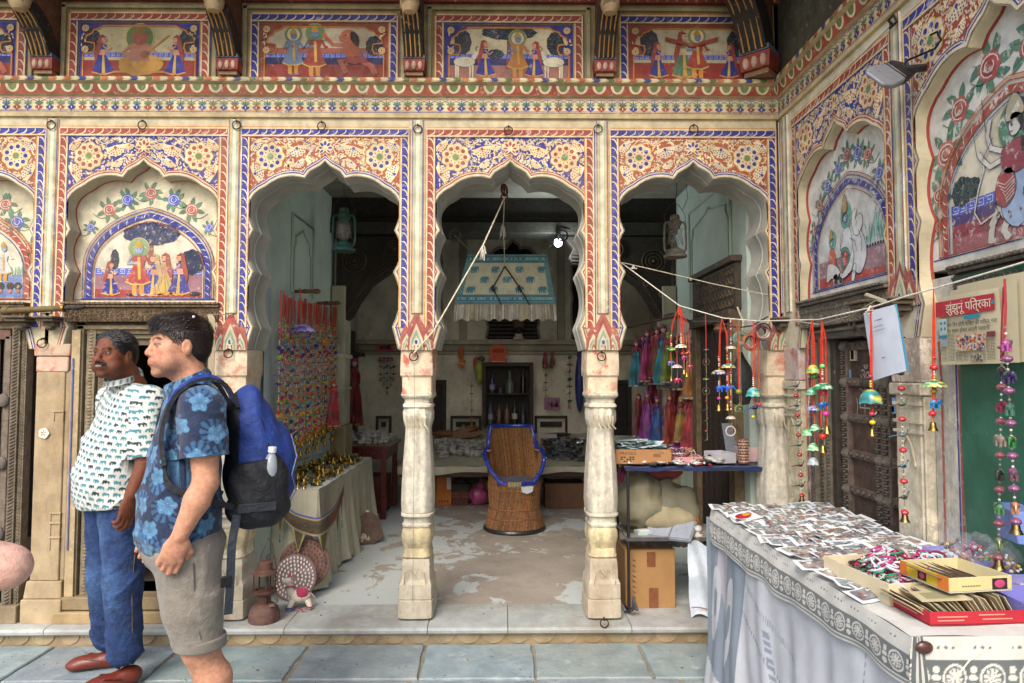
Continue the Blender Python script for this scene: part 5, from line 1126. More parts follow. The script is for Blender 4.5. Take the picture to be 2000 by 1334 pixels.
# ---------------- hurricane lanterns ----------------
def hurricane(name,loc,col,label,h=.32,glass=True):
 t=thing(name,label,'lantern',loc);c=Matrix.Translation(loc);k=h/.32
 c=c@Matrix.Scale(k,4)
 mb=MB();mb.lathe([(0,0),(.078,0),(.08,.012),(.062,.03),(.05,.045),(.05,.055),(.03,.062),(.02,.075),(0,.075)],col,(0,0,0),20,c);mb.build('fuel_tank',M_tin,t)
 mb=MB();mb.lathe([(0,.30),(.018,.30),(.03,.292),(.034,.27),(.03,.262),(.042,.255),(.044,.225),(.034,.215),(.034,.2),(0,.2)],col,(0,0,0),18,c);mb.torus((0,0,.245),.044,.004,col,18,6,(R(90),0,0),c);mb.build('chimney_cap',M_tin,t)
 for s_ in(-1,1):
  mb=MB();mb.tube([(s_*.03,0,.245),(s_*.06,0,.245),(s_*.072,0,.225),(s_*.076,0,.12),(s_*.074,0,.06),(s_*.06,0,.035)],.008,col,8,c);mb.build('side_tube',M_tin,t)
 if glass:mb=MB();mb.lathe([(.026,.078),(.04,.1),(.046,.13),(.04,.17),(.03,.2)],'#c8d0c8',(0,0,0),18,c,caps=False);mb.build('glass_globe',M_film,t)
 mb=MB()
 for a in(0,1.57,3.14,4.71):mb.tube([(.05*math.cos(a+q*1.2),.05*math.sin(a+q*1.2),.085+q*.12)for q in[i/6 for i in range(7)]],.0018,'#8a7a6a',4,c);mb.tube([(.05*math.cos(a-q*1.2),.05*math.sin(a-q*1.2),.085+q*.12)for q in[i/6 for i in range(7)]],.0018,'#8a7a6a',4,c)
 mb.build('wire_guard',M_iron,t)
 mb=MB();mb.lathe([(0,.075),(.016,.075),(.014,.1),(0,.1)],'#4a4038',(0,0,0),10,c);mb.build('burner',M_iron,t)
 mb=MB();mb.tube([(-.076,0,.2),(-.07,0,.3),(-.03,0,.365),(0,0,.38),(.03,0,.365),(.07,0,.3),(.076,0,.2)],.002,'#5a5048',5,c);mb.build('bail_handle',M_iron,t);return t
q=at(671,491,.62);hurricane('hurricane_lantern',q,'#1f5a50','green enamelled hurricane lantern hanging inside the left arch',.315)
mb=MB();mb.tube([q+Vector((0,0,.375)),q+Vector((-.01,.0,.7)),(q.x,q.y,3.03)],.0025,'#5a5048',5);solo('hanging_wire',mb,M_iron,'thin wire holding the green lantern from the ceiling of the left arch','wire')
q=at(1319,503,.62);hurricane('hurricane_lantern',q,'#8a8478','grey dusty hurricane lantern hanging inside the right arch',.31)
mb=MB();mb.tube([q+Vector((0,0,.36)),q+Vector((.015,0,.45)),(q.x+.01,q.y,3.03)],.0025,'#5a5048',5);mb.tube([q+Vector((.05,0,.32)),q+Vector((.09,.0,.4)),q+Vector((.07,0,.55)),(q.x+.02,q.y,3.0)],.0018,'#3a3430',5);solo('hanging_wire',mb,M_iron,'thin looped wire above the grey lantern in the right arch','wire')
# rusty pressure lantern on the step
q=at(516,1204,.02);q.z=.102
t=thing('pressure_lantern','rusty brown pressure lantern standing on the step beside the left arch column','lantern',q);M=Matrix.Translation(q)
mb=MB();mb.lathe([(0,0),(.082,0),(.086,.008),(.084,.04),(.074,.075),(.05,.095),(.032,.1),(.032,.105),(0,.105)],'#6e5248',(0,0,0),28,M);mb.build('tank',M_tin,t)
mb=MB();mb.lathe([(0,.1),(.034,.1),(.036,.14),(.05,.15),(.066,.16),(.068,.17),(.05,.172),(.05,.164),(0,.164)],'#5d4038',(0,0,0),24,M);mb.build('gallery',M_tin,t)
mb=MB();mb.lathe([(.068,.262),(.066,.27),(.045,.28),(.04,.285),(.04,.325),(.03,.33),(0,.33)],'#684a40',(0,0,0),24,M);mb.build('hood',M_tin,t)
for a in range(6):mb=MB();mb.tube([(.058*math.cos(a*1.047+.3),.058*math.sin(a*1.047+.3),.168),(.058*math.cos(a*1.047+.3),.058*math.sin(a*1.047+.3),.268)],.003,'#4a3028',5,M);mb.build('post',M_iron,t)
mb=MB();mb.tube([(.02,-.03,.1),(.02,-.03,.26)],.006,'#5a4038',6,M);mb.tube([(-.06,.02,.27),(-.02,.05,.40),(.0,.05,.45)],.0022,'#5a4c44',5,M);mb.tube([(.06,.02,.27),(.02,.05,.42),(.0,.05,.44)],.0022,'#5a4c44',5,M);mb.torus((.02,.02,.345),.02,.004,'#5a4c44',14,6,None,M);mb.build('carry_wire',M_iron,t)
mb=MB();mb.cbox((.06,-.045,.1),(.03,.02,.012),'#6a5a4a',None,M);mb.lathe([(0,0),(.012,0),(.012,.02),(0,.02)],'#6a5a4a',(.075,-.03,.11),8,M);mb.build('valve',M_tin,t)
# ---------------- hanging fan cloth and its ropes ----------------
YP=1.25
def pk(px,py):return at(px,py,YP)
t=thing('punkah_fan','hanging cloth fan printed with blue elephants, with a gathered fringe, in the middle arch','fan',pk(985,550))
TL,TR,BR,BL=pk(914,498),pk(1068,498),pk(1085,596),pk(888,596)
def pkuv(u,v,d=0):a=TL.lerp(TR,u);b=BL.lerp(BR,u);p=b.lerp(a,v);return(p.x,YP-.022-d+.006*math.sin(u*9)*(1-v),p.z)
mb=MB();mb.grid(lambda u,v:pkuv(u,v,-.0),24,12,'#d2cdb0');mb.grid(lambda u,v:(pkuv(u,v)[0],YP+.02,pkuv(u,v)[2]),4,4,'#b8b592')
for(a,b)in(((0,0),(1,0)),((1,0),(1,1)),((1,1),(0,1)),((0,1),(0,0))):p,q_=pkuv(*a),pkuv(*b);mb.add([p,q_,(q_[0],YP+.02,q_[2]),(p[0],YP+.02,p[2])],[(0,1,2,3)],'#4f8b9a')
mb.build('board_cloth',M_cloth,t)
P=MB();
def pr(u0,u1,v0,v1,col,lay=1):
 vs=[];n=12
 for i in range(n+1):u=u0+(u1-u0)*i/n;vs+=[pkuv(u,v0,.001+lay*.0008),pkuv(u,v1,.001+lay*.0008)]
 P.add(vs,[(2*i,2*i+2,2*i+3,2*i+1)for i in range(n)],col)
for v0,v1 in((0,.2),(.83,1)):pr(0,1,v0,v1,'#6d9aa0')
pr(0,.055,.2,.83,'#6d9aa0');pr(.945,1,.2,.83,'#6d9aa0')
for v in(.03,.08,.165,.19,.85,.95):pr(0,1,v,v+.012,'#2f6680',2)
for i in range(44):
 u=.02+i*.022
 for v in(.10,.89):pr(u,u+.010,v,v+.045,random.choice(['#8fc0c4','#2f6680','#9fc8b8']),3)
for i in range(10):u=.05+i*.1;pr(u,u+.008,.125,.14,'#d8e0d8',4);pr(u,u+.008,.9,.915,'#d8e0d8',4)
def el2(cu,cv,s,col='#5a8f9c'):
 W=(TR-TL).length*1.1;Hh=(TL-BL).length
 def q(x,y):return pkuv(cu+x*s/W,cv+y*s/Hh,.003)
 def e(x,y,rx,ry):P.add([q(x+rx*math.cos(t_),y+ry*math.sin(t_))for t_ in[k*.52 for k in range(12)]],[tuple(range(12))],col)
 e(0,.1,.42,.3);e(.38,.2,.2,.2);
 for x in(-.28,-.08,.14,.32):P.add([q(x-.07,.05),q(x+.07,.05),q(x+.07,-.42),q(x-.07,-.42)],[(0,1,2,3)],col)
 P.add([q(.5,.25),q(.58,.2),q(.62,-.3),q(.54,-.3)],[(0,1,2,3)],col);P.add([q(-.4,.2),q(-.5,-.2),q(-.46,-.2),q(-.36,.2)],[(0,1,2,3)],col)
 P.add([q(-.16,.12),q(.12,.12),q(.12,.3),q(-.16,.3)],[(0,1,2,3)],'#8fb8bc')
for row,us in((.70,(.12,.36,.64,.90)),(.50,(.25,.50,.76)),(.30,(.12,.36,.64,.88))):
 for u in us:el2(u,row,.062)
 for u in us:pr(u+.11,u+.125,row,row+.03,'#a8b8a0',2)
P.build('elephant_print',M_cloth,t,smooth=0)
mb=MB()
def fr(u,v):
 p=pkuv(u,0);return(p[0]+(u-.5)*.02*(1-v),YP-.03+.02*math.sin(u*105+math.sin(u*23)*2)*(1-v*.6),p[2]-(1-v)*(.115+.008*math.sin(u*60)))
mb.grid(fr,200,4,lambda u,v:jit(['#b9b2a2','#9a8f80','#c5c0b2','#a89c80'][int(u*40+math.sin(u*50))%4],.2));mb.build('fringe',M_satin,t)
mb=MB();mb.tube([pkuv(.01*i,0.005,.004)for i in range(101)],.004,'#a5987a',5);mb.build('fringe_cord',M_rope,t)
for s_,px in((0,888),(1,1098)):
 a=pkuv(.08 if s_==0 else .92,1.0);b=at(px,460,YP+.4)
 mb=MB();mb.tube([a,b],.005,'#9a9078',6);mb.torus(b,.045,.007,'#5a5246',18,6);solo('guy_rope',mb,M_rope,'short rope from the %s top corner of the hanging fan to an iron ring'%('left' if s_==0 else 'right'),'rope')
hk=at(985,362,.30)
mb=MB();mb.tube([(hk.x,.24,Zc(345)),(hk.x,.27,Zc(352)),hk+Vector((0,0,.0))],.006,'#5a3226',6);mb.torus(hk+Vector((0,0,-.03)),.035,.007,'#6a3a2a',14,6,(0,0,R(60)));mb.ell(hk+Vector((0,-.01,-.02)),.016,'#9a5a3a',10,8);mb.torus(hk+Vector((0,0,-.075)),.02,.005,'#6a3a2a',12,6);solo('pulley_hook',mb,M_iron,'rusty red pulley hook hanging from the tip of the middle arch','hook')
p0_=hk+Vector((0,0,-.08));p1_=at(944,478,.16);p2_=at(848,645,-.03);p3_=at(808,690,-.03)
mb=MB();mb.tube([p0_,p1_,p2_,p3_],.0045,'#c9bfa5',6)
def tassel(mb,p,n=9,L=.06):
 for k in range(n):a=rnd(0,6.28);mb.tube([p,(p.x+.012*math.cos(a),p.y+.012*math.sin(a),p.z-.02),(p.x+rnd(-.022,.022),p.y+.01*math.sin(a),p.z-L*rnd(.6,1.2))],.0022,'#d5cfc0',4)
tassel(mb,p1_,16,.08);solo('pull_rope',mb,M_rope,'long pale rope running from the middle arch tip down to the column ring','rope')
e1=at(986,520,YP-.04);mb=MB();mb.tube([p0_,at(983,440,.8),e1],.0035,'#c9bfa5',6);tassel(mb,at(982,438,.8),18,.09);mb.tube([e1,pkuv(.36,.33,.012),pkuv(.46,.0,.02)],.006,'#4a443c',6);mb.tube([e1,pkuv(.64,.35,.012),pkuv(.74,.0,.02)],.006,'#4a443c',6)
for u in(.36,.64):p=Vector(pkuv(u,.33,.015));mb.ell(p,(.012,.01,.022),'#3a342e',8,5);mb.ell(p+Vector((.012,0,-.02)),(.008,.01,.016),'#3a342e',8,5)
solo('fan_rope',mb,M_rope,'vertical rope with a frayed knot splitting in two over the elephant cloth fan','rope')
mb=MB();mb.tube([p3_,at(810,760,-.03),at(806,1175,-.02)],.0013,'#8a8478',4);solo('thin_cord',mb,M_rope,'thin cord hanging down the front of the middle-left column','cord')
# lit bulb
bq=at(1090,474,1.9);t=thing('light_bulb','lit white bulb in a black holder at upper right behind the middle arch','light bulb',bq)
mb=MB();mb.ell((0,0,0),(.034,.034,.036),'#ffffff',14,10,Matrix.Translation(bq));mb.build('bulb',M_bulb,t)
mb=MB();mb.lathe([(.018,.03),(.02,.045),(.02,.08),(.008,.09)],'#17171a',(0,0,0),12,Matrix.Translation(bq));mb.tube([bq+Vector((0,0,.09)),bq+Vector((.03,.02,.13)),bq+Vector((.2,.05,.12)),bq+Vector((.5,.07,.14))],.005,'#17171a',5);mb.build('holder',M_plastic,t)
lp=bpy.data.lights.new('bulb_light','POINT');lp.energy=7;lp.color=(.85,.95,1);lp.shadow_soft_size=.04;lo=bpy.data.objects.new('bulb_light',lp);COL.objects.link(lo);lo.location=bq+Vector((0,-.06,-.05))
# ---------------- small hand-made things for the strings ----------------
PAL=['#b3202c','#d98a1c','#d96a1c','#c9a02a','#b3402c','#1d7a3a','#1d5fa0','#c92a6a','#6a2a80','#e0b21c','#1aa0a0','#e0642a','#8fb02a','#2a2f7a','#8a1a2a']
def bead(mb,x,z,r,c,y=0,n=6):mb.ell((x,y,z),(r,r,r*1.1),c,n,4)
def bellshape(mb,p,s,col='#b08a3a',M=None):
 mb.lathe([(0,0),(.18*s,0),(.3*s,-.15*s),(.36*s,-.6*s),(.5*s,-.9*s),(.56*s,-1.0*s),(.5*s,-1.0*s),(.3*s,-.7*s)],col,p,12,M,caps=False);mb.ell((p[0],p[1],p[2]-.95*s),.1*s,mul(col,.6),6,4,M);mb.torus((p[0],p[1],p[2]+.06*s),.08*s,.03*s,col,8,4,None,M)
def elly(mb,p,s,c,c2='#b3202c',f=1,rz=0,M0=None):
 """small stuffed or lacquered elephant, body, head, trunk, ears, four legs, saddle cloth"""
 M=(M0 or Matrix.Identity(4))@Matrix.Translation(p)@Matrix.Rotation(rz,4,'Z')@Matrix.Scale(s,4)
 mb.ell((0,0,0),(.5,.3,.34),c,10,7,M);mb.ell((f*.5,0,.12),(.25,.22,.25),c,9,6,M);mb.tube([(f*.68,0,.12),(f*.85,0,-.08),(f*.9,0,-.3),(f*1.02,0,-.38)],[.11,.08,.055,.035],c,6,M)
 for x in(-.3,.28):
  for y in(-.16,.16):mb.tube([(f*x,y,-.1),(f*x,y,-.62)],[.13,.11],c,7,M)
 for y in(-.24,.24):mb.ell((f*.38,y,.12),(.14,.05,.2),mul(c,.7),8,5,M)
 mb.ell((-f*.02,0,.08),(.28,.315,.29),c2,8,6,M);mb.tube([(-f*.48,0,.1),(-f*.58,0,-.2)],.03,mul(c,.7),4,M)
def birdy(mb,p,s,c,c2,f=1,rz=0,tail=1):
 M=Matrix.Translation(p)@Matrix.Rotation(rz,4,'Z')@Matrix.Scale(s,4)
 mb.ell((0,0,0),(.4,.2,.22),c,9,6,M);mb.tube([(f*.25,0,.1),(f*.45,0,.35),(f*.5,0,.55)],[.12,.08,.07],c,6,M);mb.ell((f*.52,0,.6),.11,c2,7,5,M);mb.tube([(f*.6,0,.6),(f*.76,0,.56)],[.04,.01],'#d98a1c',4,M)
 mb.tube([(-f*.3,0,.02),(-f*.8,0,-.12*tail),(-f*1.3,0,-.35*tail)],[.16,.13,.08],c2,6,M,flat=.5);mb.ell((-f*.02,-.18,.05),(.25,.05,.13),c2,7,4,M)
def umbrella(mb,p,r,cols,h=.6,n=12):
 k=len(cols);base=len(mb.v);vs=[(p[0],p[1],p[2])]
 rows=5
 for i in range(1,rows+1):
  t=i/rows
  for j in range(n*2):
   a=math.pi*j/n;sc=1+(.10*math.cos(n*a)if i==rows else 0);q=r*math.sin(t*1.45)*sc
   vs.append((p[0]+q*math.cos(a),p[1]+q*math.sin(a),p[2]-h*r*(1-math.cos(t*1.5))-(.12*r*abs(math.cos(n*a/2))if i==rows else 0)))
 m=n*2;fs=[(0,1+j,1+(j+1)%m)for j in range(m)]+[(1+i*m+j,1+(i+1)*m+j,1+(i+1)*m+(j+1)%m,1+i*m+(j+1)%m)for i in range(rows-1)for j in range(m)]
 mb.add(vs,fs,cols[0])
 for i in range(1,rows+1):
  for j in range(m):mb.c[base+1+(i-1)*m+j]=H(cols[(i+(j//3 if i in(3,4)else 0))%k])
def strandseg(mb,x,y,z0,z1,r=.0045,cols=('#d8d4c8',)):
 z=z0;i=0
 while z>z1:mb.ell((x,y,z),(r,r,r*1.05),cols[i%len(cols)],6,4);z-=r*2.05;i+=1
 # curtain of bead strings on the left wall
random.seed(11)
protos=[]
for k in range(7):
 t=thing('bell_string','string of cloth birds, beads and brass bells in the curtain on the left inner wall','bell string',(0,0,-50),'bead strings hung side by side on the left wall',ab=False)
 L1=rnd(.16,.22);mb=MB();mb.tube([(rnd(-.004,.004),-.006,0),(0,-.008,-L1*.5),(0,0,-L1)],.0042,'#b5472c',4,flat=.4);mb.tube([(.006,.006,0),(.001,.003,-L1)],.003,'#b5472c',4);mb.build('orange_tape',M_cloth,t)
 mb=MB();z=-L1;Lt=rnd(.9,1.05)
 while z>-Lt:
  c=random.choice(PAL);w_=random.random()
  for _ in range(3):mb.ell((0,0,z),.0045,random.choice(['#d8d4c8','#c9b060','#d8d4c8','#b3202c']),5,4);z-=.0095
  if w_<.45:birdy(mb,(0,rnd(-.008,.008),z-.012),.026,c,random.choice(PAL),random.choice((1,-1)),rnd(0,6));z-=.028
  elif w_<.7:elly(mb,(0,0,z-.012),.026,c,random.choice(PAL),random.choice((1,-1)),rnd(0,6));z-=.03
  else:mb.ell((0,0,z-.007),(.013,.013,.009),c,8,5);mb.ell((0,0,z-.02),(.009,.009,.009),random.choice(PAL),7,5);z-=.03
 mb.build('bird_and_bead_strand',M_cloth,t)
 mb=MB();bellshape(mb,(0,0,z-.005),.035);mb.tube([(0,0,z+.02),(0,0,z)],.0015,'#8a7a5a',4);bellshape(mb,(.012,.01,z+.05),.022);mb.build('brass_bell',M_brass,t);protos.append(t)
yy=.40;i=0
while yy<1.92:
 f=(yy-.40)/1.52;zz=2.0+.07*f-.02*math.sin(f*3.1)
 loc=(-1.43+rnd(-.015,.02),yy,zz+rnd(-.02,.02));src=protos[i%7]
 if i<7:src.location=loc;src.rotation_euler=(0,0,rnd(-1,1))
 else:dup(src,loc,rnd(0,6))
 yy+=.033;i+=1
for px,py,c,s_ in((590,648,'#3a2a6a',.10),(634,668,'#d9701c',.09),(656,660,'#2a6a3a',.05)):
 q=atX(px,py,-1.37);mb=MB()
 if c=='#3a2a6a':umbrella(mb,(0,0,.05),.085,['#241c50','#5a3f90','#8a80b8']);birdy(mb,(.04,0,-.03),.05,'#3a2a6a','#8a80b8');mb.tube([(0,0,.05),(-.02,0,.3)],.004,'#b5472c',5)
 else:elly(mb,(0,0,0),s_*.5,c,'#e0b21c');mb.tube([(0,0,0),(0,0,.2)],.003,'#b5472c',4)
 mb.v=[(a+q.x,b+q.y,d+q.z)for a,b,d in mb.v];solo('hanging_toy',mb,M_cloth,{'#3a2a6a':'large purple cloth umbrella toy over the bead curtain at left','#d9701c':'bright orange stuffed elephant on the bead curtain at left','#2a6a3a':'small green stuffed elephant at the right edge of the bead curtain'}[c],'toy',tuple(q))
 # pale sheet behind the strings
sh=MB();sh.grid(lambda u,v:(-1.485+.012*math.sin(u*14+v*3)+.008*math.sin(u*31),.30+u*1.64,.86+v*1.16+.02*math.sin(u*5)),40,20,'#b3c2c4')
solo('wall_sheet',sh,M_dirtycloth,'pale blue cotton sheet hung on the left inner wall behind the bead strings','sheet')
# ---------------- puppets ----------------
def puppet(loc,h,skirt,top,label,name='string_puppet',face='#c9a58a',trim='#c9a24c',rz=0,n=14,veil=None,group=None,hidden=False):
 t=thing(name,label,'puppet',loc,group,ab=False);t.rotation_euler=(0,0,rz);s=h
 mb=MB();rings=[]
 for i,(z,w_)in enumerate(((-.24,.055),(-.3,.07),(-.36,.085),(-.45,.10),(-.57,.12),(-.7,.135),(-.82,.15),(-.9,.16),(-.96,.165),(-1.0,.167))):
  rings.append([((w_*s*(1+.16*math.cos(7*a+i*.25)+.05*math.cos(13*a-i)))*math.cos(a),w_*s*.6*(1+.16*math.cos(7*a+i*.25)+.05*math.cos(13*a-i))*math.sin(a),z*s)for a in[2*math.pi*j/28 for j in range(28)]])
 mb.loft(rings,skirt);mb.lathe([(.172*s,-1.0*s),(.176*s,-.985*s),(.168*s,-.965*s)],trim,(0,0,0),20,caps=False,sy=.62)
 for k in range(9):a=k*.7;mb.ell((.12*s*math.cos(a),.075*s*math.sin(a),-.75*s),.008*s,trim,5,4)
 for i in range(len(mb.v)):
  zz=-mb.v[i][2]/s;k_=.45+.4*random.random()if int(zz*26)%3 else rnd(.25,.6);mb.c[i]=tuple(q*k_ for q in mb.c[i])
 mb.build('skirt',M_satin,t)
 mb=MB();mb.ell((0,0,-.2*s),(.065*s,.045*s,.085*s),top,10,7)
 for q in(-1,1):mb.tube([(q*.05*s,0,-.16*s),(q*.1*s,-.01*s,-.26*s),(q*.08*s,-.03*s,-.38*s)],[.024*s,.02*s,.014*s],top,7)
 mb.build('bodice',M_satin,t)
 mb=MB();mb.ell((0,0,-.07*s),(.042*s,.04*s,.056*s),face,12,9);mb.ell((0,-.04*s,-.072*s),(.008*s,.01*s,.012*s),face,6,5);mb.build('head',M_matte,t)
 mb=MB()
 for q in(-1,1):mb.ell((q*.017*s,-.037*s,-.06*s),(.009*s,.004*s,.006*s),'#16100e',6,4);mb.tube([(q*.008*s,-.038*s,-.047*s),(q*.027*s,-.033*s,-.046*s)],.002*s,'#16100e',4)
 mb.ell((0,-.037*s,-.097*s),(.012*s,.005*s,.004*s),'#8a1a1c',6,4);mb.build('painted_face',M_matte,t)
 mb=MB();vc=veil or top
 mb.grid(lambda u,v:((.052+.03*v)*s*math.cos(math.pi*(u*1.15-.075)),(.045+.02*v)*s*math.sin(math.pi*(u*1.15-.075))+.004*s,(.0-.28*v)*s),12,6,vc);mb.ell((0,.004*s,-.025*s),(.052*s,.05*s,.045*s),vc,12,6);mb.build('veil',M_satin,t)
 mb=MB();mb.tube([(0,0,0),(0,0,.12*s)],.0015,'#b5472c',4);mb.build('string',M_rope,t);return t
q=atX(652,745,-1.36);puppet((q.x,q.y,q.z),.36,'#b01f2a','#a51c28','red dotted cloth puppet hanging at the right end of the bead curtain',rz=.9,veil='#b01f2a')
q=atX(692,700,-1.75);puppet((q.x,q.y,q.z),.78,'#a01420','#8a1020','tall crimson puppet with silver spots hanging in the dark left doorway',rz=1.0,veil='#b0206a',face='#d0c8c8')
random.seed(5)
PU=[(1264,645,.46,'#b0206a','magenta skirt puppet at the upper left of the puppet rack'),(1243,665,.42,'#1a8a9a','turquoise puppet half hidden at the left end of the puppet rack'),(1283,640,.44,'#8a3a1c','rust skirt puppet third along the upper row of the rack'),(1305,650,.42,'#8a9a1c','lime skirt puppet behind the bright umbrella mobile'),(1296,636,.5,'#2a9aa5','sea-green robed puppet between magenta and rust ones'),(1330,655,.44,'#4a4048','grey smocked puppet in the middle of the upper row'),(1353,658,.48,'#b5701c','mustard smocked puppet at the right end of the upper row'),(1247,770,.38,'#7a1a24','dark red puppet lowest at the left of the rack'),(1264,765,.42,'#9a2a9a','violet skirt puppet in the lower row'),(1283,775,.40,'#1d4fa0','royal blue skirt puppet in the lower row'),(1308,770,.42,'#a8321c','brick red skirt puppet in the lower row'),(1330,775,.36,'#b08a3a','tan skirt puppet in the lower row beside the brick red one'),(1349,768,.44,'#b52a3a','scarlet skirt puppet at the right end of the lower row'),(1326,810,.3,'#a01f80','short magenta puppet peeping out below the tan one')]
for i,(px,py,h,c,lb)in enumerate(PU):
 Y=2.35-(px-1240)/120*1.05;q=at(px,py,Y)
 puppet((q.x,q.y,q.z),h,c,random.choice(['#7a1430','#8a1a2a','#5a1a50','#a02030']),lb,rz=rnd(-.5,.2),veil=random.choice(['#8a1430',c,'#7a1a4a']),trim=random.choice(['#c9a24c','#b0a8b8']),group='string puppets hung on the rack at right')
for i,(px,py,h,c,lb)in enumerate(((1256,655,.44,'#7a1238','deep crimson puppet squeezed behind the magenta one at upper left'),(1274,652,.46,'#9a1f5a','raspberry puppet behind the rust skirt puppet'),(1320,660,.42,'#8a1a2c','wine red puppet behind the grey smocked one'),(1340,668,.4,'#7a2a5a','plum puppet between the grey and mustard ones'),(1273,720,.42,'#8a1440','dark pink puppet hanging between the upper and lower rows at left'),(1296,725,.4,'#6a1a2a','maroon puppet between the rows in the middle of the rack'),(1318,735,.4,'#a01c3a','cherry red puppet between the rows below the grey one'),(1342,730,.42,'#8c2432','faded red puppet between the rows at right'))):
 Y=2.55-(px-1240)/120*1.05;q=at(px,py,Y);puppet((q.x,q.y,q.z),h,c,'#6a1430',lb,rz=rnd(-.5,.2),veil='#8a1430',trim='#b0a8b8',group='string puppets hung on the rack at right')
mb=MB();mb.tube([at(1225,640,2.3),at(1258,632,2.1),at(1300,622,1.7),at(1325,618,1.5),at(1360,634,1.2),at(1400,628,.9)],.012,'#4a3626',7);mb.tube([at(1258,632,2.1),at(1290,618,2.0),at(1316,612,1.9)],.007,'#4a3626',5);solo('knotty_branch',mb,M_wood,'crooked dark branch that carries the puppets inside the right arch','branch')
# ---------------- cane chair ----------------
cc=at(1005,1022,2.2);cc=Vector((cc.x,2.3,.10))
t=thing('cane_armchair','round cane armchair bound along its rim with blue plastic, standing under the cloth fan','chair',cc);M=Matrix.Translation(cc)@Matrix.Rotation(R(8),4,'Z')
def rim(a): # a: angle, front = -90 deg
 s=math.sin(a);k=(s+1)/2
 h=.43+.50*(max(0,(k-.12)/.88)**.62 if k>.12 else 0);h=min(h,.90)
 if k<.72 and k>.35:h=min(h,.62+(k-.35)*.25)
 if k>=.72:h=.72+.18*min(1,(k-.72)/.1)
 if k<=.35:h=.43+.19*max(0,(k-.08)/.27)
 w_=.25+(.02 if .2<k<.7 else 0);return Vector((w_*math.cos(a)*(1 if k<.8 else 1),.22*math.sin(a)+(.06 if k>.72 else 0),h))
mb=MB();N_=150
for i in range(N_):
 a=2*math.pi*i/N_;tw=.35
 for s_ in(1,-1)if i%3==0 else(1,):
  mb.tube([(.262*math.cos(a-tw*s_),.262*math.sin(a-tw*s_),.02),(.222*math.cos(a-tw*s_*.4),.222*math.sin(a-tw*s_*.4),.22),(.235*math.cos(a),.235*math.sin(a),.42)],.0052,jit('#8c6340',.4),4,M,caps=False)
mb.build('cane_base',M_cane,t)
mb=MB()
for i in range(170):
 a=2*math.pi*i/170;p=rim(a)
 if p.z>.46:mb.tube([(.225*math.cos(a-.22),.215*math.sin(a-.22),.40),(.235*math.cos(a-.1),.22*math.sin(a-.1),(p.z+.40)/2),tuple(p)],.0052,jit('#93683e',.4),4,M,caps=False)
mb.build('cane_back',M_cane,t)
mb=MB();mb.grid(lambda u,v:tuple(Vector((.222*math.cos(6.2832*u),.212*math.sin(6.2832*u),.40)).lerp(rim(6.2832*u)*.985,v)),90,4,'#5f3f24',M);mb.lathe([(.225,.02),(.205,.22),(.222,.42),(0,.42)],'#6d4526',(0,0,0),40,M,caps=False);mb.build('inner_weave',M_cane,t)
mb=MB();mb.tube([rim(2*math.pi*i/72)for i in range(73)],.018,'#1c3596',8,M);mb.build('blue_rim',M_gloss,t)
for z,r_ in((.12,.243),(.2,.228),(.3,.226),(.37,.232)):mb=MB();mb.torus((0,0,z),r_,.007,'#8a5d36',50,5,(R(90),0,0),M);mb.build('cane_hoop',M_cane,t)
mb=MB();mb.torus((0,0,.018),.262,.02,'#2a2b2c',40,7,(R(90),0,0),M);mb.build('rubber_foot',M_plastic,t)
mb=MB();mb.grid(lambda u,v:((u-.5)*.36,(v-.5)*.34-.01,.44+.03*math.sin(math.pi*u)*math.sin(math.pi*v)+.006*math.sin(u*17+v*9)),16,14,'#3f3550',M);mb.grid(lambda u,v:((u-.5)*.36,-.18-.01*math.sin(math.pi*u),.44-v*.03),10,2,'#3f3550',M)
cu_=mb.build('cushion',M_cloth,t)
for i in range(14):mb=MB()if i==0 else mb;a=-1.9+i*.03;mb.cbox(tuple(rim(a)+Vector((0,-.012,0))),(.02,.012,.045),'#2f8a70' if i%3 else '#c9703a',(0,0,a+1.57),M)
mb.build('green_tape',M_plastic,t)
mb=MB();mb.add([(.02,-.237,.41),(.13,-.235,.415),(.125,-.24,.37),(.09,-.243,.355),(.07,-.242,.35),(.03,-.242,.365)],[(0,1,2,3,4,5)],'#b9c0c2',M);mb.build('torn_label',M_paper,t,smooth=0)
for s_ in(-1,1):mb=MB();mb.torus((s_*.235,.10,.69),.03,.011,'#b08a5a',14,6,(R(90),0,0),M);mb.build('cane_binding',M_cane,t)
# ---------------- left stall: bench under a cloth ----------------
t=thing('display_bench','low bench along the left inner wall carrying brass trinkets','bench',(-1.36,1.4,.1))
x0,x1,y0,y1,zt=-1.495,-1.205,.58,2.35,.735
mb=MB();mb.box(x0,x1-.01,y0,y1,zt-.03,zt-.006,'#8a7a60');mb.build('tabletop',M_oldwood,t)
for x in(x0+.03,x1-.05):
 for y in(y0+.04,y1-.04):mb=MB();mb.box(x-.02,x+.02,y-.02,y+.02,.1,zt-.03,'#6a5a44');mb.build('leg',M_oldwood,t)
cl=MB();
cl.grid(lambda u,v:(x0+u*(x1-x0),y0+v*(y1-y0),zt+.003*math.sin(v*40)),6,30,'#c9c9c0')
def drape(u,v): # long side then the short front
 L1=y1-y0;L2=x1-x0;s=u*(L1+L2);f=.012*math.sin(s*22)+.010*math.sin(s*47+1.3)+.02*math.sin(s*7)
 k=(1-v);fl=.055*k**2
 if s<L2:return(x0+s,y0-.004-fl-f*k*1.2,.115+v*(zt-.115)+.01*math.sin(s*30)*k)
 s-=L2;return(x1+.004+fl*.7+f*k*1.3,y0+s,.115+v*(zt-.115)+(.10*(s/L1)if False else 0)+.015*math.sin(s*12)*k)
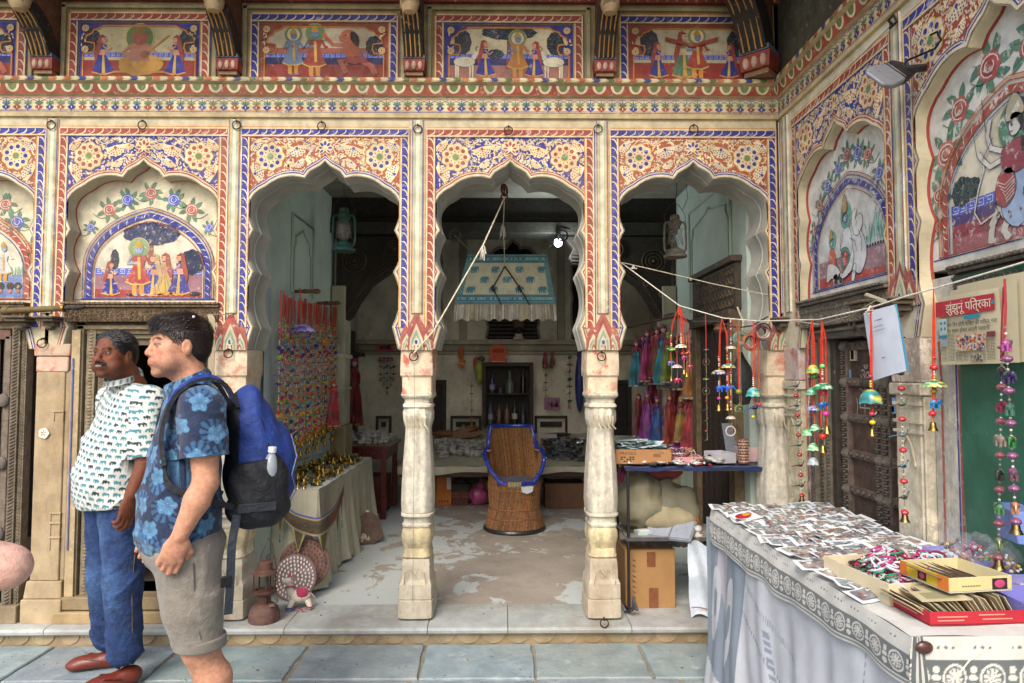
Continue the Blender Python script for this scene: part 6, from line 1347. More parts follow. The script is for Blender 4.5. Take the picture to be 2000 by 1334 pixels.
def dcol(u,v):
 s=u*(y1-y0+x1-x0);g_=(abs((s*34)%1-.5)<.07)or(abs((v*20)%1-.5)<.06)
 return mul('#b9b49c',.88 if g_ else 1)
cl.grid(drape,260,70,dcol)
o=solo('bench_cloth',cl,M_dirtycloth,'faded checked cream cloth draped over the low bench at left','cloth')
# embroidered hanging (toran) pinned along the bench front
tp=[at(541,965,.52),at(560,985,.50),at(590,1003,.49),at(625,1008,.48),at(652,990,.62),at(668,960,.85),at(673,945,1.0)]
def cat(P_,t_):
 n=len(P_)-1;i=min(int(t_*n),n-1);f=t_*n-i;a=P_[max(i-1,0)];b=P_[i];c=P_[i+1];d=P_[min(i+2,n)]
 return .5*((2*b)+(c-a)*f+(2*a-5*b+4*c-d)*f*f+(3*b-a-3*c+d)*f**3)
tp=[Vector(p)for p in tp]
t=thing('embroidered_valance','embroidered brown and blue-edged bunting with pointed tabs pinned across the bench front','valance',tuple(tp[0]))
mb=MB()
def vp(u,v):p=cat(tp,u);w_=.10*(.7+.5*math.sin(math.pi*u));return(p.x,p.y-.03+.01*math.sin(u*20),p.z-(1-v)*w_)
mb.grid(vp,80,14,lambda u,v:'#35479a' if v>.92 or v<.06 else '#a59a48' if v>.84 or v<.14 else jit('#4a3c2c' if u<.62 else '#6e3a30',.35));mb.build('band',M_dirtycloth,t)
for u0 in(.03,.25,.50,.72,.86):
 mb=MB();w_=.13 if u0<.6 else .08
 def tab(u,v,u0=u0,w_=w_):uu=min(1,u0+(u-.5)*w_*(v)+w_*.5);b=Vector(vp(min(1,uu),0));return(b.x,b.y-.004,b.z-(1-v)*.13)
 mb.grid(tab,14,14,lambda u,v:'#35479a' if abs(u-.5)>.44 or v<.07 else '#a59a48' if abs(u-.5)>.34 or v<.16 else jit('#55492f',.35));mb.build('tab',M_dirtycloth,t)
 p=tab(.5,0);mb=MB();mb.tube([p,(p[0],p[1],p[2]-.03)],.003,'#2a6a6a',4);mb.ell((p[0],p[1],p[2]-.04),(.006,.006,.014),'#2a6a6a',6,4);mb.build('tassel',M_cloth,t)
 # brass trinkets, individually placed copies
random.seed(21)
def proto(name,label,cat_,group,fn,mt,part='body'):
 mb=MB();fn(mb);o=mb.build(name,mt);tag(o,label,cat_,group);o.location=(0,0,-60);return o
def scatter(protos,spots):
 for i,(loc,rz,sc)in enumerate(spots):
  src=protos[i%len(protos)]
  if i<len(protos):o=src
  else:o=src.copy();COL.objects.link(o)
  o.location=loc;o.rotation_euler=(rnd(-.12,.12),rnd(-.12,.12),rz);o.scale=(sc,)*3
G='brass trinkets crowded on the bench';LB='small %s in the crowd on the low bench at left'
def f1(mb):mb.lathe([(0,0),(.016,0),(.014,.006),(.005,.012),(.004,.03),(.008,.036),(.004,.045),(0,.06)],'#b08a3a',n=9)
def f2(mb):mb.ell((0,0,.022),(.011,.009,.014),'#8a6a2a',8,6);mb.ell((0,0,.044),.008,'#8a6a2a',8,5);mb.lathe([(0,0),(.015,0),(.015,.008),(0,.008)],'#6a5020',n=9);mb.tube([(-.014,0,.03),(0,-.006,.022),(.014,0,.032)],.003,'#8a6a2a',5)
def f3(mb):bellshape(mb,(0,0,.035),.034,'#b8923f')
def f4(mb):elly(mb,(0,0,.018),.026,'#5d5230','#7a6a3a')
def f5(mb):mb.ell((0,0,.01),(.018,.014,.010),'#39604a',8,5);mb.ell((.004,0,.026),(.01,.009,.012),'#8a7a3a',7,5)
def f6(mb):mb.torus((0,0,.008),.014,.005,'#a98c48',12,5,(R(90),0,0));mb.ell((0,0,.02),.006,'#4a3c1c',6,4)
pr_=[proto('brass_trinket',LB%('brass finial','seated brass figure','brass bell','dark bronze elephant','green-patinated bird','brass ring')[i],'trinket',G,f,M_brass if i not in(4,)else M_gloss)for i,f in enumerate((f1,f2,f3,f4,f5,f6))]
sp_=[]
for i in range(285):
 u,v=rnd(.03,.97),rnd(.02,.93);hump=(.05*math.sin(math.pi*u)+.075*(1-u))*(1 if v>.2 else .3)
 sp_.append(((x0+.015+u*(x1-x0-.04),y0+.02+v*(y1-y0-.15),zt+.002+hump*rnd(.1,.8)+(.02 if u<.25 else 0)*random.random()),rnd(0,6.3),rnd(.5,1.05)))
scatter(pr_,sp_)
for k in range(6):
 q=at(537+k*11+rnd(-2,2),947-rnd(0,3),.62);mb=MB();h=rnd(.07,.10);mb.lathe([(0,0),(.014,0),(.012,.006),(.006,.015),(.0055,h*.6),(.011,h*.7),(.006,h*.8),(.004,h),(0,h)],'#c9a050',n=12);mb.v=[(a+q.x,b+q.y,c+zt)for a,b,c in mb.v]
 solo('brass_handbell',mb,M_brass,'slender brass hand bell standing at the front edge of the low bench','bell',(q.x,q.y,zt),'brass hand bells along the bench front')
q=at(687,898,2.1);mb=MB();mb.lathe([(.0,0),(.055,0),(.075,.05),(.07,.05),(.052,.006),(0,.006)],'#c9cccc',n=16,sx=1.2);mb.v=[(a+q.x-.02,b+2.1,c+zt+.01)for a,b,c in mb.v];solo('clear_tray',mb,M_film,'clear plastic tub at the far end of the low bench','tub',(q.x-.02,2.1,zt+.01))
# openwork tin fans leaning on the bench, stone slab, small horse
def openwork(loc,r,col,ring,lab,tilt,rz,seed):
 random.seed(seed);M=Matrix.Translation(loc)@Matrix.Rotation(rz,4,'Z')@Matrix.Rotation(tilt,4,'X');t=thing('openwork_disc',lab,'wall plate',loc)
 mb=MB();mb.lathe([(0,0),(r*1.0,0),(r*1.03,.006),(r,.012),(0,.012)],col,(0,0,0),40,M@Matrix.Translation((0,0,r))@Matrix.Rotation(R(90),4,'X'));mb.build('plate',M_tin,t)
 mb=MB();F=M@Matrix.Translation((0,-.0125,r))
 k=0
 for rr in(.2,.38,.55,.72,.88):
  n=int(rr*38)
  for j in range(n):
   a=2*math.pi*j/n+rr*3;mb.add([F@Vector((r*rr*math.cos(a)+x_,-.0012,r*rr*math.sin(a)+z_))for x_,z_ in[((.5*math.cos(b+a)*(.055 if q%2 else .03))*r*1.9,(.5*math.sin(b+a)*(.055 if q%2 else .075))*r*1.9)for q,b in enumerate([w*.9 for w in range(7)])]],[tuple(range(7))],ring)
 mb.build('cut_pattern',M_matte,t,smooth=0,kind='stuff')
q=at(572,1140,.36);openwork((q.x,.36,.10),.135,'#7d6a66','#c9c6c2','round pinkish-grey plate of white pierced pattern leaning at the foot of the bench',R(-14),R(-6),3)
q=at(590,1150,.43);openwork((q.x,.47,.14),.15,'#7d5a50','#4a332c','brown pierced plate standing behind the white-patterned one',R(-10),R(10),4)
mb=MB();q=at(735,1045,1.6);Mq=Matrix.Translation((-1.10,1.75,.10))@Matrix.Rotation(R(18),4,'Z')@Matrix.Rotation(R(-20),4,'X');mb.prism([(-.09,0),(.04,-.0),(.12,.06),(.09,.2),(.0,.29),(-.09,.2)],-.012,.012,'#5f4a40',Mq);solo('stone_slab',mb,M_stone,'brown broken slab leaning by the red table leg','slab',(-1.10,1.75,.10),bevel=.003)
q=at(586,1170,.22);t=thing('cloth_horse','small stuffed pink and white cloth horse lying on the platform near the rusty lantern','toy horse',(q.x,q.y,.1));M=Matrix.Translation((q.x,q.y,.10))@Matrix.Rotation(R(12),4,'Z')
mb=MB();mb.ell((0,0,.075),(.065,.04,.042),'#c9bfb0',12,8,M);mb.tube([(-.045,0,.09),(-.06,-.01,.14),(-.065,-.02,.17)],[.028,.022,.018],'#c9bfb0',8,M)
for x,y,dx in((-.04,-.03,-.02),(-.03,.03,0),(.045,-.03,.02),(.05,.03,.03)):mb.tube([(x,y,.06),(x+dx,y*1.5,.01)],[.02,.013],'#d0c8ba',8,M)
mb.build('body',M_cloth,t)
mb=MB();mb.ell((-.075,-.03,.175),(.028,.016,.018),'#c9bfb0',9,6,M);mb.tube([(-.06,-.01,.19),(-.055,0,.215)],[.008,.003],'#a02a4a',5,M);mb.build('head',M_cloth,t)
mb=MB();mb.ell((.01,0,.09),(.045,.044,.035),'#a52a4c',12,7,M);mb.torus((-.055,-.012,.13),.024,.006,'#a52a4c',12,5,(R(60),0,0),M)
for x,c in((-.05,'#2a3a8a'),(.06,'#a52a4c'),(-.062,'#2a3a8a')):mb.torus((x,-.045,.022),.014,.005,c,10,5,(R(90),0,0),M)
for k in range(10):mb.tube([(.06,0,.09),(.085+rnd(-.01,.01),rnd(-.01,.01),.06)],.003,random.choice(['#c9a24c','#2a3a8a','#a52a4c']),4,M)
mb.build('saddle_and_bands',M_cloth,t)
mb=MB();mb.grid(lambda u,v:(q.x-.01+u*.09,q.y-.06+v*.05+.01*math.sin(u*9),.103+.004*math.sin(u*12+v*7)),10,6,'#b0204c');solo('pink_rag',mb,M_cloth,'scrap of crimson cloth under the toy horse','rag')
mb=MB();qq=at(495,1165,.30);mb.grid(lambda u,v:(qq.x-.05+u*.10,.3-v*.03,.105+.10*v*math.sin(math.pi*u)+.01*math.sin(u*14)),14,8,'#b9b6ae');solo('crumpled_bag',mb,M_dirtycloth,'crumpled whitish bag behind the rusty lantern at the left column foot','bag')
# ---------------- red table with papier-mache balls, bed with wares ----------------
tx0,tx1,ty0,ty1,tz=-1.78,-1.10,2.68,3.45,.80
t=thing('red_table','dark red painted wooden table against the back left corner','table',(-1.4,3,.1))
mb=MB();mb.box(tx0,tx1,ty0,ty1,tz-.03,tz,'#5d2620');mb.build('tabletop',M_gloss,t,bevel=.003);mb=MB();mb.box(tx0+.03,tx1-.03,ty0+.03,ty0+.05,tz-.13,tz-.032,'#5a231d');mb.box(tx1-.05,tx1-.03,ty0+.05,ty1-.03,tz-.13,tz-.032,'#5a231d');mb.build('apron',M_gloss,t)
for x in(tx0+.05,tx1-.06):
 for y in(ty0+.05,ty1-.06):mb=MB();mb.box(x-.028,x+.028,y-.028,y+.028,.1,tz-.031,'#5d2620',taper=.006);mb.build('leg',M_gloss,t,bevel=.003)
mb=MB();mb.grid(lambda u,v:(tx0+.0+u*(tx1-tx0+.01),ty0-.01+v*(ty1-ty0),tz+.003+.002*math.sin(u*30)),12,10,'#a59a78');solo('table_sheet',mb,M_dirtycloth,'thin dusty sheet spread on top of the red table','sheet')
def g1(mb):mb.ell((0,0,.028),(.03,.03,.027),'#a7a49c',12,8);[mb.ell((.0285*math.cos(a)*math.cos(b),.0285*math.sin(a)*math.cos(b),.028+.026*math.sin(b)),.005,'#6a6870',5,3)for a in(0,1.2,2.4,3.6,4.8)for b in(-.3,.5)]
def g2(mb):mb.ell((0,0,.022),(.036,.03,.022),'#aea69a',12,7);mb.ell((.02,0,.045),(.014,.012,.016),'#aea69a',8,6);[mb.ell((.03*math.cos(a),.025*math.sin(a),.026),.006,'#8a7468',5,3)for a in(0,1,2,3,4,5)]
def g3(mb):mb.lathe([(0,0),(.02,0),(.032,.02),(.03,.035),(.014,.045),(.012,.055),(0,.058)],'#a49c92',n=12);mb.torus((0,0,.03),.031,.003,'#6f5f68',14,4,(R(90),0,0))
pr_=[proto('clay_ball','%s in the heap on the red table'%lb,'clay ball','speckled balls heaped on the red table',f,M_matte)for f,lb in((g1,'round speckled grey clay ball'),(g2,'clay ball with a small head'),(g3,'little ringed clay pot'))]
sp_=[]
for i in range(120):
 u,v=rnd(.04,.96),rnd(.03,.97);sp_.append(((tx0+.03+u*(tx1-tx0-.06),ty0+.03+v*(ty1-ty0-.06),tz+.004+.09*math.sin(math.pi*u)*math.sin(math.pi*min(1,v*1.1))*random.random()),rnd(0,6),rnd(.8,1.25)))
scatter(pr_,sp_)
# bed frame
bx0,bx1,by0,by1=-1.05,1.12,3.05,4.6
def bz(v):return .56+.20*v
t=thing('rope_bed','low wooden bed along the back wall used as a display','bed',(0,3.8,.1))
for x in(bx0+.06,bx1-.06):
 for y in(by0+.05,by1-.06):mb=MB();mb.lathe([(.03,0),(.04,.1),(.03,.2),(.045,.3),(.045,.42),(0,.42)],'#3f2a20',(x,y,.1),12);mb.build('leg',M_wood,t)
mb=MB();mb.box(bx0,bx1,by0,by0+.06,.45,.52,'#3f2a20');mb.build('rail',M_wood,t,bevel=.006);mb=MB();mb.box(bx0,bx1,by1-.06,by1,.6,.7,'#3f2a20');mb.build('rail',M_wood,t,bevel=.006)
mb=MB();mb.add([(bx0,by0+.06,.50),(bx1,by0+.06,.50),(bx1,by1-.06,.66),(bx0,by1-.06,.66)],[(0,1,2,3)],'#4a3a2c');mb.build('webbing',M_dirtycloth,t)
cl=MB();cl.grid(lambda u,v:(bx0-.02+u*(bx1-bx0+.04),by0-.02+v*(by1-by0),bz(v)+.012*math.sin(u*19+v*5)*math.sin(v*9)+.006*math.sin(u*41)),60,24,'#b5ae96');cl.grid(lambda u,v:(bx0-.02+u*(bx1-bx0+.04),by0-.025-.01*math.sin(u*40),bz(0)-.075-.02*math.sin(u*14)+v*(.075+.02*math.sin(u*14))),120,4,'#bdb69c')
solo('bed_sheet',cl,M_dirtycloth,'crumpled cream sheet covering the display bed','sheet')
random.seed(31)
def onbed(px,py): # point on the sloping bed seen at the pixel
 d=ray(px,py);k=.20/(by1-by0);s=(CAM.z-.56+(by0-CAM.y)*k)/(d.y*k-d.z)if False else None
 # solve CAM + s d : z = .56 + k (y-by0)
 s=(.56+k*(CAM.y-by0)-CAM.z)/(d.z-k*d.y);return CAM+d*s
pr_=[proto('grey_clay_ball','grey speckled clay ball among those on the left of the display bed','clay ball','speckled balls on the left of the bed',f,M_matte)for f in(g1,g3)]
sp_=[]
for i in range(44):
 q=onbed(rnd(852,946),rnd(868,896));sp_.append(((q.x,q.y,q.z+.004),rnd(0,6),rnd(1.0,1.7)))
scatter(pr_,sp_)
def h1(mb):mb.box(-.03,.03,-.009,.009,0,.008,'#c9ccd0');mb.ell((.03,0,.004),(.012,.012,.006),'#b8bcc2',8,4)
def h2(mb):mb.torus((0,0,.006),.022,.005,'#aab0b8',14,5,(R(90),0,0))
def h3(mb):mb.ell((0,0,.008),(.02,.012,.009),'#585450',8,5);mb.tube([(-.035,0,.005),(.035,.01,.006)],.003,'#c9ccd0',5)
def h4(mb):mb.lathe([(0,0),(.018,0),(.02,.012),(.012,.02),(0,.02)],'#8a8c90',n=10)
pr_=[proto('silver_trinket','white-metal %s in the scatter on the right of the display bed'%lb,'trinket','white metal trinkets on the right of the bed',f,M_silver)for f,lb in((h1,'bar'),(h2,'ring'),(h3,'spoon-like piece'),(h4,'small cup'))]
sp_=[]
for i in range(150):
 q=onbed(1062+rnd(0,76),rnd(862,902));sp_.append(((q.x,q.y,q.z+.004+rnd(0,.03)),rnd(0,6),rnd(1.0,1.8)))
scatter(pr_,sp_)
q=onbed(895,855);mb=MB();mb.prism([(-.26,0),(-.2,.06),(-.02,.05),(.06,.14),(.13,.05),(.3,.07),(.22,.0),(.02,-.02)],q.y-.1,q.y+.1,'#7a5330',Matrix.Translation((q.x,0,q.z+.02)));mb.ell((q.x-.16,q.y-.02,q.z+.05),(.16,.12,.045),'#80562f',14,8);mb.ell((q.x+.08,q.y+.05,q.z+.07),(.17,.1,.06),'#77502c',14,8,rot=(0,-.3,0));solo('leather_hide',mb,M_leather,'folded tan leather piece lying on the display bed','leather',tuple(q))
q=onbed(1070,862);mb=MB();mb.box(-.11,.11,-.08,.08,0,.004,'#b5aaa2');
for a in range(3):mb.box(-.09+a*.065,-.035+a*.065,-.06,.0,.004,.006,'#8a4a48')
mb.v=[(a+q.x,b*math.cos(.6)+q.y,c+q.z+.03+b*math.sin(.6))for a,b,c in mb.v];solo('price_card',mb,M_paper,'pale card with small red squares lying at the right of the cane chair','card')
mb=MB();q=onbed(1092,852);mb.lathe([(0,0),(.14,.0),(.15,.012),(.13,.014),(0,.005)],'#2c2a2c',(q.x,q.y,q.z+.02),24);solo('black_tray',mb,M_plastic,'round black tray near the right end of the bed','tray',tuple(q))
# things under the bed
def carton(x,y,z,w_,d,h,col,label,rz=0,name='carton',mt=M_card,extra=None):
 t=thing(name,label,'box',(x,y,z));M=Matrix.Translation((x,y,z))@Matrix.Rotation(rz,4,'Z');mb=MB();mb.box(-w_/2,w_/2,-d/2,d/2,0,h,col,M);mb.build('body',mt,t,bevel=.004)
 mb=MB();mb.box(-w_/2-.001,0-.0015,-d/2-.001,d/2+.001,h,h+.003,mul(col,1.06),M);mb.box(.0015,w_/2+.001,-d/2-.001,d/2+.001,h,h+.003,mul(col,1.03),M);mb.build('flap',mt,t)
 if extra:extra(t,M,w_,d,h)
 return t
def lab1(t,M,w_,d,h):mb=MB();mb.box(w_*.2,w_*.48,-d/2-.002,-d/2,h*.5,h*.85,'#c9c2b0',M);mb.build('label',M_paper,t);mb=MB();[mb.box(-w_*.35+k*.03,-w_*.35+k*.03+.014,-d/2-.002,-d/2,h*.1,h*.16,'#4a2a12',M)for k in range(4)];mb.build('printed_marks',M_matte,t,kind='stuff')
q=atZ(868,988,.1);carton(-.64,q.y+.12,.10,.16,.2,.34,'#b5692a','tall orange carton under the left part of the bed',0,extra=lab1)
for k,(c,w_)in enumerate((('#5a3426',.17),('#6a4030',.19),('#3a342e',.2))):carton(-.47,q.y+.1,.10+k*.075,w_,.16,.07,c,['brown metal tin lowest in the small stack under the bed','reddish brown tin in the middle of the small stack','dark grey tin on top of the small stack under the bed'][k],name='storage_tin',mt=M_tin)
mb=MB();mb.ell((-.27,q.y+.05,.2),(.10,.08,.11),'#a84a78',16,10);mb.tube([(-.27,q.y+.05,.3),(-.22,q.y+.03,.34)],[.03,.05],'#b05a86',8)
for i in range(len(mb.v)):v=mb.v[i];n_=noise.noise(Vector(v)*18)*.022;mb.v[i]=(v[0]+n_,v[1]+n_,max(.102,v[2]+n_))
solo('pink_bag',mb,M_plastic,'knotted pink plastic bag under the display bed','bag')
for px,py,c,lb in((900,925,'#6a5a42','brown sack slumped at the back under the bed'),(950,940,'#a08a2a','yellowish bag bulging beside the pink one'),(1060,960,'#9aa09c','grey clear plastic heap at the foot of the carton right of the chair')):
 q2=at(px,py,3.55);mb=MB();mb.ell((q2.x,q2.y,.22),(.17,.1,.13),c,18,12)
 for i in range(len(mb.v)):v=mb.v[i];n_=noise.noise(Vector(v)*11)*.05;mb.v[i]=(v[0]+n_,v[1]+n_*.5,max(.102,v[2]+n_))
 solo('sack',mb,M_dirtycloth if c!='#9aa09c' else M_film,lb,'sack')
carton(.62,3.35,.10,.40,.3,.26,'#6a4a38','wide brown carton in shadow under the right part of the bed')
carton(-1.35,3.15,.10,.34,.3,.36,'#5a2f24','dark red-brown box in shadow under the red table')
# ---------------- back wall goods ----------------
cx0,cx1,cz0,cz1=at(950,800,YB).x,at(1033,800,YB).x,at(990,826,YB).z,at(990,716,YB).z
t=thing('bottle_cupboard','open dark wooden wall cupboard of two shelves behind the cane chair','cupboard',((cx0+cx1)/2,YB,cz0))
mb=MB();mb.box(cx0,cx1,YB-.03,YB-.004,cz0,cz1,'#2a211a');mb.build('back_board',M_wood,t)
for nm,bb in(('side_board',(cx0-.05,cx0,YB-.16,YB,cz0-.04,cz1+.05)),('side_board',(cx1,cx1+.05,YB-.16,YB,cz0-.04,cz1+.05)),('top_board',(cx0,cx1,YB-.16,YB,cz1,cz1+.05)),('shelf',(cx0,cx1,YB-.16,YB-.03,cz0-.02,cz0)),('shelf',(cx0,cx1,YB-.16,YB-.03,(cz0+cz1)/2-.0,(cz0+cz1)/2+.022))):mb=MB();mb.box(*bb,'#3f3025');mb.build(nm,M_wood,t,bevel=.004)
def bottle(x,z,h,r,col,label,neck=.3,lbl=None):
 t=thing('glass_bottle',label,'bottle',(x,YB-.09,z),'old bottles in the wall cupboard');mb=MB()
 mb.lathe([(0,0),(r,0),(r,h*.08),(r,h*(1-neck)*.9),(r*.8,h*(1-neck)),(r*.32,h*(1-neck*.7)),(r*.3,h*.97),(r*.36,h*.97),(r*.36,h),(0,h)],col,(x,YB-.09,z),14);mb.build('glass',M_gloss,t)
 if lbl:mb=MB();mb.lathe([(r*1.01,h*.2),(r*1.01,h*.45)],lbl,(x,YB-.09,z),14,caps=False);mb.build('label',M_paper,t)
 mb=MB();mb.lathe([(0,0),(r*.38,0),(r*.38,h*.05),(0,h*.05)],'#3a2a22',(x,YB-.09,z+h*.97),10);mb.build('stopper',M_matte,t)
zm=(cz0+cz1)/2+.022
W=cx1-cx0
for u,z,h,r,c,n_,lb,l2 in((.14,zm,.24,.038,'#2f3a4a',.35,'slim dark bottle at left of the upper cupboard shelf','#9a8aa0'),(.55,zm,.28,.055,'#5f6a5a',.5,'large greenish flask in the middle of the upper shelf',None),(.86,zm,.30,.034,'#1c1a1c',.3,'tall black bottle at right of the upper shelf',None),(.33,zm,.1,.05,'#3a2a3a',.2,'squat dark jar beside the large flask',None),(.1,cz0,.26,.035,'#4a5560',.3,'bluish clear bottle first on the lower shelf','#8a929a'),(.3,cz0,.24,.034,'#6a4a38',.25,'amber bottle second on the lower shelf',None),(.48,cz0,.25,.034,'#6d5a48',.3,'brownish bottle third on the lower shelf','#8a5a4a'),(.66,cz0,.28,.036,'#23301f',.35,'dark green wine bottle with a cream label on the lower shelf','#b9b295'),(.86,cz0,.22,.036,'#3a3a36',.4,'smoky bottle last on the lower shelf',None)):
 bottle(cx0+u*W,z,h,r,c,lb,n_,l2)
def crafts(px,py,Y=YB-.06):return at(px,py,Y)
q=crafts(973,672);t=thing('orange_plaque','bright orange round-topped plaque hanging over the bottle cupboard','plaque',tuple(q))
q0=crafts(973,715);r_=.115;mb=MB();mb.prism([(q0.x-.11,q0.z),(q0.x+.11,q0.z),(q0.x+.11,q0.z+.09),(q0.x+.09,q0.z+.1)]+[(q0.x+r_*math.cos(a),q0.z+.18+.09*math.sin(a))for a in[k*math.pi/12 for k in range(-1,14)]]+[(q0.x-.09,q0.z+.1),(q0.x-.11,q0.z+.09)],YB-.10,YB-.085,'#c95a38');mb.build('board',M_matte,t)
mb=MB()
for k in range(3):mb.torus((q0.x-.05+k*.05,YB-.102,q0.z+.19),.018,.006,'#7a2a20',12,5)
mb.box(q0.x-.08,q0.x+.08,YB-.104,YB-.1,q0.z+.05,q0.z+.062,'#e8a080');mb.build('raised_letters',M_matte,t,kind='stuff');mb=MB();mb.tube([(q0.x-.05,YB-.09,q0.z+.27),(q0.x,YB-.1,q0.z+.36),(q0.x+.05,YB-.09,q0.z+.27)],.003,'#c9402a',4);mb.build('cord',M_rope,t)
q=crafts(901,690);mb=MB();mb.ell((q.x,YB-.09,q.z),(.035,.012,.1),'#a8542a',12,8);mb.cbox((q.x+.01,YB-.09,q.z-.13),(.075,.012,.1),'#b0602a',(0,.25,0));mb.cbox((q.x+.01,YB-.098,q.z-.13),(.07,.004,.015),'#d8c070',(0,.25,0));solo('wall_charm',mb,M_matte,'small orange-brown charm left of the yellow pouches','charm')
q=crafts(937,720);mb=MB();mb.ell((q.x,YB-.11,q.z-.04),(.055,.04,.15),'#8a9a2c',14,10);mb.ell((q.x-.05,YB-.09,q.z+.06),(.035,.03,.09),'#a04a3a',12,8);mb.ell((q.x+.02,YB-.1,q.z+.12),(.05,.03,.04),'#5a3a30',10,6);solo('hanging_pouch',mb,M_satin,'yellow-green pouch hanging left of the bottle cupboard','pouch')
def bellline(px,y0_,y1_,cols,label,Y=YB-.1,s=1,name='hanging_chain'):
 random.seed(px);mb=MB();a=at(px,y0_,Y);b=at(px,y1_,Y);mb.tube([a,b],.002,'#5a3a2a',4);n=max(2,int((y1_-y0_)/14));
 for k in range(n):
  p=a.lerp(b,(k+.5)/n);c=cols[k%len(cols)];w_=k%3
  if w_==0:elly(mb,p,.03*s,c,random.choice(cols),1,rnd(-.5,.5))
  elif w_==1:umbrella(mb,p+Vector((0,0,.01)),.026*s,[c,random.choice(cols)],n=6)
  else:birdy(mb,p,.03*s,c,random.choice(cols),1,rnd(-.5,.5))
 bellshape(mb,tuple(b),.035*s,'#a8853a');return solo(name,mb,M_gloss,label,'hanging ornament',tuple(a))
bellline(921,745,825,['#b08a2a','#a8402a','#c9a24c'],'thin gilt chain with bells on the back wall left of the cupboard')
bellline(1066,725,770,['#3a5a3a','#8a2a2a','#2a3a6a'],'green and red chain below the red dolls on the back wall')
bellline(1112,690,790,['#2a5a3a','#8a7a2a','#7a2a2a'],'green and gold mobile on the back wall right of the pink patch',s=1.5)
for k,(px,c)in enumerate(((743,'#8a6a2a'),(750,'#2a7a4a'),(756,'#2a4a8a'),(763,'#2a6a3a'),(769,'#7a2a2a'))):bellline(px,708,730+[8,18,34,18,8][k],[c],['leftmost short chain under the maroon name board','second short chain under the maroon name board','longest chain hanging under the maroon name board','fourth short chain under the maroon name board','rightmost short chain under the maroon name board'][k],s=1.1)
for px,py,w_,h,c,c2,lb in((752,676,.20,.13,'#a8483a','#5a3060','orange and purple picture board on the back wall above the red table'),(754,702,.18,.05,'#7a3a50','#c9a8b0','narrow maroon name board with hanging chains'),(1070,716,.13,.045,'#6a3440','#b8a0a0','small name board under the pair of red dolls'),(1078,788,.2,.15,'#9a6a86','#8a5a78','faded pink patch on the back wall right of the cupboard')):
 q=crafts(px,py);mb=MB();mb.box(q.x-w_/2,q.x+w_/2,YB-.08,YB-.07,q.z-h/2,q.z+h/2,c)
 for k in range(7):u=rnd(-.4,.25)*w_;mb.box(q.x+u,q.x+u+w_*.14,YB-.0815,YB-.0805,q.z-h*.3,q.z+h*rnd(-.1,.35),jit(c2,.3))
 solo('wall_board',mb,M_matte,lb,'board')
for px,c,lb in((1064,'#9a1a30','small crimson doll on the back wall, left of a pair'),(1078,'#7a3a2a','small brown doll on the back wall, right of a pair')):q=crafts(px,683);puppet((q.x,YB-.12,q.z),.2,c,c,lb)
mb=MB();q=crafts(1131,740);mb.ell((q.x,YB-.13,q.z-.06),(.06,.05,.36),'#1c2a6a',14,10);mb.ell((q.x,YB-.12,q.z+.3),(.035,.03,.06),'#1c2a6a',10,6);solo('blue_garment',mb,M_satin,'dark blue folded garment hanging beside the right column on the back wall','garment')
# carved head on the ledge
q=at(1013,664,YB-.1);t=thing('carved_head','dark bearded mannequin head standing on the wall ledge under the fan','bust',(q.x,YB-.12,1.92));M=Matrix.Translation((q.x,YB-.10,1.92))
mb=MB();mb.lathe([(0,0),(.08,0),(.05,.05),(.04,.1),(0,.1)],'#b0a590',(0,0,0),14,M);mb.build('stand',M_matte,t);mb=MB();mb.ell((0,0,.2),(.08,.08,.11),'#5a4638',14,10,M);mb.ell((0,-.085,.19),(.012,.02,.02),'#5a4638',7,5,M);mb.ell((0,-.03,.12),(.06,.06,.05),'#1a1614',10,7,M);mb.build('head',M_matte,t);mb=MB();mb.lathe([(.085,.24),(.095,.27),(.08,.32),(0,.34)],'#8a7a4a',(0,0,0),14,M);mb.build('cap',M_matte,t)
# ---------------- rope across the right side ----------------
LINE=[at(1212,512,.12),at(1327,597,-.05),at(1412,621,-.28),at(1480,627,-.45),atX(1600,624,1.36),atX(1700,601,1.40),atX(1765,580,1.44),atX(1840,559,1.47),atX(2000,512,1.52),atX(2100,480,1.55)]
def lineat(px):
 best=min(range(len(LINE)-1),key=lambda i:0);
 for i,(a,b)in enumerate(zip((1212,1327,1412,1480,1600,1700,1765,1840,2000),(1327,1412,1480,1600,1700,1765,1840,2000,2100))):
  if a<=px<=b:return LINE[i].lerp(LINE[i+1],(px-a)/(b-a))
mb=MB();mb.tube(LINE,.0032,'#d2cdbf',5);solo('washing_line',mb,M_rope,'thin white line strung from the right arch across to the green sheet','line')
mb=MB();mb.tube([at(1212,512,.12),at(1290,530,.13),at(1400,556,.13),at(1530,582,.0)],.003,'#b9b09a',5);tassel(mb,at(1237,518,.12),6,.02);mb.tube([at(1345,541,.12),at(1350,548,.12)],.003,'#b9b09a',4);solo('upper_line',mb,M_rope,'second thin line sloping behind the first across the right arch','line')
mb=MB();mb.tube([at(1540,625,-.3)+Vector((0,0,.0)),atX(1600,634,1.42),atX(1660,618,1.43),atX(1712,586,1.45),atX(1690,575,1.5),atX(1730,590,1.45)],.009,'#b5aa92',6,flat=.3);tassel(mb,atX(1700,597,1.40),12,.03);solo('cloth_tie',mb,M_dirtycloth,'twisted strip of pale cloth knotted round the white line near the carved consoles','cloth strip')
mb=MB();random.seed(8)
for px in(1262,1290,1335,1640,1655,1668):p=lineat(px);mb.torus(p+Vector((0,0,-.02)),.014,.0012,'#6a6460',10,4,(0,0,rnd(-1,1)))
solo('wire_hooks',mb,M_iron,'tiny loose wire hooks threaded on the white line','hooks')
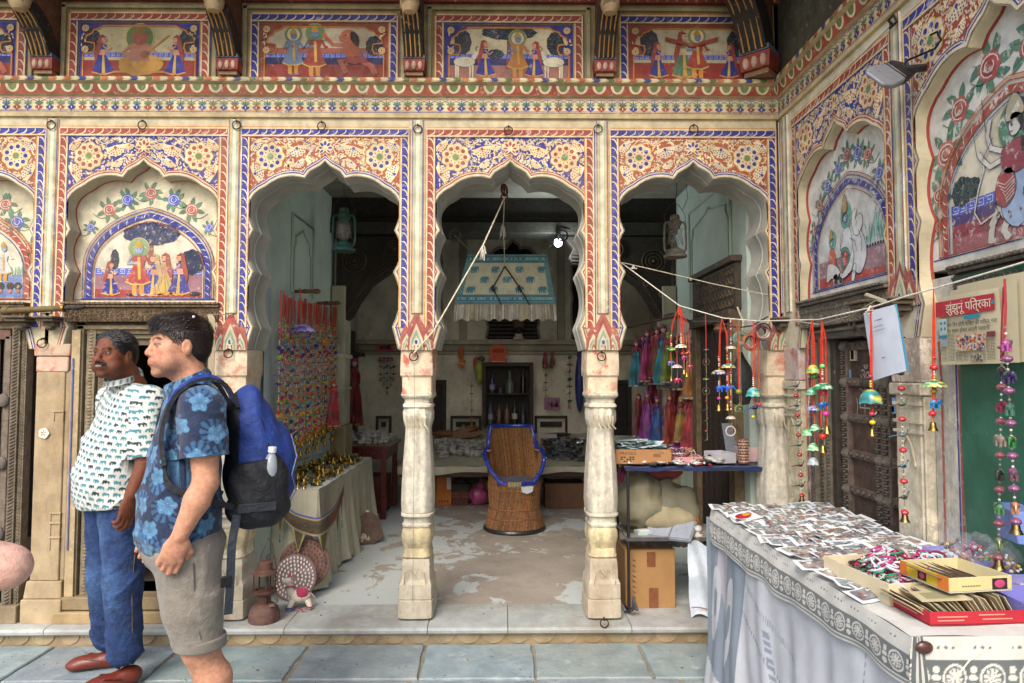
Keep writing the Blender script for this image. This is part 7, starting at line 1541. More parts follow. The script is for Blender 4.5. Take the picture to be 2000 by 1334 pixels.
# ---------------- hanging mobiles ----------------
def mobile(px,top,label,items,X=None,depth=None,name='hanging_mobile',cord='#c2361f',bell=True):
 """items: (kind, pixel y, size, colours, dx pixels)"""
 p0=lineat(px);Y=p0.y
 def P(px_,py):return at(px_,py,Y)
 t=thing(name,label,'mobile',tuple(p0));
 mb=MB();first={}
 for kind,py,s,cols,dx in items:
  q=P(px+dx,py)
  if dx not in first:first[dx]=q.z;mb.tube([p0+Vector((0,0,-.0)),P(px+dx*.8,top+20),(q.x,q.y,q.z)],.0019,cord,5)
  first[dx]=min(first[dx],q.z)
 for dx,z in first.items():q=P(px+dx,700);mb.tube([(P(px+dx,items[0][1]).x,Y,P(px+dx,items[0][1]).z),(P(px+dx,items[0][1]).x,Y,z)],.0015,'#8a7a5a',4)
 mb.build('cord',M_rope,t)
 for kind,py,s,cols,dx in items:
  s=s if kind=='s' else s*.88;q=P(px+dx,py);mb=MB();mt_=M_gloss
  if kind=='u':umbrella(mb,q,s,cols);nm='painted_umbrella'
  elif kind=='e':elly(mb,q,s,cols[0],cols[1],1,rnd(-.4,.4));nm='painted_elephant'
  elif kind=='p':birdy(mb,q,s,cols[0],cols[1],1,rnd(-.3,.3),1.2);nm='painted_peacock'
  elif kind=='b':bellshape(mb,tuple(q),s,'#a8884a');nm='brass_bell';mt_=M_brass
  elif kind=='o':mb.ell(q,(s,s,s*.8),cols[0],10,7);nm='large_bead'
  elif kind=='s':
   z=q.z
   while z>P(px+dx,py+s).z:mb.ell((q.x,q.y,z),.0045,random.choice(cols),6,4);z-=.0095
   nm='seed_beads'
  elif kind=='f':umbrella(mb,q,s,cols,1.3,6);nm='flower_bell'
  elif kind=='r':mb.torus(q,s,s*.14,cols[0],18,6);mb.ell(q,s*.35,cols[1],7,5);nm='ring'
  elif kind=='h':mb.tube([q+Vector((-s,0,-s)),q+Vector((-s,0,0)),q+Vector((0,0,s*.7)),q+Vector((s,0,0)),q+Vector((s,0,-s)),q+Vector((-s,0,-s))],.003,cols[0],5);mb.ell(q+Vector((0,0,-s*.5)),s*.3,cols[1],7,5);nm='wire_house'
  mb.build(nm,mt_,t)
 return t
random.seed(14)
SB=['#d8d4c8','#c9a24c','#b3202c','#d8d4c8']
mobile(1327,612,'bunch of green, yellow and pink painted umbrellas and bells hanging in the right arch',[('s',655,30,SB,-16),('u',678,.034,['#2a8a3a','#a8c92a','#1a5a2a'],-16),('e',708,.03,['#5a7ac0','#a82a5a'],-18),('b',735,.03,0,-16),('s',650,24,['#d98a1c','#d8d4c8'],3),('u',672,.038,['#2a5a3a','#c9c92a','#d8e0d8'],3),('o',690,.012,['#c9281c'],6),('e',698,.026,['#b0407a','#6a8ac0'],8),('b',722,.03,0,9),('p',690,.026,['#c9281c','#e0901c'],14),('u',712,.034,['#b04a6a','#e0a0b0','#d8d4c8'],-5),('e',742,.034,['#b02a4a','#e090a0'],-5),('b',728,.026,0,14),('e',716,.026,['#9a2a5a','#c9a24c'],20)])
mobile(1410,632,'pair of blue and yellow umbrellas over metallic blue elephants and two brass bells',[('o',697,.010,['#c9281c'],-6),('s',700,22,SB,-6),('u',722,.045,['#c9b82a','#1c3a8a','#d8d4b8','#1c3a8a'],-6),('s',745,20,SB,-6),('e',757,.042,['#1c5fc9','#2a4ab0'],-4),('o',778,.012,['#d02a8a'],-6),('b',790,.038,0,-6),('s',680,28,SB,10),('u',710,.042,['#2a4a9a','#c9c92a','#1c7a6a','#d8d4b8'],12),('s',735,18,SB,10),('e',757,.042,['#2a6ad0','#1c4ab0'],13),('o',777,.012,['#e0b21c'],10),('b',789,.038,0,11)])
mobile(1471,640,'single teal flower bell above a black-necked peacock with a blue tail',[('o',734,.007,['#c9281c'],0),('s',738,16,SB,0),('f',756,.042,['#2a7a80','#a8c98a','#5ab0b0'],0),('p',796,.055,['#1a1a1c','#3a4a8a'],3),('o',790,.013,['#c9384a'],12),('o',814,.010,['#e0d01c'],0)])
mobile(1605,640,'crowded green umbrella mobile with blue elephant and pink drops before the side pier',[('o',715,.013,['#6ad07a'],1),('s',722,20,SB,1),('u',748,.046,['#1c6a4a','#e0e8d0','#2a8a5a'],2),('o',768,.013,['#d02a5a'],3),('e',790,.036,['#1c5a9a','#1a7ab0'],1),('o',808,.015,['#e02a9a'],8),('b',832,.036,0,10),('o',852,.018,['#c9281c'],2),('p',840,.03,['#141416','#1c5a4a'],-2),('b',870,.034,0,2)])
mobile(1588,650,'cluster of green glass-like bells and red tapes left of the crowded mobile',[('f',712,.034,['#4a9a4a','#a0c98a','#c9b04a'],0),('o',735,.014,['#2a8a3a'],2),('f',757,.028,['#3a8a6a','#8ac9a0'],-3),('u',792,.036,['#4a4a9a','#c9b04a','#8a8ac0'],1),('f',828,.026,['#4ab06a','#c9e0c0'],4),('f',838,.024,['#4ab06a','#a0d0a0'],-12),('f',865,.028,['#3ab05a','#c9e0c0'],0),('f',893,.028,['#8a9a9a','#b0b8b8'],0)])
mobile(1700,640,'teal and yellow bell umbrella over a black parrot before the carved door',[('o',735,.010,['#b02a4a'],0),('s',740,20,['#2a2a2a','#c9c95a','#b02a4a'],0),('f',760,.048,['#2a6a6a','#d0c93a','#3a8a8a'],0),('o',786,.010,['#c95a8a'],2),('p',812,.038,['#1a1a22','#2a2a3a'],4),('o',808,.012,['#c9384a'],3),('o',825,.013,['#e0c01c'],4),('b',838,.03,0,3)])
mobile(1824,612,'green umbrella over a blue and red elephant and a small bell beside the newspaper',[('o',699,.008,['#c92a2a'],0),('o',718,.015,['#c92a3a'],0),('s',726,18,SB,0),('u',742,.042,['#4a9a80','#c9d06a','#1c3a3a','#a8c9b0'],0),('o',764,.012,['#a8901c'],0),('e',786,.038,['#2a7ab0','#a82a3a'],2),('o',808,.014,['#c92a3a'],-3),('b',824,.034,0,-2)])
mobile(1379,640,'string of rings and little birds hanging beside the inner door',[('u',680,.02,['#2a1a1a','#5a2a2a'],0),('r',707,.02,['#4a3a2c','#8a5a4a'],0),('u',738,.02,['#6a8a2a','#2a3a1a'],0),('r',764,.022,['#4a3a2c','#5a7a5a'],0),('o',783,.008,['#a02a2a'],0),('p',800,.02,['#3a2a1a','#5a4a2a'],0),('p',822,.02,['#2a2a1a','#5a4a2a'],0),('o',842,.008,['#a02a2a'],0),('p',860,.016,['#3a3a1a','#5a4a2a'],0)])
mobile(1427,620,'pale shell umbrellas and a white ring on a bead string before the inner door',[('s',625,50,SB+['#3a7ac0'],0),('u',675,.03,['#a89a88','#c9c0b0'],0),('s',690,60,SB,0),('o',728,.01,['#b02a2a'],0),('s',760,40,SB,0),('u',812,.028,['#a89a88','#c9c0b0'],0),('r',842,.028,['#b9b4a8','#6a4a5a'],0),('h',795,.026,['#3a9a4a','#a06a6a'],18),('o',765,.02,['#8a8a2a'],16)])
def birdstring(px0,py0,px1,py1,cols,label,n,X,s=.03,kinds='p',red='#b02a2a',s2=.006,bell=True):
 random.seed(int(px0));a=atX(px0,py0,X);b=atX(px1,py1,X);t=thing('bead_string',label,'bead string',tuple(a));mb=MB();mb.tube([a,b],.0012,'#6a6054',4)
 L=(b-a).length;k=int(L/.017)
 for i in range(k):mb.ell(a.lerp(b,i/k),.0042,random.choice(['#d0ccc0','#b9b4a8','#8a8474']),6,4)
 mb.build('bead_line',M_gloss,t)
 for i in range(n):
  p=a.lerp(b,(i+.5)/n);mb=MB()
  if kinds=='p':birdy(mb,p,s,cols[i%len(cols)],cols[(i+1)%len(cols)],1,rnd(-.4,.2),.6)
  else:elly(mb,p,s,cols[i%len(cols)],cols[(i+2)%len(cols)],-1 if i%2 else 1,rnd(.6,1.6))
  mb.build('bird' if kinds=='p' else 'elephant',M_gloss,t);mb=MB();mb.ell(a.lerp(b,(i+.98)/n),(s*.42,s*.42,s*.3),red,8,6);mb.build('round_bead',M_gloss,t)
 if bell:mb=MB();bellshape(mb,tuple(b),.032,'#8a7550');mb.build('brass_bell',M_brass,t)
birdstring(1553,735,1566,968,['#5a2420','#2a5a4a','#4a4a4e','#2a6a4a','#4a3a3a'],'string of dark red, green and grey birds on the corner pier above the table',6,1.5,.034)
birdstring(1757,640,1767,1002,['#3a3a36','#3a3834','#2a5a50','#6a5a44','#3a7a8a'],'long string of dark birds and red beads in front of the white pier',6,1.46,.034,red='#c03038')
birdstring(1957,690,1950,1090,['#3a3040','#8a2a4a','#a08a80','#3a3a36','#5a8a5a','#7a8a60'],'left of two thick elephant and bead strings over the green sheet',6,1.45,.034,'e','#8f5058')
birdstring(1964,640,1984,1020,['#a04a8a','#3a2a5a','#3a6a5a','#2a6a3a','#6a4a5a','#b07a5a'],'right of two thick elephant and bead strings over the green sheet',6,1.43,.036,'e','#7f4a70')
mb=MB();mb.tube([atX(1962,545,1.46),atX(1964,600,1.46),atX(1962,650,1.45),atX(1958,700,1.45)],.004,'#a82a34',5);mb.tube([atX(1960,560,1.465),atX(1956,640,1.46),atX(1955,705,1.45)],.003,'#a82a34',5);mb.ell(atX(1961,678,1.44),(.008,.03,.007),'#a82a4a',8,5);solo('red_tape',mb,M_cloth,'red cotton tapes tied over the front of the newspaper','tape')
random.seed(3)
mb=MB();mb.tube([atX(1600,660,1.5),atX(1602,730,1.5),atX(1600,860,1.49)],.003,'#a83040',5);mb.tube([atX(1578,740,1.49),atX(1583,742,1.46),atX(1600,736,1.46),atX(1615,742,1.46)],.004,'#3a2a24',5);mb.tube([atX(1580,745,1.49),atX(1597,880,1.49)],.003,'#a83040',5);solo('bent_wire_hanger',mb,M_iron,'bent dark wire and red tapes behind the green bell cluster','hanger')
# ---------------- coils and black bag in the right arch ----------------
random.seed(6)
def coil(px,py,r,cols,label,Y,squash=.9,n=9):
 q=at(px,py,Y);mb=MB()
 for k in range(n):mb.torus((q.x+rnd(-.008,.008),q.y+rnd(-.02,.02),q.z+rnd(-.008,.008)),r*rnd(.7,1.05),.0045,cols[k%len(cols)],22,5,(rnd(-.15,.15),rnd(-.3,.3),rnd(-.2,.2)))
 solo('cable_coil',mb,M_plastic,label,'coil',tuple(q))
coil(1466,668,.045,['#b8343a','#c9504a','#9a6a4a'],'coil of red cord hanging on the right arch pier',-.06)
coil(1488,648,.042,['#8a7a6a','#6a3a44','#a8a08a','#3a3a34'],'coil of mixed dark and cream cords above the red coil',-.10,n=12)
coil(1447,662,.035,['#6a8a7a','#8a9a8a'],'small coil of grey-green wire left of the red coil',-.04,n=6)
mb=MB();q=at(1447,745,.05);mb.lathe([(.01,.17),(.02,.14),(.06,.08),(.075,.0),(.07,-.08),(.05,-.13),(0,-.14)],'#17191c',(q.x,q.y,q.z),24,sy=.5)
for i in range(len(mb.v)):v=mb.v[i];n_=noise.noise(Vector(v)*20)*.018;mb.v[i]=(v[0]+n_,v[1]+n_,v[2])
solo('black_bag',mb,M_nylon,'limp black carrier bag hanging below the cord coils in the right arch','bag',tuple(q))
mb=MB();mb.tube([at(1352,628,.3),at(1400,628,.1),at(1440,640,.0),at(1470,636,-.06),at(1500,618,-.1)],.005,'#3a342c',6);mb.tube([at(1440,600,.1),at(1452,630,.05),at(1448,655,-.02),at(1470,665,-.05)],.006,'#a89c80',6);solo('wire_run',mb,M_rope,'dark twisted wire running to the cord coils at the right arch','wire')
# ---------------- blue-topped stand in the right arch ----------------
sx0,sx1,sy0,sy1,sz,mz=.715,1.54,.13,.50,.955,.53
t=thing('trinket_stand','thin dark metal stand with blue cloth top and lower shelf in the right arch','stand',(1.1,.3,.1))
for x,y in((sx0,sy0),(sx1-.03,sy0),(sx0,sy1),(sx1-.03,sy1)):mb=MB();mb.tube([(x+.01,y,.10),(x+.01,y,sz-.02)],.009,'#2a2c34',6);mb.build('leg',M_iron,t)
for z in(sz-.02,mz):mb=MB();mb.box(sx0,sx1,sy0,sy1,z-.012,z,'#8f8b80' if z==mz else '#3a3a3a');mb.box(sx0-.004,sx1+.004,sy0-.008,sy0-.001,z-.018,z+.002,'#4a4a4c');mb.build('shelf_board',M_oldwood,t)
mb=MB();mb.box(sx0,sx0+.006,sy0,sy1,.105,.12,'#2a2c34');mb.build('lower_rail',M_iron,t)
mb=MB();mb.grid(lambda u,v:(sx0-.01+u*(sx1-sx0+.03),sy0-.012+v*(sy1-sy0+.02),sz-.016+.003*math.sin(u*37+v*5)),50,14,'#1c2c5c');mb.grid(lambda u,v:(sx0-.01+u*(sx1-sx0+.03),sy0-.014-.004*math.sin(u*30),sz-.016-v*(.012+.012*math.sin(u*9)**2)),60,3,'#1c2c5c');mb.grid(lambda u,v:(sx1+.02+u*.07+.01*math.sin(v*9),sy0-.012+v*.3,sz-.016-u*(.05+.03*(1-v))),8,10,'#17244c');solo('blue_cloth',mb,M_cloth,'navy blue cloth covering the top of the trinket stand','cloth')
def opencarton(loc,w_,d,h,rz,col,label,name='open_box',mt=M_card,inner=None,th=.004,fn=None,cat_='box',lip=None):
 t=thing(name,label,cat_,loc);M=Matrix.Translation(loc)@Matrix.Rotation(rz,4,'Z')
 mb=MB();mb.box(-w_/2,w_/2,-d/2,d/2,0,th,inner or col,M);mb.build('bottom',mt,t)
 for bx in((-w_/2,w_/2,-d/2,-d/2+th),(-w_/2,w_/2,d/2-th,d/2),(-w_/2,-w_/2+th,-d/2+th,d/2-th),(w_/2-th,w_/2,-d/2+th,d/2-th)):mb=MB();mb.box(bx[0],bx[1],bx[2],bx[3],th+.0002,h,col,M);mb.build('side_wall',mt,t,bevel=.001)
 if fn:fn(t,M)
 return t
def frag(t,M):
 textmesh('FRAGILE',.026,'#3a2416',M@tM((-.09,-.1435,.062),(1,0,0),(0,0,1)),M_matte,'printed_word',t,.0003,sx=1)
 mb=MB()
 for i in range(5):
  for j in range(3):
   if(i*3+j)%4:mb.box(-.135+i*.017,-.122+i*.017,-.1436,-.143,.012+j*.012,.02+j*.012,'#3a2416',M)
 for i in range(7):mb.box(.06+i*.006,.063+i*.006,-.1436,-.143,.04,.06,'#3a2416',M)
 mb.build('printed_symbols',M_matte,t,kind='stuff')
q=at(1256,895,sy0+.03);opencarton((q.x,sy0+.16,sz),.33,.286,.085,0,'#a5774c','shallow brown open carton printed FRAGILE at the left of the blue-topped stand',fn=frag)
random.seed(12)
for i in range(14):
 mb=MB();a=rnd(-.3,.3);w_=rnd(.05,.08);mb.grid(lambda u,v:((u-.5)*w_*2,(v-.5)*w_*1.3,.006*math.sin(u*7+i)+.006*math.sin(v*9)+.02*u*v),8,6,random.choice(['#8fb5b8','#a8c0c2','#c0ccce','#7aa8b0']));mb.cbox((0,0,.012),(w_*1.2,w_*.8,.004),random.choice(['#c9cfd0','#dadada','#8ab0b0']))
 mb.v=[(Matrix.Translation((q.x+rnd(-.12,.12),sy0+.16+rnd(-.1,.08),sz+.055+i*.004))@Matrix.Rotation(rnd(0,6),4,'Z')@Matrix.Rotation(rnd(-.5,.5),4,'X'))@Vector(p)for p in mb.v];mb.v=[tuple(p)for p in mb.v]
 solo('plastic_packet',mb,M_plastic,'pale blue-green plastic packet heaped in the FRAGILE carton','packet',tuple(mb.v[0]),'pale packets in the FRAGILE carton')
def bangles(loc,n,r,label,cols,axis='z',name='bangle',grp=None,tilt=.0,step=.007):
 for k in range(n):
  mb=MB();mb.torus((0,0,0),r,.0038,cols[k%len(cols)],22,6,(R(90),0,0));[mb.ell((r*math.cos(a)*1.02,r*math.sin(a)*1.02,0),.0042,cols[(k+2)%len(cols)],5,4)for a in[j*.52 for j in range(12)]]
  o=solo(name,mb,M_gloss,label,'bangle',None,grp);o.location=(loc[0]+rnd(-.001,.001),loc[1]+rnd(-.001,.001),loc[2]+.004+k*step)if axis=='z' else(loc[0]+rnd(-.05,.05),loc[1]+rnd(-.05,.05),loc[2]+rnd(0,.03));
  if axis!='z':o.rotation_euler=(rnd(-.9,.9),rnd(-.9,.9),0)
q=at(1451,903,sy0+.06);bangles((q.x,sy0+.05,sz),17,.028,'bead-studded bangle in the tall stack at the right of the stand',['#8a4a3a','#c9b9a0','#3a3a34','#b06a4a'],grp='stacked bangles on the stand',step=.0085)
q2=at(1342,890,sy0+.12);opencarton((q2.x-.01,sy0+.14,sz),.17,.16,.035,.05,'#c98a8a','low pink box of mixed bangles in the middle of the stand',mt=M_paper)
bangles((q2.x-.02,sy0+.15,sz+.03),16,.034,'loose bangle in the heap above the low pink box',['#d0c8b8','#a8442a','#3a2a24','#c9a890','#7a5a8a'],axis='x',grp='bangles heaped over the pink box')
q3=at(1465,900,sy0+.2);opencarton((q3.x+.02,sy0+.20,sz),.22,.15,.085,-.05,'#c9a8aa','pink speckled gift box with raised lid at the right of the stand',mt=M_paper)
mb=MB();Mq=Matrix.Translation((q3.x+.03,sy0+.30,sz+.085))@Matrix.Rotation(-.1,4,'Z')@Matrix.Rotation(R(-12),4,'X');mb.box(-.10,.10,0,.006,0,.17,'#c9a8aa',Mq);mb.box(-.085,.085,-.003,0,.012,.16,'#a84a6a',Mq);[mb.box(-.08+k*.018,-.072+k*.018,-.004,-.003,.014,.158,'#c97a90',Mq)for k in range(9)];mb.box(-.02,.06,-.006,-.004,.02,.13,'#5a9a84',Mq);mb.box(-.02,.06,-.007,-.006,.02,.07,'#b0b8c0',Mq);mb.box(.0,.05,-.009,-.006,.10,.12,'#b02a34',Mq);solo('gift_box_lid',mb,M_paper,'upright pink striped lid with a green card pinned inside','lid',(q3.x+.03,sy0+.30,sz+.085))
mb=MB();Mq=Matrix.Translation((q3.x-.09,sy0+.22,sz+.03))@Matrix.Rotation(.15,4,'Z')@Matrix.Rotation(R(-18),4,'X');mb.box(-.05,.03,0,.006,0,.2,'#6f757c',Mq);solo('flat_case',mb,M_plastic,'grey flat case leaning behind the gift box','case',(q3.x-.09,sy0+.22,sz+.03))
q4=at(1408,898,sy0+.1);opencarton((q4.x,sy0+.12,sz),.12,.16,.06,.25,'#b9b6bc','small grey-lilac open box left of the bangle stack',mt=M_paper)
def j1(mb):mb.torus((0,0,.006),.03,.006,'#d0ccc4',16,6,(R(90),0,0));mb.torus((.02,.01,.012),.028,.006,'#b8b4b0',16,6,(R(80),0,0))
def j2(mb):mb.tube([(-.06+.01*k,.02*math.sin(k*1.1),.004)for k in range(13)],.005,'#8a1f2a',5)
def j3(mb):mb.tube([(-.05+.01*k,.015*math.cos(k*1.4),.004)for k in range(11)],.003,'#a8a8ac',5);mb.ell((.05,0,.005),.008,'#c9c9cc',7,5)
def j4(mb):mb.ell((0,0,.014),(.03,.022,.013),'#b0aca8',10,6);mb.ell((0,0,.026),(.012,.01,.008),'#4a4030',8,5)
def j5(mb):mb.cbox((0,0,.006),(.10,.05,.01),'#2c2a2c');mb.cbox((.01,0,.014),(.06,.03,.006),'#6a5040')
random.seed(19)
pr_=[proto('jewellery','%s lying on the blue cloth of the metal stand'%lb,'jewellery','jewellery lying on the blue stand top',f,M_gloss)for f,lb in((j1,'pair of white bangles'),(j2,'dark red bead string'),(j3,'silvery chain'),(j4,'pale domed brooch'),(j5,'flat black case'))]
scatter(pr_,[((rnd(sx0+.05,sx0+.62),sy0+rnd(.005,.09),sz),rnd(0,6),rnd(.6,1.1))for _ in range(30)]+[((rnd(sx0+.38,sx0+.58),sy0+rnd(.02,.25),sz+.01),rnd(0,6),rnd(.8,1.2))for _ in range(16)])
# lower shelf
def lump(c,r,col,label,mt,name='sack',k=.05,sc=9,fl=None,cat_='sack',seg=(28,18)):
 mb=MB();mb.ell(c,r,col,*seg)
 for i in range(len(mb.v)):
  v=Vector(mb.v[i]);n_=noise.noise(v*sc)*k+noise.noise(v*sc*3)*k*.35;d_=(v-Vector(c)).normalized();v=v+d_*n_;mb.v[i]=(v.x,v.y,max(fl,v.z)if fl else v.z)
 return solo(name,mb,mt,label,cat_,tuple(c))
lump((.84,.36,.70),(.15,.13,.19),'#8a846c','olive-grey sack bulging behind the stand on its shelf',M_dirtycloth,fl=mz)
lump((1.02,.38,.66),(.18,.10,.17),'#7d7a66','dark grey-green tarpaulin bundle in the middle of the shelf',M_dirtycloth,fl=mz)
lump((1.0,.28,.60),(.16,.08,.07),'#a39878','folded khaki cloth lying in front of the tarpaulin bundle',M_dirtycloth,'folded_cloth',.03,14,mz,'cloth')
lump((.78,.45,.84),(.08,.06,.06),'#7a1a44','magenta fabric scrap at the back left under the blue top',M_satin,'fabric_scrap',.03,14,None,'cloth');lump((.98,.46,.86),(.16,.06,.05),'#9a3a44','red dotted fabric roll under the blue top',M_satin,'fabric_roll',.03,14,None,'cloth')
mb=MB();Mq=Matrix.Translation((1.0,.20,mz+.02))@Matrix.Rotation(R(-28),4,'Z')@Matrix.Rotation(R(24),4,'X');mb.box(-.15,.13,-.09,.10,0,.018,'#7c8088',Mq);mb.box(-.14,.12,-.08,.09,.018,.024,'#9298a2',Mq);mb.box(-.005,.005,-.09,.1,.018,.026,'#6a6e76',Mq);mb.ell((-.07,0,.024),(.008,.008,.002),'#d0d4d8',8,4,Mq);solo('grey_folder',mb,M_plastic,'grey plastic folder case lying tilted on the lower shelf','folder',(1.0,.20,mz+.02),bevel=.003)
q=at(1360,1040,.2);mb=MB();mb.lathe([(0,0),(.032,0),(.032,.008),(.016,.012),(.016,.03),(.026,.034),(.026,.055),(.014,.055),(.014,.045),(0,.045)],'#c9c4bc',(q.x,.18,mz),18);solo('white_spool',mb,M_plastic,'small white plastic spool near the right end of the lower shelf','spool',(q.x,.18,mz))
for k,dx in enumerate((0,.05)):mb=MB();mb.torus((q.x-.05+dx,.30,mz+.05),.035,.014,'#a8642a',18,8,(R(20),0,0));solo('tape_roll',mb,M_plastic,['orange-brown tape roll behind the spool, left one','orange-brown tape roll behind the spool, right one'][k],'tape roll',(q.x-.05+dx,.30,mz+.05))
mb=MB();mb.cbox((.83,.22,mz+.012),(.09,.07,.02),'#a8b8b8',(0,0,.2));mb.cbox((.83,.22,mz+.024),(.06,.045,.006),'#c9c9c0',(0,0,.2));solo('small_carton',mb,M_paper,'small pale box at the left front of the lower shelf','box',(.83,.22,mz));mb=MB();mb.lathe([(0,0),(.05,0),(.055,.02),(.03,.03),(0,.03)],'#8a8474',(.77,.3,mz),18);solo('grey_dish',mb,M_silver,'round grey dish at the back left of the lower shelf','dish',(.77,.3,mz))
def tapes(t,M,w_,d,h):
 mb=MB();mb.box(-.02,.03,-d/2-.004,-d/2,h*.72,h*.97,'#7a4a30',M);mb.build('brown_tape',M_plastic,t);mb=MB();mb.box(-.01,.045,-d/2-.004,-d/2,.0,h*.35,'#7a4a30',M);mb.build('brown_tape',M_plastic,t)
 mb=MB();[mb.cbox((-w_*.33,-d/2-.002,h*(.2+k*.09)),(.02,.003,.004),'#4a3018',(0,.5,0),M)for k in range(8)];mb.build('printed_marks',M_matte,t,kind='stuff')
carton(.86,.33,.10,.30,.26,.34,'#a07a4c','battered brown carton sealed with brown tape under the stand',R(3),extra=tapes)
lump((.78,.3,.50),(.09,.09,.045),'#b0a8a0','crumpled clear bag with orange bits on the brown carton',M_film,'clear_bag',.04,16,None,'bag');lump((.93,.3,.49),(.12,.09,.06),'#9a96b0','crumpled lilac clear bag on top of the brown carton',M_film,'clear_bag',.04,16,None,'bag')
lump((1.1,.33,.48),(.09,.08,.05),'#6a6a6c','grey crumpled bag right of the lilac one',M_plastic,'clear_bag',.04,16,None,'bag')
mb=MB();mb.grid(lambda u,v:(1.06+u*(.19+.05*(1-v))+.0*v,.085-.06*(1-v)+.012*math.sin(u*11+v*4)+.02*abs(math.sin(v*6)),.105+v*.40+.02*math.sin(u*7)),20,24,'#c2cbd4');mb.tube([(1.06+.24*k/10,.02,.165-.02*k/10+.004*math.sin(k))for k in range(11)],.003,'#a8643a',4);solo('white_plastic_sheet',mb,M_plastic,'large white plastic sheet hanging from the shelf to the step','sheet',(1.15,.05,.1))
mb=MB();[mb.tube([(.70+.01*k,.12-.01*k,.11+.01*k),(.73+.01*k,.04,.14+.02*math.sin(k)),(.735,.06,.19+.01*k)],.005,'#3a3a40',5)for k in range(4)];solo('dark_wrap',mb,M_plastic,'dark folded wrapping at the foot of the stand by the column','wrapping',(.72,.08,.11))
# ---------------- lamp on the side pier ----------------
q=atX(1755,142,1.50);t=thing('flood_lamp','grey flat outdoor lamp with black body and cable on the side wall pier','lamp',tuple(q))
dirn=(atX(1690,160,1.30)-q).normalized();u3=Vector((0,0,1)).cross(dirn).normalized();v3=dirn.cross(u3);_a=R(-52);u3,v3=u3*math.cos(_a)+v3*math.sin(_a),v3*math.cos(_a)-u3*math.sin(_a);ML=Matrix(((dirn.x,u3.x,v3.x,q.x),(dirn.y,u3.y,v3.y,q.y),(dirn.z,u3.z,v3.z,q.z),(0,0,0,1)))
mb=MB();mb.loft([[(-.07,y*.8,z*.8)for y,z in((-.04,-.02),(.04,-.02),(.045,.02),(-.045,.02))],[(.0,y,z)for y,z in((-.045,-.025),(.045,-.025),(.05,.025),(-.05,.025))],[(.04,y,z)for y,z in((-.05,-.02),(.05,-.02),(.05,.02),(-.05,.02))]],'#17181a',ML);mb.build('rear_housing',M_plastic,t,bevel=.006)
mb=MB();mb.loft([[(x,y*w_,z*h_+dz)for y,z in((-.05,-.5),(.05,-.5),(.05,.5),(-.05,.5))]for x,w_,h_,dz in((.041,1,.03,0),(.10,1.15,.028,0),(.16,1.15,.02,0),(.19,.8,.014,0))],'#7c7f86',ML);mb.build('lamp_head',M_plastic,t,bevel=.006)
mb=MB();mb.add([(.06,-.045,-.0175),(.165,-.045,-.012),(.165,.045,-.012),(.06,.045,-.0175)],[(0,1,2,3)],'#d0d0c8',ML);mb.build('lens',M_plastic,t)
mb=MB();mb.tube([q,atX(1772,118,1.58),atX(1800,106,1.58),atX(1826,95,1.58),atX(1838,78,1.585),atX(1830,62,1.585),atX(1818,68,1.585)],.0045,'#17181a',6);mb.tube([q+Vector((0,-.0,.01)),q+Vector((.1,0,.02))],.015,'#2a2a2c',6);mb.build('cable',M_plastic,t)
mb=MB();mb.tube([atX(1742,48,1.59),atX(1735,40,1.58),atX(1745,30,1.58),atX(1752,42,1.58),atX(1738,55,1.58)],.006,'#2a241e',5);mb.tube([atX(1740,50,1.59),atX(1642,148,1.58),atX(1600,190,1.58)],.002,'#4a443c',4);solo('old_wire_knot',mb,M_rope,'dark knot of old wire high at the top of the side pier','wire')
# ---------------- newspaper and white notice ----------------
def NS(px,py,X=1.565):p=atX(px,py,X);return-p.y,p.z
t=thing('newspaper','folded Hindi newspaper with a red masthead pinned on the green sheet','newspaper',(1.565,-1.5,1.6))
na,nb,nt_,nbm=1.46,1.776,1.757,1.516
F2=Matrix(((0,1,0,1.562),(-1,0,0,0),(0,0,1,0),(0,0,0,1)))
for k,(a,b,c,d,y,rz_)in enumerate(((na+.07,nb+.085,nbm+.0,nt_+.035,.030,.02),(na+.05,nb+.05,nbm+.002,nt_+.02,.018,.0))):
 mb=MB();mb.grid(lambda u,v:(a+u*(b-a),y-.006*math.sin(u*3),c+v*(d-c)+.02*u*rz_*10),10,8,'#c2b797',F2);mb.build('back_sheet',M_paper,t)
mb=MB();mb.grid(lambda u,v:(na+.02*(1-v)+u*(nb-na),.004*math.sin(u*4+v*2)-.002,nbm+v*(nt_-nbm)),12,10,'#cabf9e',F2);mb.build('front_sheet',M_paper,t)
P=Paint(F2,-.010)
P.rect(na+.01,nb-.01,nt_-.072,nt_-.018,'#a82a38',1);P.rect(na+.16,na+.235,nt_-.09,nt_-.077,'#2a8098',2);P.disc(nb-.018,nt_-.045,.007,'#2a7fa0',2,14)
P.rect(na+.03,na+.07,nbm+.105,nt_-.08,'#a8bcb8',1)
for k in range(4):P.disc(na+.04+.02*(k%2),nt_-.095-.02*(k//2),.006,'#4a7a88',2)
P.rect(na+.03,na+.07,nbm+.093,nbm+.103,'#2a7f95',2)
random.seed(77)
P.rect(na+.115,nb-.055,nbm+.045,nbm+.10,'#b8a890',1)
for k in range(150):P.disc(rnd(na+.12,nb-.06),nbm+rnd(.048,.097),rnd(.002,.006),random.choice(['#a8483a','#c9b090','#2a4a7a','#c9805a','#8a3a34','#d8c8a8','#3a6a8a']),2+k%3,6)
P.rect(nb-.13,nb-.065,nbm+.01,nbm+.035,'#8a8474',1)
for k in range(24):P.disc(rnd(nb-.128,nb-.067),nbm+rnd(.012,.033),.004,random.choice(['#3a3834','#b0a890','#5a564c']),2,6)
P.rect(na+.03,na+.07,nbm+.064,nbm+.088,'#8a9ab0',1);P.rect(na+.035,na+.055,nbm+.068,nbm+.076,'#b09a3a',2)
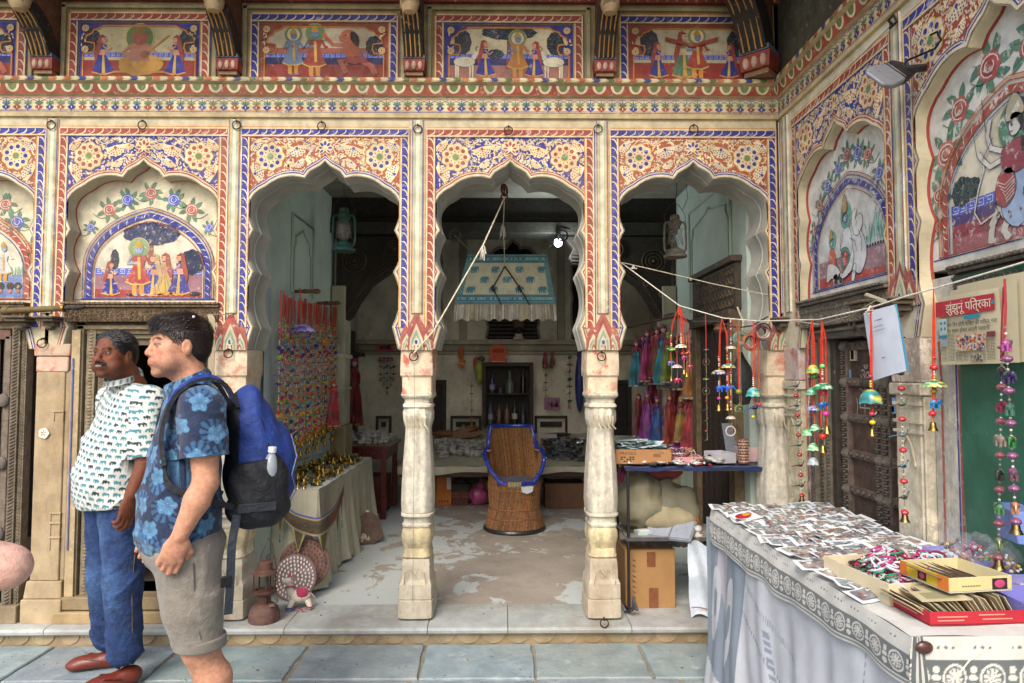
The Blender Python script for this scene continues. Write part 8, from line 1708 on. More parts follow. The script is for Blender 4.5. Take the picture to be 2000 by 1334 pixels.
for c0,c1,z0,z1 in((na+.075,na+.11,nbm+.01,nbm+.105),(na+.03,na+.07,nbm+.01,nbm+.06),(na+.115,na+.15,nbm+.01,nbm+.04),(na+.155,nb-.14,nbm+.01,nbm+.04),(nb-.05,nb-.012,nbm+.01,nt_-.14)):
 z=z1
 while z>z0:
  x=c0
  while x<c1-.003:L_=rnd(.004,.012);P.line([(x,z),(min(c1,x+L_),z)],.0018,'#4a463e',2);x+=L_+.0025
  z-=.0048
P.rect(nb-.05,nb-.012,nt_-.155,nt_-.138,'#8a3038',1);
P.build('printed_columns',M_paper,t,smooth=0,kind='stuff')
def npt(s,x,z,size,col,dy=-.0125,**k):return textmesh(s,size,col,F2@Matrix.Translation((x,dy,z))@Matrix.Rotation(R(90),4,'X'),M_matte,'headline',t,.0002,**k)
npt('झुंझुनूं पित्रका',(na+nb)/2+.022,nt_-.047,.043,'#d8cdb4',align='CENTER')
npt('दस िदन होगी शिक्त की भिक्त, गज',na+.075,nt_-.105,.0185,'#2a2622',align='LEFT');npt('पर सवार होकर आएगी महारानी',na+.075,nt_-.126,.0185,'#2a2622',align='LEFT')
t=thing('white_notice','blank-looking white notice in a plastic sleeve hung on the line before the carved door','notice',tuple(atX(1700,600,1.42)))
A,B_,C_,D_=atX(1689,612,1.41),atX(1747,594,1.41),atX(1771,724,1.42),atX(1706,744,1.42)
def nq(u,v,d=0):p=D_.lerp(C_,u).lerp(A.lerp(B_,u),v);return Vector((p.x-d,p.y,p.z))
mb=MB();mb.grid(lambda u,v:nq(u,v,.006*math.sin(u*3+v)),10,12,'#c9d0dc');mb.build('paper',M_paper,t)
mb=MB();mb.grid(lambda u,v:nq(.97+u*.07,v,-.004),2,10,'#5ab0d0');mb.build('blue_edge',M_plastic,t)
mb=MB()
for u,v,w_,c in((.42,.83,.03,'#7a4a5a'),(.56,.83,.18,'#6a6a72'),(.5,.74,.3,'#9aa0ac'),(.5,.68,.36,'#a8aeb8'),(.5,.27,.1,'#7a7e88')):
 ps=[nq(u-w_/2,v-.008,.013),nq(u+w_/2,v-.008,.013),nq(u+w_/2,v+.008,.013),nq(u-w_/2,v+.008,.013)];mb.add(ps,[(0,1,2,3)],c)
mb.build('small_print',M_matte,t,smooth=0,kind='stuff')
# ---------------- big front table ----------------
TX0,TX1,TY0,TY1,TZ=1.0,1.575,-2.20,-.60,.84
t=thing('market_table','long stone-and-board table hidden under cloths along the right wall','table',(1.3,-1.45,0))
mb=MB();mb.box(TX0+.01,TX1,TY0+.01,TY1-.01,TZ-.03,TZ-.006,'#6a5a44');mb.build('tabletop',M_oldwood,t)
for y in(TY1-.12,-1.4,TY0+.15):
 mb=MB();mb.box(TX0+.03,TX1-.03,y-.1,y+.1,0,TZ-.03,'#5a4a3c');mb.build('support',M_stone,t,bevel=.01)
mb=MB();q=atZ(1405,1330,0);lump((TX0-.0,TY1-.05,.05),(.05,.08,.07),'#8a7a6a','rough brown stone at the back foot of the front table',M_stone,'stone',.03,14,.0,'stone')
mb=MB();mb.grid(lambda u,v:(TX0-.004+u*(TX1-TX0),TY0-.004+v*(TY1-TY0+.008),TZ+.002*math.sin(u*11+v*37)),16,60,'#c4c2bc');mb.grid(lambda u,v:(TX0+.0+u*(TX1-TX0),TY1+.004,TZ-.1+v*.1),4,2,'#c4c2bc');
BT='#5f6566';BG='#cbc9c2'
def border(s,v):
 """block print: v=1 at the table edge, 0 at the hem; s metres along"""
 if v>.66:
  if .74<v<.88 and((s/.094)%1)<.5:q=((s*55)%1-.5)**2+((v*9)%1-.5)**2;return BT if q<.05 else BG
  return BG
 if v<.05:return BG
 if .625<v<.66 or .13<v<.155:return BT
 if .05<=v<.13:return mul(BT,1.6)if v<.1 else BG
 c=(s/.094)%1-.5;w_=(v-.39)/.235;r=math.hypot(c*2.6,w_*.98);a=math.atan2(w_,c*2.6)
 if abs(c)<.36:
  if r<.30:return BG if(a*6/math.pi)%1>.18 else BT
  if r<.58:return BG if(a*5/math.pi)%1>.3 else BT
  if r<.70:return BT
  if r<.86:return BG
 c2=((s/.094+.5)%1-.5)*3.2;rr=math.hypot(c2,(abs(w_)-.55)*1.3)
 if rr<.33+.06*math.sin(a*9):return BG
 if abs(w_)<.2 and abs(c2)<.5 and math.hypot(c2,w_*2)<.4:return BG
 return BT
def sagz(s):return .135+.022*math.sin(s*2.4+.4)+.006*math.sin(s*17)
Ltab=TY1-TY0
def bside(u,v):s=u*(Ltab+.014);k=1-v;return(TX0-.006-.010*k-.005*math.sin(s*26)*k-.012*math.sin(math.pi*min(1,k*1.0))*.6,TY1-s,TZ-k*sagz(s))
mb2=MB();mb2.grid(bside,460,56,lambda u,v:border(u*Ltab,v))
def bfront(u,v):s=u*(TX1-TX0+.1)-.014*(1-v);k=1-v;return(TX0-.006+s,TY0-.006-.012*k-.004*math.sin(s*30)*k,TZ-k*(.15+.01*math.sin(s*9)))
mb2.grid(bfront,200,56,lambda u,v:border(u*(TX1-TX0+.1)+.03,v))
mb.v.extend([]);n0=len(mb.v);mb.v+=mb2.v;mb.c+=mb2.c;mb.f+=[tuple(i+n0 for i in f)for f in mb2.f]
for k in range(5):mb.tube([bfront(.02+k*.004,1),bfront(.015+k*.01,.4),bfront(.02+k*.012,-.1)],.006,BG if k%2 else BT,5)
solo('block_print_cloth',mb,M_cloth,'white tablecloth with a black block-printed wheel border over the front table','tablecloth')
# large bed sheet hanging down the side
def sheetc(s,z):
 base='#c6c9cf';grey='#8793a0'
 if s<.42:
  for(a,b,ra,rb)in((.07,.42,.05,.17),(.27,.40,.07,.19)):
   d=((s-a)/ra)**2+((z-b)/rb)**2
   if d<.16:return grey
   if d<1:return base
  if z>.55+(s-.06)*-1.2 and z<.78-(.1)and .07<s<.2:return '#b9b6c0'
  if z<.17-(s)*.3:return base
  return grey
 if s<.435:return mul(grey,.9)
 # faint print columns
 x=s-.435;q_=(z*90)%1
 if abs(x-.30-.05*math.sin(z*8))<.02 and q_<.6 and z<.52:return '#8a93a2'
 if abs(z-.62+x*.25)<.012 and(x*130)%1<.5 and x<.5:return '#9aa2b0'
 if abs(z-.5+x*.35)<.009 and(x*150)%1<.5 and x<.6:return '#8f97a6'
 if abs(x-.62)<.02 and q_<.5 and z<.45:return '#8f98a6'
 if abs(x-.95)<.003 and(z*40)%1<.6:return '#868e9c'
 return base
mb=MB()
def sside(u,v):
 s=u*(Ltab+.0);k=1-v;z=.03+v*(TZ-.10-.03)+(.06*max(0,1-s/.35)*k*-0)+.0
 z=z+.14*k*max(0,(s-.0)/.25 if s<.25 else 1)*0
 f=.010*math.sin(s*19+v*2.5)+.012*math.sin(s*8.3-v*4)+.005*math.sin(s*43+v*7);return(TX0+.004-.05*k-f*(.3+k)-.0,TY1-s,z)
mb.grid(sside,320,90,lambda u,v:sheetc(u*Ltab,.03+v*.71))
mb.grid(lambda u,v:(TX0-.03+u*.12,TY1+.002+.004*math.sin(v*9),.06+v*(TZ-.1)),6,20,'#75828c')
mb.grid(lambda u,v:(TX0+u*.7,TY0+.05,.0+v*.75),10,10,'#5a4a40')
solo('hanging_bedsheet',mb,mat('printed_sheet',.9,var=.08,vs=9,bump=.25,bs=200,bd=.002,weave=220,grime=.18,gcol='#7b7a80',gs=3),'pale lilac and grey printed bedsheet hanging down the side of the front table','bedsheet')
# cards laid in overlapping rows
random.seed(52)
protos=[]
CPAL=['#85827f','#8f857e','#99908a','#75757a','#9a8078','#7f8890','#a09a94','#8a7c74','#858c82','#96888a']
for k in range(12):
 t=thing('picture_card','small picture card in a clear sleeve, one of the rows covering the front table','card',(0,0,-70),'picture cards laid over the front table',ab=False);w_,d_=.104,.070
 mb=MB();mb.grid(lambda u,v:((u-.5)*(w_+.012),(v-.5)*(d_+.012),.002+.002*math.sin(u*5+k)+.005*abs(u-.5)**2*8*(k%3)*.4),6,4,'#d0d5d8');mb.build('white_backing',M_paper,t)
 mb=MB();c=CPAL[k%len(CPAL)];mb.grid(lambda u,v:((u-.5)*w_*.82,(v-.5)*d_*.78,.0062+.0045*math.sin(math.pi*u)*math.sin(math.pi*v)),6,5,lambda u,v:jit(c,.35))
 for _ in range(7):mb.ell((rnd(-.035,.035),rnd(-.022,.022),.0105),(rnd(.004,.013),rnd(.003,.010),.0016),random.choice(['#8f5a54','#a88a68','#b9b0a8','#5a667c','#a08a7a','#c9c9c9','#c9cdd0','#5a5250','#7a867a']),7,3)
 mb.build('printed_picture',M_gloss,t);protos.append(t)
t=thing('picture_card','bright card with a red and yellow face near the far corner of the front table','card',(0,0,-70),ab=False)
mb=MB();mb.box(-.06,.06,-.045,.045,0,.003,'#c9ccd0');mb.build('white_backing',M_paper,t);mb=MB();mb.ell((-.01,0,.005),(.04,.025,.004),'#a81f2c',14,5);mb.ell((.005,.0,.009),(.02,.012,.003),'#c9901c',10,4);mb.ell((.025,.006,.009),(.013,.013,.003),'#a8745a',10,4);mb.build('printed_picture',M_gloss,t)
q=atZ(1455,1010,TZ+.02);t.location=(q.x,q.y,TZ+.022);t.rotation_euler=(R(8),R(-6),.35);face=t
i=0;y=TY1+.0
rowi=0
while y>-1.92:
 x=TX0+.035+(rowi%2)*.04
 while x<TX1-.03:
  loc=(x+rnd(-.012,.012),y+rnd(-.012,.012)-.03,TZ+.004+rnd(0,.012));rz=rnd(-.35,.35)+.15;rx=rnd(.03,.22);ry=rnd(-.1,.1)
  # keep clear of the cream box
  if not(y<-1.56 and x>TX0+.06 and False):
   src=protos[random.randrange(12)if i>=12 else i]
   o=src if i<12 else dup(src,loc)
   o.location=loc;o.rotation_euler=(rx,ry,rz);o.scale=(rnd(.85,1.1),)*3;i+=1
  x+=.079
 y-=.050;rowi+=1
 # boxes at the front of the table
def TT(px,py,z=TZ):return atZ(px,py,z)
def paperbox(corner,rz,w_,d,h,col,label,inner=None,deco=None,zb=TZ,th=.003,tilt=(0,0)):
 t=thing('open_gift_box',label,'box',(corner[0],corner[1],zb));M=Matrix.Translation((corner[0],corner[1],zb))@Matrix.Rotation(rz,4,'Z')@Matrix.Rotation(tilt[0],4,'X')@Matrix.Rotation(tilt[1],4,'Y')
 mb=MB();mb.box(0,w_,0,d,.001,.001+th,inner or col,M);mb.build('bottom',M_paper,t)
 cols=col if isinstance(col,list)else[col]*4
 for k,bx in enumerate(((0,w_,0,th),(0,w_,d-th,d),(0,th,th,d-th),(w_-th,w_,th,d-th))):mb=MB();mb.box(bx[0],bx[1],bx[2],bx[3],.004+.0005,h,cols[k],M);mb.build('side_wall',M_paper,t,bevel=.0008)
 if deco:deco(t,M,w_,d,h)
 return t,M
c1=TT(1737,1185);
paperbox((c1.x,c1.y),R(8),.30,.30,.062,'#c9bb9c','cream open box full of small coloured glass bangles on the front table')
random.seed(60)
pr_=[]
for k in range(6):
 mb=MB();
 for j in range(3):mb.torus((rnd(-.012,.012),rnd(-.012,.012),j*.006),.017,.0032,random.choice(['#7a1f3a','#a82a4a','#1c6a7a','#c9c9d0','#2a8a5a','#b0407a','#4a1a24']),12,5,(R(90)+rnd(-.7,.7),rnd(-.7,.7),0))
 for j in range(10):a=rnd(0,6.3);mb.ell((.02*math.cos(a),.02*math.sin(a),rnd(0,.015)),.0035,random.choice(['#d0d0d8','#c9304a','#30a0b0','#60c080','#e0c0d0','#6a1a34']),5,4)
 o=mb.build('bead_cluster',M_gloss);tag(o,'cluster of tiny coloured bangles and beads heaped in the cream box','beads','beads heaped in the cream box');o.location=(0,0,-70);pr_.append(o)
scatter(pr_,[((c1.x+.02+rnd(.01,.25),c1.y+.03+rnd(0,.26),TZ+.03+rnd(0,.04)),rnd(0,6),rnd(.8,1.3))for _ in range(90)])
c2=TT(1817,1224)
def reddeco(t,M,w_,d,h):
 mb=MB()
 for a,b,z in((.02,.10,.6),(.02,.09,.35),(.13,.20,.7),(.14,.22,.4),(.26,.30,.5)):mb.box(a,b,-.0012,0,h*z,h*(z+.08),'#c98a7a',M)
 for a,b,z in((.03,.12,.7),(.05,.15,.4)):mb.box(-.0012,0,a,b,h*z,h*(z+.1),'#c98a7a',M)
 mb.build('gilt_lettering',M_matte,t,kind='stuff')
_,MR=paperbox((c2.x,c2.y),R(3),.285,.21,.036,'#a8202e','shallow crimson box of envelopes at the front corner of the table',inner='#7a1a24',deco=reddeco)
random.seed(61)
for k in range(28):
 mb=MB();x=.02+k*.0085;M_=MR@Matrix.Translation((x,.02+rnd(0,.01),.008))@Matrix.Rotation(R(-58+k*1.2+rnd(-5,5)),4,'Y');mb.box(0,.0016,0,.13+rnd(0,.03),0,.062,jit(['#b5a888','#c9bc9a','#6a5a44','#cfc5a8'][k%4],.1),M_)
 mb.box(.0017,.0022,.02,.12,.012,.05,jit('#8a7a60',.3),M_);l_=solo('greeting_envelope',mb,M_paper,'cream envelope standing in the row inside the crimson box','envelope',tuple(M_.translation),'envelopes in the crimson box')
for k in range(5):mb=MB();M_=MR@Matrix.Translation((.0+.045*k,.03+.035*k,.052+.003*k))@Matrix.Rotation(.1*k-.2,4,'Z')@Matrix.Rotation(-.08,4,'Y');mb.box(0,.12,0,.08,0,.002,'#b9ad88',M_);mb.box(.02,.10,.015,.065,.002,.0026,'#8f8a68',M_);solo('printed_envelope',mb,M_paper,'printed cream envelope lying flat on the crimson box','envelope',tuple(M_.translation),'flat envelopes on the crimson box')
def yeldeco(t,M,w_,d,h):
 mb=MB();mb.box(w_*.68,w_*.92,-.0012,0,h*.15,h*.85,'#2a1a20',M);mb.ell((w_*.8,-.001,h*.5),(w_*.09,.0012,h*.28),'#b0406a',14,5,M);mb.build('label',M_paper,t);mb=MB();mb.box(-.0012,0,d*.45,d*.62,h*.2,h*.8,'#2a1a20',M);mb.ell((-.001,d*.535,h*.5),(.0012,d*.06,h*.22),'#b0406a',12,5,M);mb.build('label',M_paper,t)
 for a,b in((.003,d*.22),(d*.85,d)):mb=MB();mb.box(-.0012,0,a,b,.004,h,'#c9702a',M);mb.build('orange_stripe',M_paper,t)
 mb=MB();[mb.box(w_*.2+k*.008,w_*.2+k*.008+.005,-.0012,0,h*.4,h*.47,'#6a6440',M)for k in range(7)];mb.box(0,.05,-.0013,-.0,.004,h,'#c9702a',M)if False else None;mb.build('small_lettering',M_matte,t,kind='stuff')
c3=atZ(1855,1160,TZ+.07);_,MY=paperbox((c3.x,c3.y),R(8),.185,.18,.040,['#c9bb88','#c4b88c','#c9a82a','#c4b88c'],'yellow and orange card tray resting on top of the crimson box',inner='#b9b4a8',deco=yeldeco,zb=TZ+.07,tilt=(0,0))
for k in range(11):mb=MB();M_=MY@Matrix.Translation((.02+k*.011,.03,.02))@Matrix.Rotation(R(-65),4,'Y')@Matrix.Rotation(rnd(-.3,.3),4,'X');mb.box(0,.0015,0,.11,0,.035,jit('#7a6450',.2),M_);solo('brown_card',mb,M_paper,'thin brown card leaning inside the yellow tray','card',tuple(M_.translation),'brown cards in the yellow tray')
# lilac trays and bags of beads on the right
def tray(px,py,w_,d,h,col,label,z=TZ,rz=0):q=atZ(px,py,z);opencarton((q.x,q.y,z+.001),w_,d,h,rz,col,label,'plastic_tray',M_plastic,th=.003,cat_='tray')
tray(1900,1100,.22,.2,.035,'#8f90c8','lilac plastic tray under the bags of beads',rz=.1);tray(2010,1200,.12,.18,.05,'#7a78b8','deeper violet tray at the right edge beyond the boxes')
tray(1975,1135,.16,.14,.04,'#8a88c0','second lilac tray between the bags and the yellow tray')
random.seed(66)
k=0
for px,py,r,c,lb in((1868,1062,.05,'#4a3a34','clear bag of dark brown beads nearest the white pier'),(1905,1075,.065,'#b0507a','clear bag of pink and silver beads in front of the green sheet'),(1880,1090,.045,'#a86a3a','small orange-brown shell ornament among the bags'),(1945,1060,.06,'#8a8a9a','clear bag of grey and coloured beads below the elephant strings'),(1985,1040,.07,'#5a9ab0','clear bag of turquoise beads at the far right'),(1955,1095,.06,'#a88a4a','clear bag of gold and white beads in the middle right'),(1990,1090,.06,'#3a7a5a','clear bag with green beads at the right edge')):
 q=atZ(px,py,TZ+.04);t=thing('bag_of_beads',lb,'bag',(q.x,q.y,TZ+.04));mb=MB()
 for j in range(110):a=rnd(0,6.3);rr=r*math.sqrt(rnd(0,1));mb.ell((q.x+rr*math.cos(a),q.y+rr*math.sin(a)*.9,TZ+.015+rnd(0,r*.9)*(1-rr/r*.6)),rnd(.004,.008),random.choice([jit(c,.3),jit(c,.3),mul(random.choice(PAL),1.2),'#d9d9dc']),6,4)
 mb.build('beads',M_gloss,t,kind='stuff')
 mb=MB();mb.ell((q.x,q.y,TZ+.02+r*.45),(r*1.15,r*1.05,r*.7),'#c2c6d0',24,14)
 for i2 in range(len(mb.v)):v=Vector(mb.v[i2]);n_=noise.noise(v*22)*.03+noise.noise(v*60)*.01;mb.v[i2]=(v.x+n_,v.y+n_*.6,max(TZ+.004,v.z+n_))
 mb.build('clear_film',M_film,t)
q=atX(1998,1030,1.52);mb=MB();mb.prism([(-.05,0),(.06,0),(.075,.10),(-.03,.09)],-.03,.04,'#6a82c0',Matrix.Translation((q.x,q.y,q.z-.04))@Matrix.Rotation(R(80),4,'Z'));mb.v=[tuple(v)for v in mb.v];solo('blue_bin',mb,M_plastic,'tilted translucent blue plastic bin behind the bead strings at far right','bin',tuple(q),bevel=.004)
mb=MB();q=bfront(.03,.85);mb.ell((q[0]+.01,q[1]-.008,q[2]),(.022,.010,.016),'#4a2a26',12,8);solo('brown_pebble',mb,M_gloss,'shiny brown lump pinning the cloth at the table corner','pebble',(q[0],q[1],q[2]))
mb=MB();mb.tube([bfront(.3,.95),bfront(.28,.8),bfront(.22,.65),bfront(.18,.45),bfront(.17,.25)],.0025,'#c9c0ae',4);solo('loose_thread',mb,M_rope,'loose white thread hanging over the front border','thread')
# ---------------- left side small things ----------------
q0=at(6,607,-.09);q1=at(122,602,-.09);q2=at(165,600,-.09);t=thing('brass_spyglass','old brass and black tube resting on the two wooden consoles at far left','tube',tuple(q0))
mb=MB();mb.tube([q0,q0+Vector((.03,0,0)),q0+Vector((.035,0,0)),q1],[.022,.022,.018,.017],'#6a5a38',16);mb.build('tube',M_tin,t);mb=MB();mb.tube([q1,q1+Vector((.012,0,0))],.021,'#a8843a',16);mb.build('brass_ring',M_brass,t)
mb=MB();mb.tube([q1+Vector((.012,0,0)),q1+Vector((.04,0,.002)),q1+Vector((.05,0,.002)),q1+Vector((.08,0,.001)),q2-Vector((.02,0,0)),q2],[.012,.014,.009,.015,.013,.008],'#1c1816',12);mb.build('turned_handle',M_wood,t)
for k in range(2):
 pass
p=at(405,618,-.05);mb=MB()
w_=.035
def strap(u,v):
 L_=[(-.028,0,-.045),(-.03,-.0,-.01),(-.015,-.01,.012),(.02,-.015,.010),(.035,-.02,-.02),(.036,-.02,-.2),(.034,-.02,-.42)]
 i_=min(int(v*6),5);f=v*6-i_;a=Vector(L_[i_]).lerp(Vector(L_[i_+1]),f);return(p.x+a.x+.0,p.y+a.y-(u-.5)*.01,p.z+a.z)if v<.4 else(p.x+a.x+(u-.5)*w_*min(1,(v-.4)*6),p.y+a.y,p.z+a.z)
mb.grid(strap,6,48,'#b5a588');solo('canvas_strap',mb,M_dirtycloth,'cream canvas strap hooked over the left column top above the men','strap',tuple(p))
mb=MB();mb.tube([p+Vector((.0,-.02,.004)),at(425,614,-.03),at(455,615,-.02),at(458,606,.0)],.003,'#9a9484',5);solo('strap_wire',mb,M_iron,'short bent wire between the canvas strap and the left column','wire')
# ---------------- people: smooth-blended solids meshed once per body or garment ----------------
def npv(p):return np.array([p[0],p[1],p[2]],dtype=np.float32)
class SDF:
 def __init__(s,h):s.h=h;s.P=[]
 def cap(s,a,b,ra,rb=None,k=.02,op=1):s.P.append(('c',npv(a),npv(b),ra,ra if rb is None else rb,k,op));return s
 def ell(s,c,r,k=.02,Rm=None,op=1):s.P.append(('e',npv(c),npv(r if not isinstance(r,(int,float))else(r,r,r)),Rm,None,k,op));return s
 def box(s,c,hs,r,k=.02,Rm=None,op=1):s.P.append(('b',npv(c),npv(hs),Rm,r,k,op));return s
 def chain(s,pts,rs,k=.02):
  for i in range(len(pts)-1):s.cap(pts[i],pts[i+1],rs[i],rs[i+1],k)
  return s
 def bounds(s,p):
  if p[0]=='c':m=max(p[3],p[4]);return np.minimum(p[1],p[2])-m,np.maximum(p[1],p[2])+m
  m=float(np.max(p[2]))*1.02+(p[4]or 0)
  if p[0]=='b':m=float(np.linalg.norm(p[2]))+(p[4]or 0)
  return p[1]-m,p[1]+m
 def mesh(s,disp=None,cuts=()):
  h=s.h;B=[s.bounds(p)for p in s.P if p[6]==1];lo=np.min([b[0]for b in B],0)-3*h-.01;hi=np.max([b[1]for b in B],0)+3*h+.01
  n=np.ceil((hi-lo)/h).astype(int)+1;F=np.full(n,.08,dtype=np.float32)
  ax=[lo[i]+h*np.arange(n[i],dtype=np.float32)for i in range(3)]
  for p in s.P:
   b0,b1=s.bounds(p);m=p[5]+.03;i0=np.maximum(((b0-m-lo)/h).astype(int),0);i1=np.minimum(((b1+m-lo)/h).astype(int)+2,n)
   if(i1<=i0).any():continue
   sl=tuple(slice(i0[k],i1[k])for k in range(3))
   X,Y,Z=np.meshgrid(ax[0][sl[0]],ax[1][sl[1]],ax[2][sl[2]],indexing='ij',sparse=True)
   if p[0]=='c':
    a,b=p[1],p[2];ba=b-a;L=float(ba@ba)+1e-9;t=((X-a[0])*ba[0]+(Y-a[1])*ba[1]+(Z-a[2])*ba[2])/L;t=np.clip(t,0,1)
    d=np.sqrt((X-a[0]-ba[0]*t)**2+(Y-a[1]-ba[1]*t)**2+(Z-a[2]-ba[2]*t)**2)-(p[3]+(p[4]-p[3])*t)
   else:
    x,y,z=X-p[1][0],Y-p[1][1],Z-p[1][2]
    if p[3]is not None:Q=p[3];x,y,z=x*Q[0][0]+y*Q[1][0]+z*Q[2][0],x*Q[0][1]+y*Q[1][1]+z*Q[2][1],x*Q[0][2]+y*Q[1][2]+z*Q[2][2]
    r=p[2]
    if p[0]=='e':
     k0=np.sqrt((x/r[0])**2+(y/r[1])**2+(z/r[2])**2);k1=np.sqrt((x/r[0]**2)**2+(y/r[1]**2)**2+(z/r[2]**2)**2)+1e-6;d=k0*(k0-1)/k1;d=np.where(k0<.05,-float(min(r)),d)
    else:
     qx,qy,qz=np.abs(x)-r[0],np.abs(y)-r[1],np.abs(z)-r[2];d=np.sqrt(np.maximum(qx,0)**2+np.maximum(qy,0)**2+np.maximum(qz,0)**2)+np.minimum(np.maximum(qx,np.maximum(qy,qz)),0)-p[4]
   f=F[sl];k=p[5]
   if p[6]==1:hh=np.clip(.5+.5*(f-d)/k,0,1);F[sl]=f*(1-hh)+d*hh-k*hh*(1-hh)
   else:hh=np.clip(.5-.5*(f+d)/k,0,1);F[sl]=f*(1-hh)+(-d)*hh+k*hh*(1-hh)
  X,Y,Z=np.meshgrid(*ax,indexing='ij',sparse=True)
  if disp is not None:F+=disp(X,Y,Z).astype(np.float32)
  for(c,nrm)in cuts:F=np.maximum(F,(X-c[0])*nrm[0]+(Y-c[1])*nrm[1]+(Z-c[2])*nrm[2])
  return surfnet(F,lo,h)
def surfnet(F,lo,h):
 S=F<0;nx,ny,nz=F.shape
 c=S[:-1,:-1,:-1].astype(np.int8)
 for dx in(0,1):
  for dy in(0,1):
   for dz in(0,1):
    if dx+dy+dz:c=c+S[dx:nx-1+dx,dy:ny-1+dy,dz:nz-1+dz]
 I,J,K=np.nonzero((c>0)&(c<8));idx=-np.ones(c.shape,dtype=np.int32);idx[I,J,K]=np.arange(len(I))
 acc=np.zeros((len(I),3));cnt=np.zeros(len(I))
 E=[]
 for a in range(3):
  for u in(0,1):
   for v in(0,1):
    o=[0,0,0];o[(a+1)%3]=u;o[(a+2)%3]=v;e=list(o);e[a]=1;E.append((tuple(o),tuple(e),a))
 for o,e,a in E:
  f0=F[I+o[0],J+o[1],K+o[2]];f1=F[I+e[0],J+e[1],K+e[2]];m=(f0<0)!=(f1<0);t=np.where(m,f0/(f0-f1+1e-12),0)
  p=np.tile(np.array(o,dtype=float),(len(I),1));p[:,a]+=t;acc[m]+=p[m];cnt[m]+=1
 V=np.stack([I,J,K],1)+acc/np.maximum(cnt,1)[:,None];V=lo+V*h
 Q=[]
 for a in range(3):
  b,d=(a+1)%3,(a+2)%3;sl0=[slice(1,-1)]*3;sl0[a]=slice(0,F.shape[a]-1);sl1=list(sl0);sl1[a]=slice(1,F.shape[a])
  s0=S[tuple(sl0)];s1=S[tuple(sl1)];m=s0!=s1;ii=np.nonzero(m);P=[ii[0].copy(),ii[1].copy(),ii[2].copy()]
  for q in range(3):
   if q!=a:P[q]=P[q]+1
  flip=s0[ii]
  def g(db,dd):R_=[P[0],P[1],P[2]];R_=[r.copy()for r in R_];R_[b]-=db;R_[d]-=dd;return idx[R_[0],R_[1],R_[2]]
  q=np.stack([g(1,1),g(0,1),g(0,0),g(1,0)],1);q[~flip]=q[~flip][:,::-1];Q.append(q)
 Q=np.concatenate(Q);Q=Q[(Q>=0).all(1)]
 # one light smoothing pass
 nb=np.zeros_like(V);ct=np.zeros(len(V))
 for i in range(4):np.add.at(nb,Q[:,i],V[Q[:,(i+1)%4]]);np.add.at(ct,Q[:,i],1);np.add.at(nb,Q[:,(i+1)%4],V[Q[:,i]]);np.add.at(ct,Q[:,(i+1)%4],1)
 V=V*.5+.5*nb/np.maximum(ct,1)[:,None]
 return V,Q
def npmesh(name,V,Q,C_,mt,parent,smooth=0):
 me=bpy.data.meshes.new(name);me.vertices.add(len(V));me.vertices.foreach_set('co',V.astype(np.float32).ravel());me.loops.add(len(Q)*4);me.loops.foreach_set('vertex_index',Q.astype(np.int32).ravel())
 me.polygons.add(len(Q));me.polygons.foreach_set('loop_start',np.arange(0,len(Q)*4,4,dtype=np.int32));me.polygons.foreach_set('use_smooth',np.ones(len(Q),dtype=bool));me.update(calc_edges=True);me.validate()
 ca=me.color_attributes.new('Col','FLOAT_COLOR','POINT');A=np.ones((len(V),4),dtype=np.float32);A[:,:3]=C_;ca.data.foreach_set('color',A.ravel());me.materials.append(mt)
 o=bpy.data.objects.new(name,me);COL.objects.link(o);setp(o,parent);return o
def rotz(a):c,s=math.cos(a),math.sin(a);return np.array([[c,-s,0],[s,c,0],[0,0,1]])
def rotm(f,up=(0,0,1)):f=Vector(f).normalized();l=Vector(up).cross(f).normalized();u=f.cross(l);return np.array([[f.x,l.x,u.x],[f.y,l.y,u.y],[f.z,l.z,u.z]])
def hand(S,wr,d,n,curl=.9,side=1,sc=1,thumb=1):
 wr=Vector(wr);d=Vector(d).normalized();n=Vector(n);n=(n-d*n.dot(d)).normalized();s=d.cross(n)*side # n: towards the palm side
 Rm=np.array([[d.x,s.x,n.x],[d.y,s.y,n.y],[d.z,s.z,n.z]])
 S.ell(wr+d*.05*sc,(.052*sc,.041*sc,.019*sc),.012,Rm)
 for i,(o,L)in enumerate(((.031,.93),(.011,1),(-.010,.94),(-.030,.76))):
  p=wr+d*(.088-.006*abs(i-1))*sc+s*o*sc;a=.25*curl;r=(.0105,.0105,.0098,.0085)[i]*sc
  for k,l in enumerate((.044,.028,.022)):
   q=p+(d*math.cos(a)+n*math.sin(a))*l*L*sc;S.cap(p,q,r*(1-.07*k),r*(.93-.07*k),.003 if k else .008);p=q;a+=curl*(1.0,1.15,.8)[k]*(.9+.06*i)
 t0=wr+d*.022*sc+s*.026*sc;t1=t0+(d*.62+s*.55*thumb+n*.35).normalized()*.042*sc;t2=t1+(d*.85+s*.05+n*.5).normalized()*.032*sc;t3=t2+(d*.8-s*.25+n*.55).normalized()*.024*sc
 S.chain([t0,t1,t2,t3],[.0145*sc,.0125*sc,.011*sc,.0095*sc],.008)
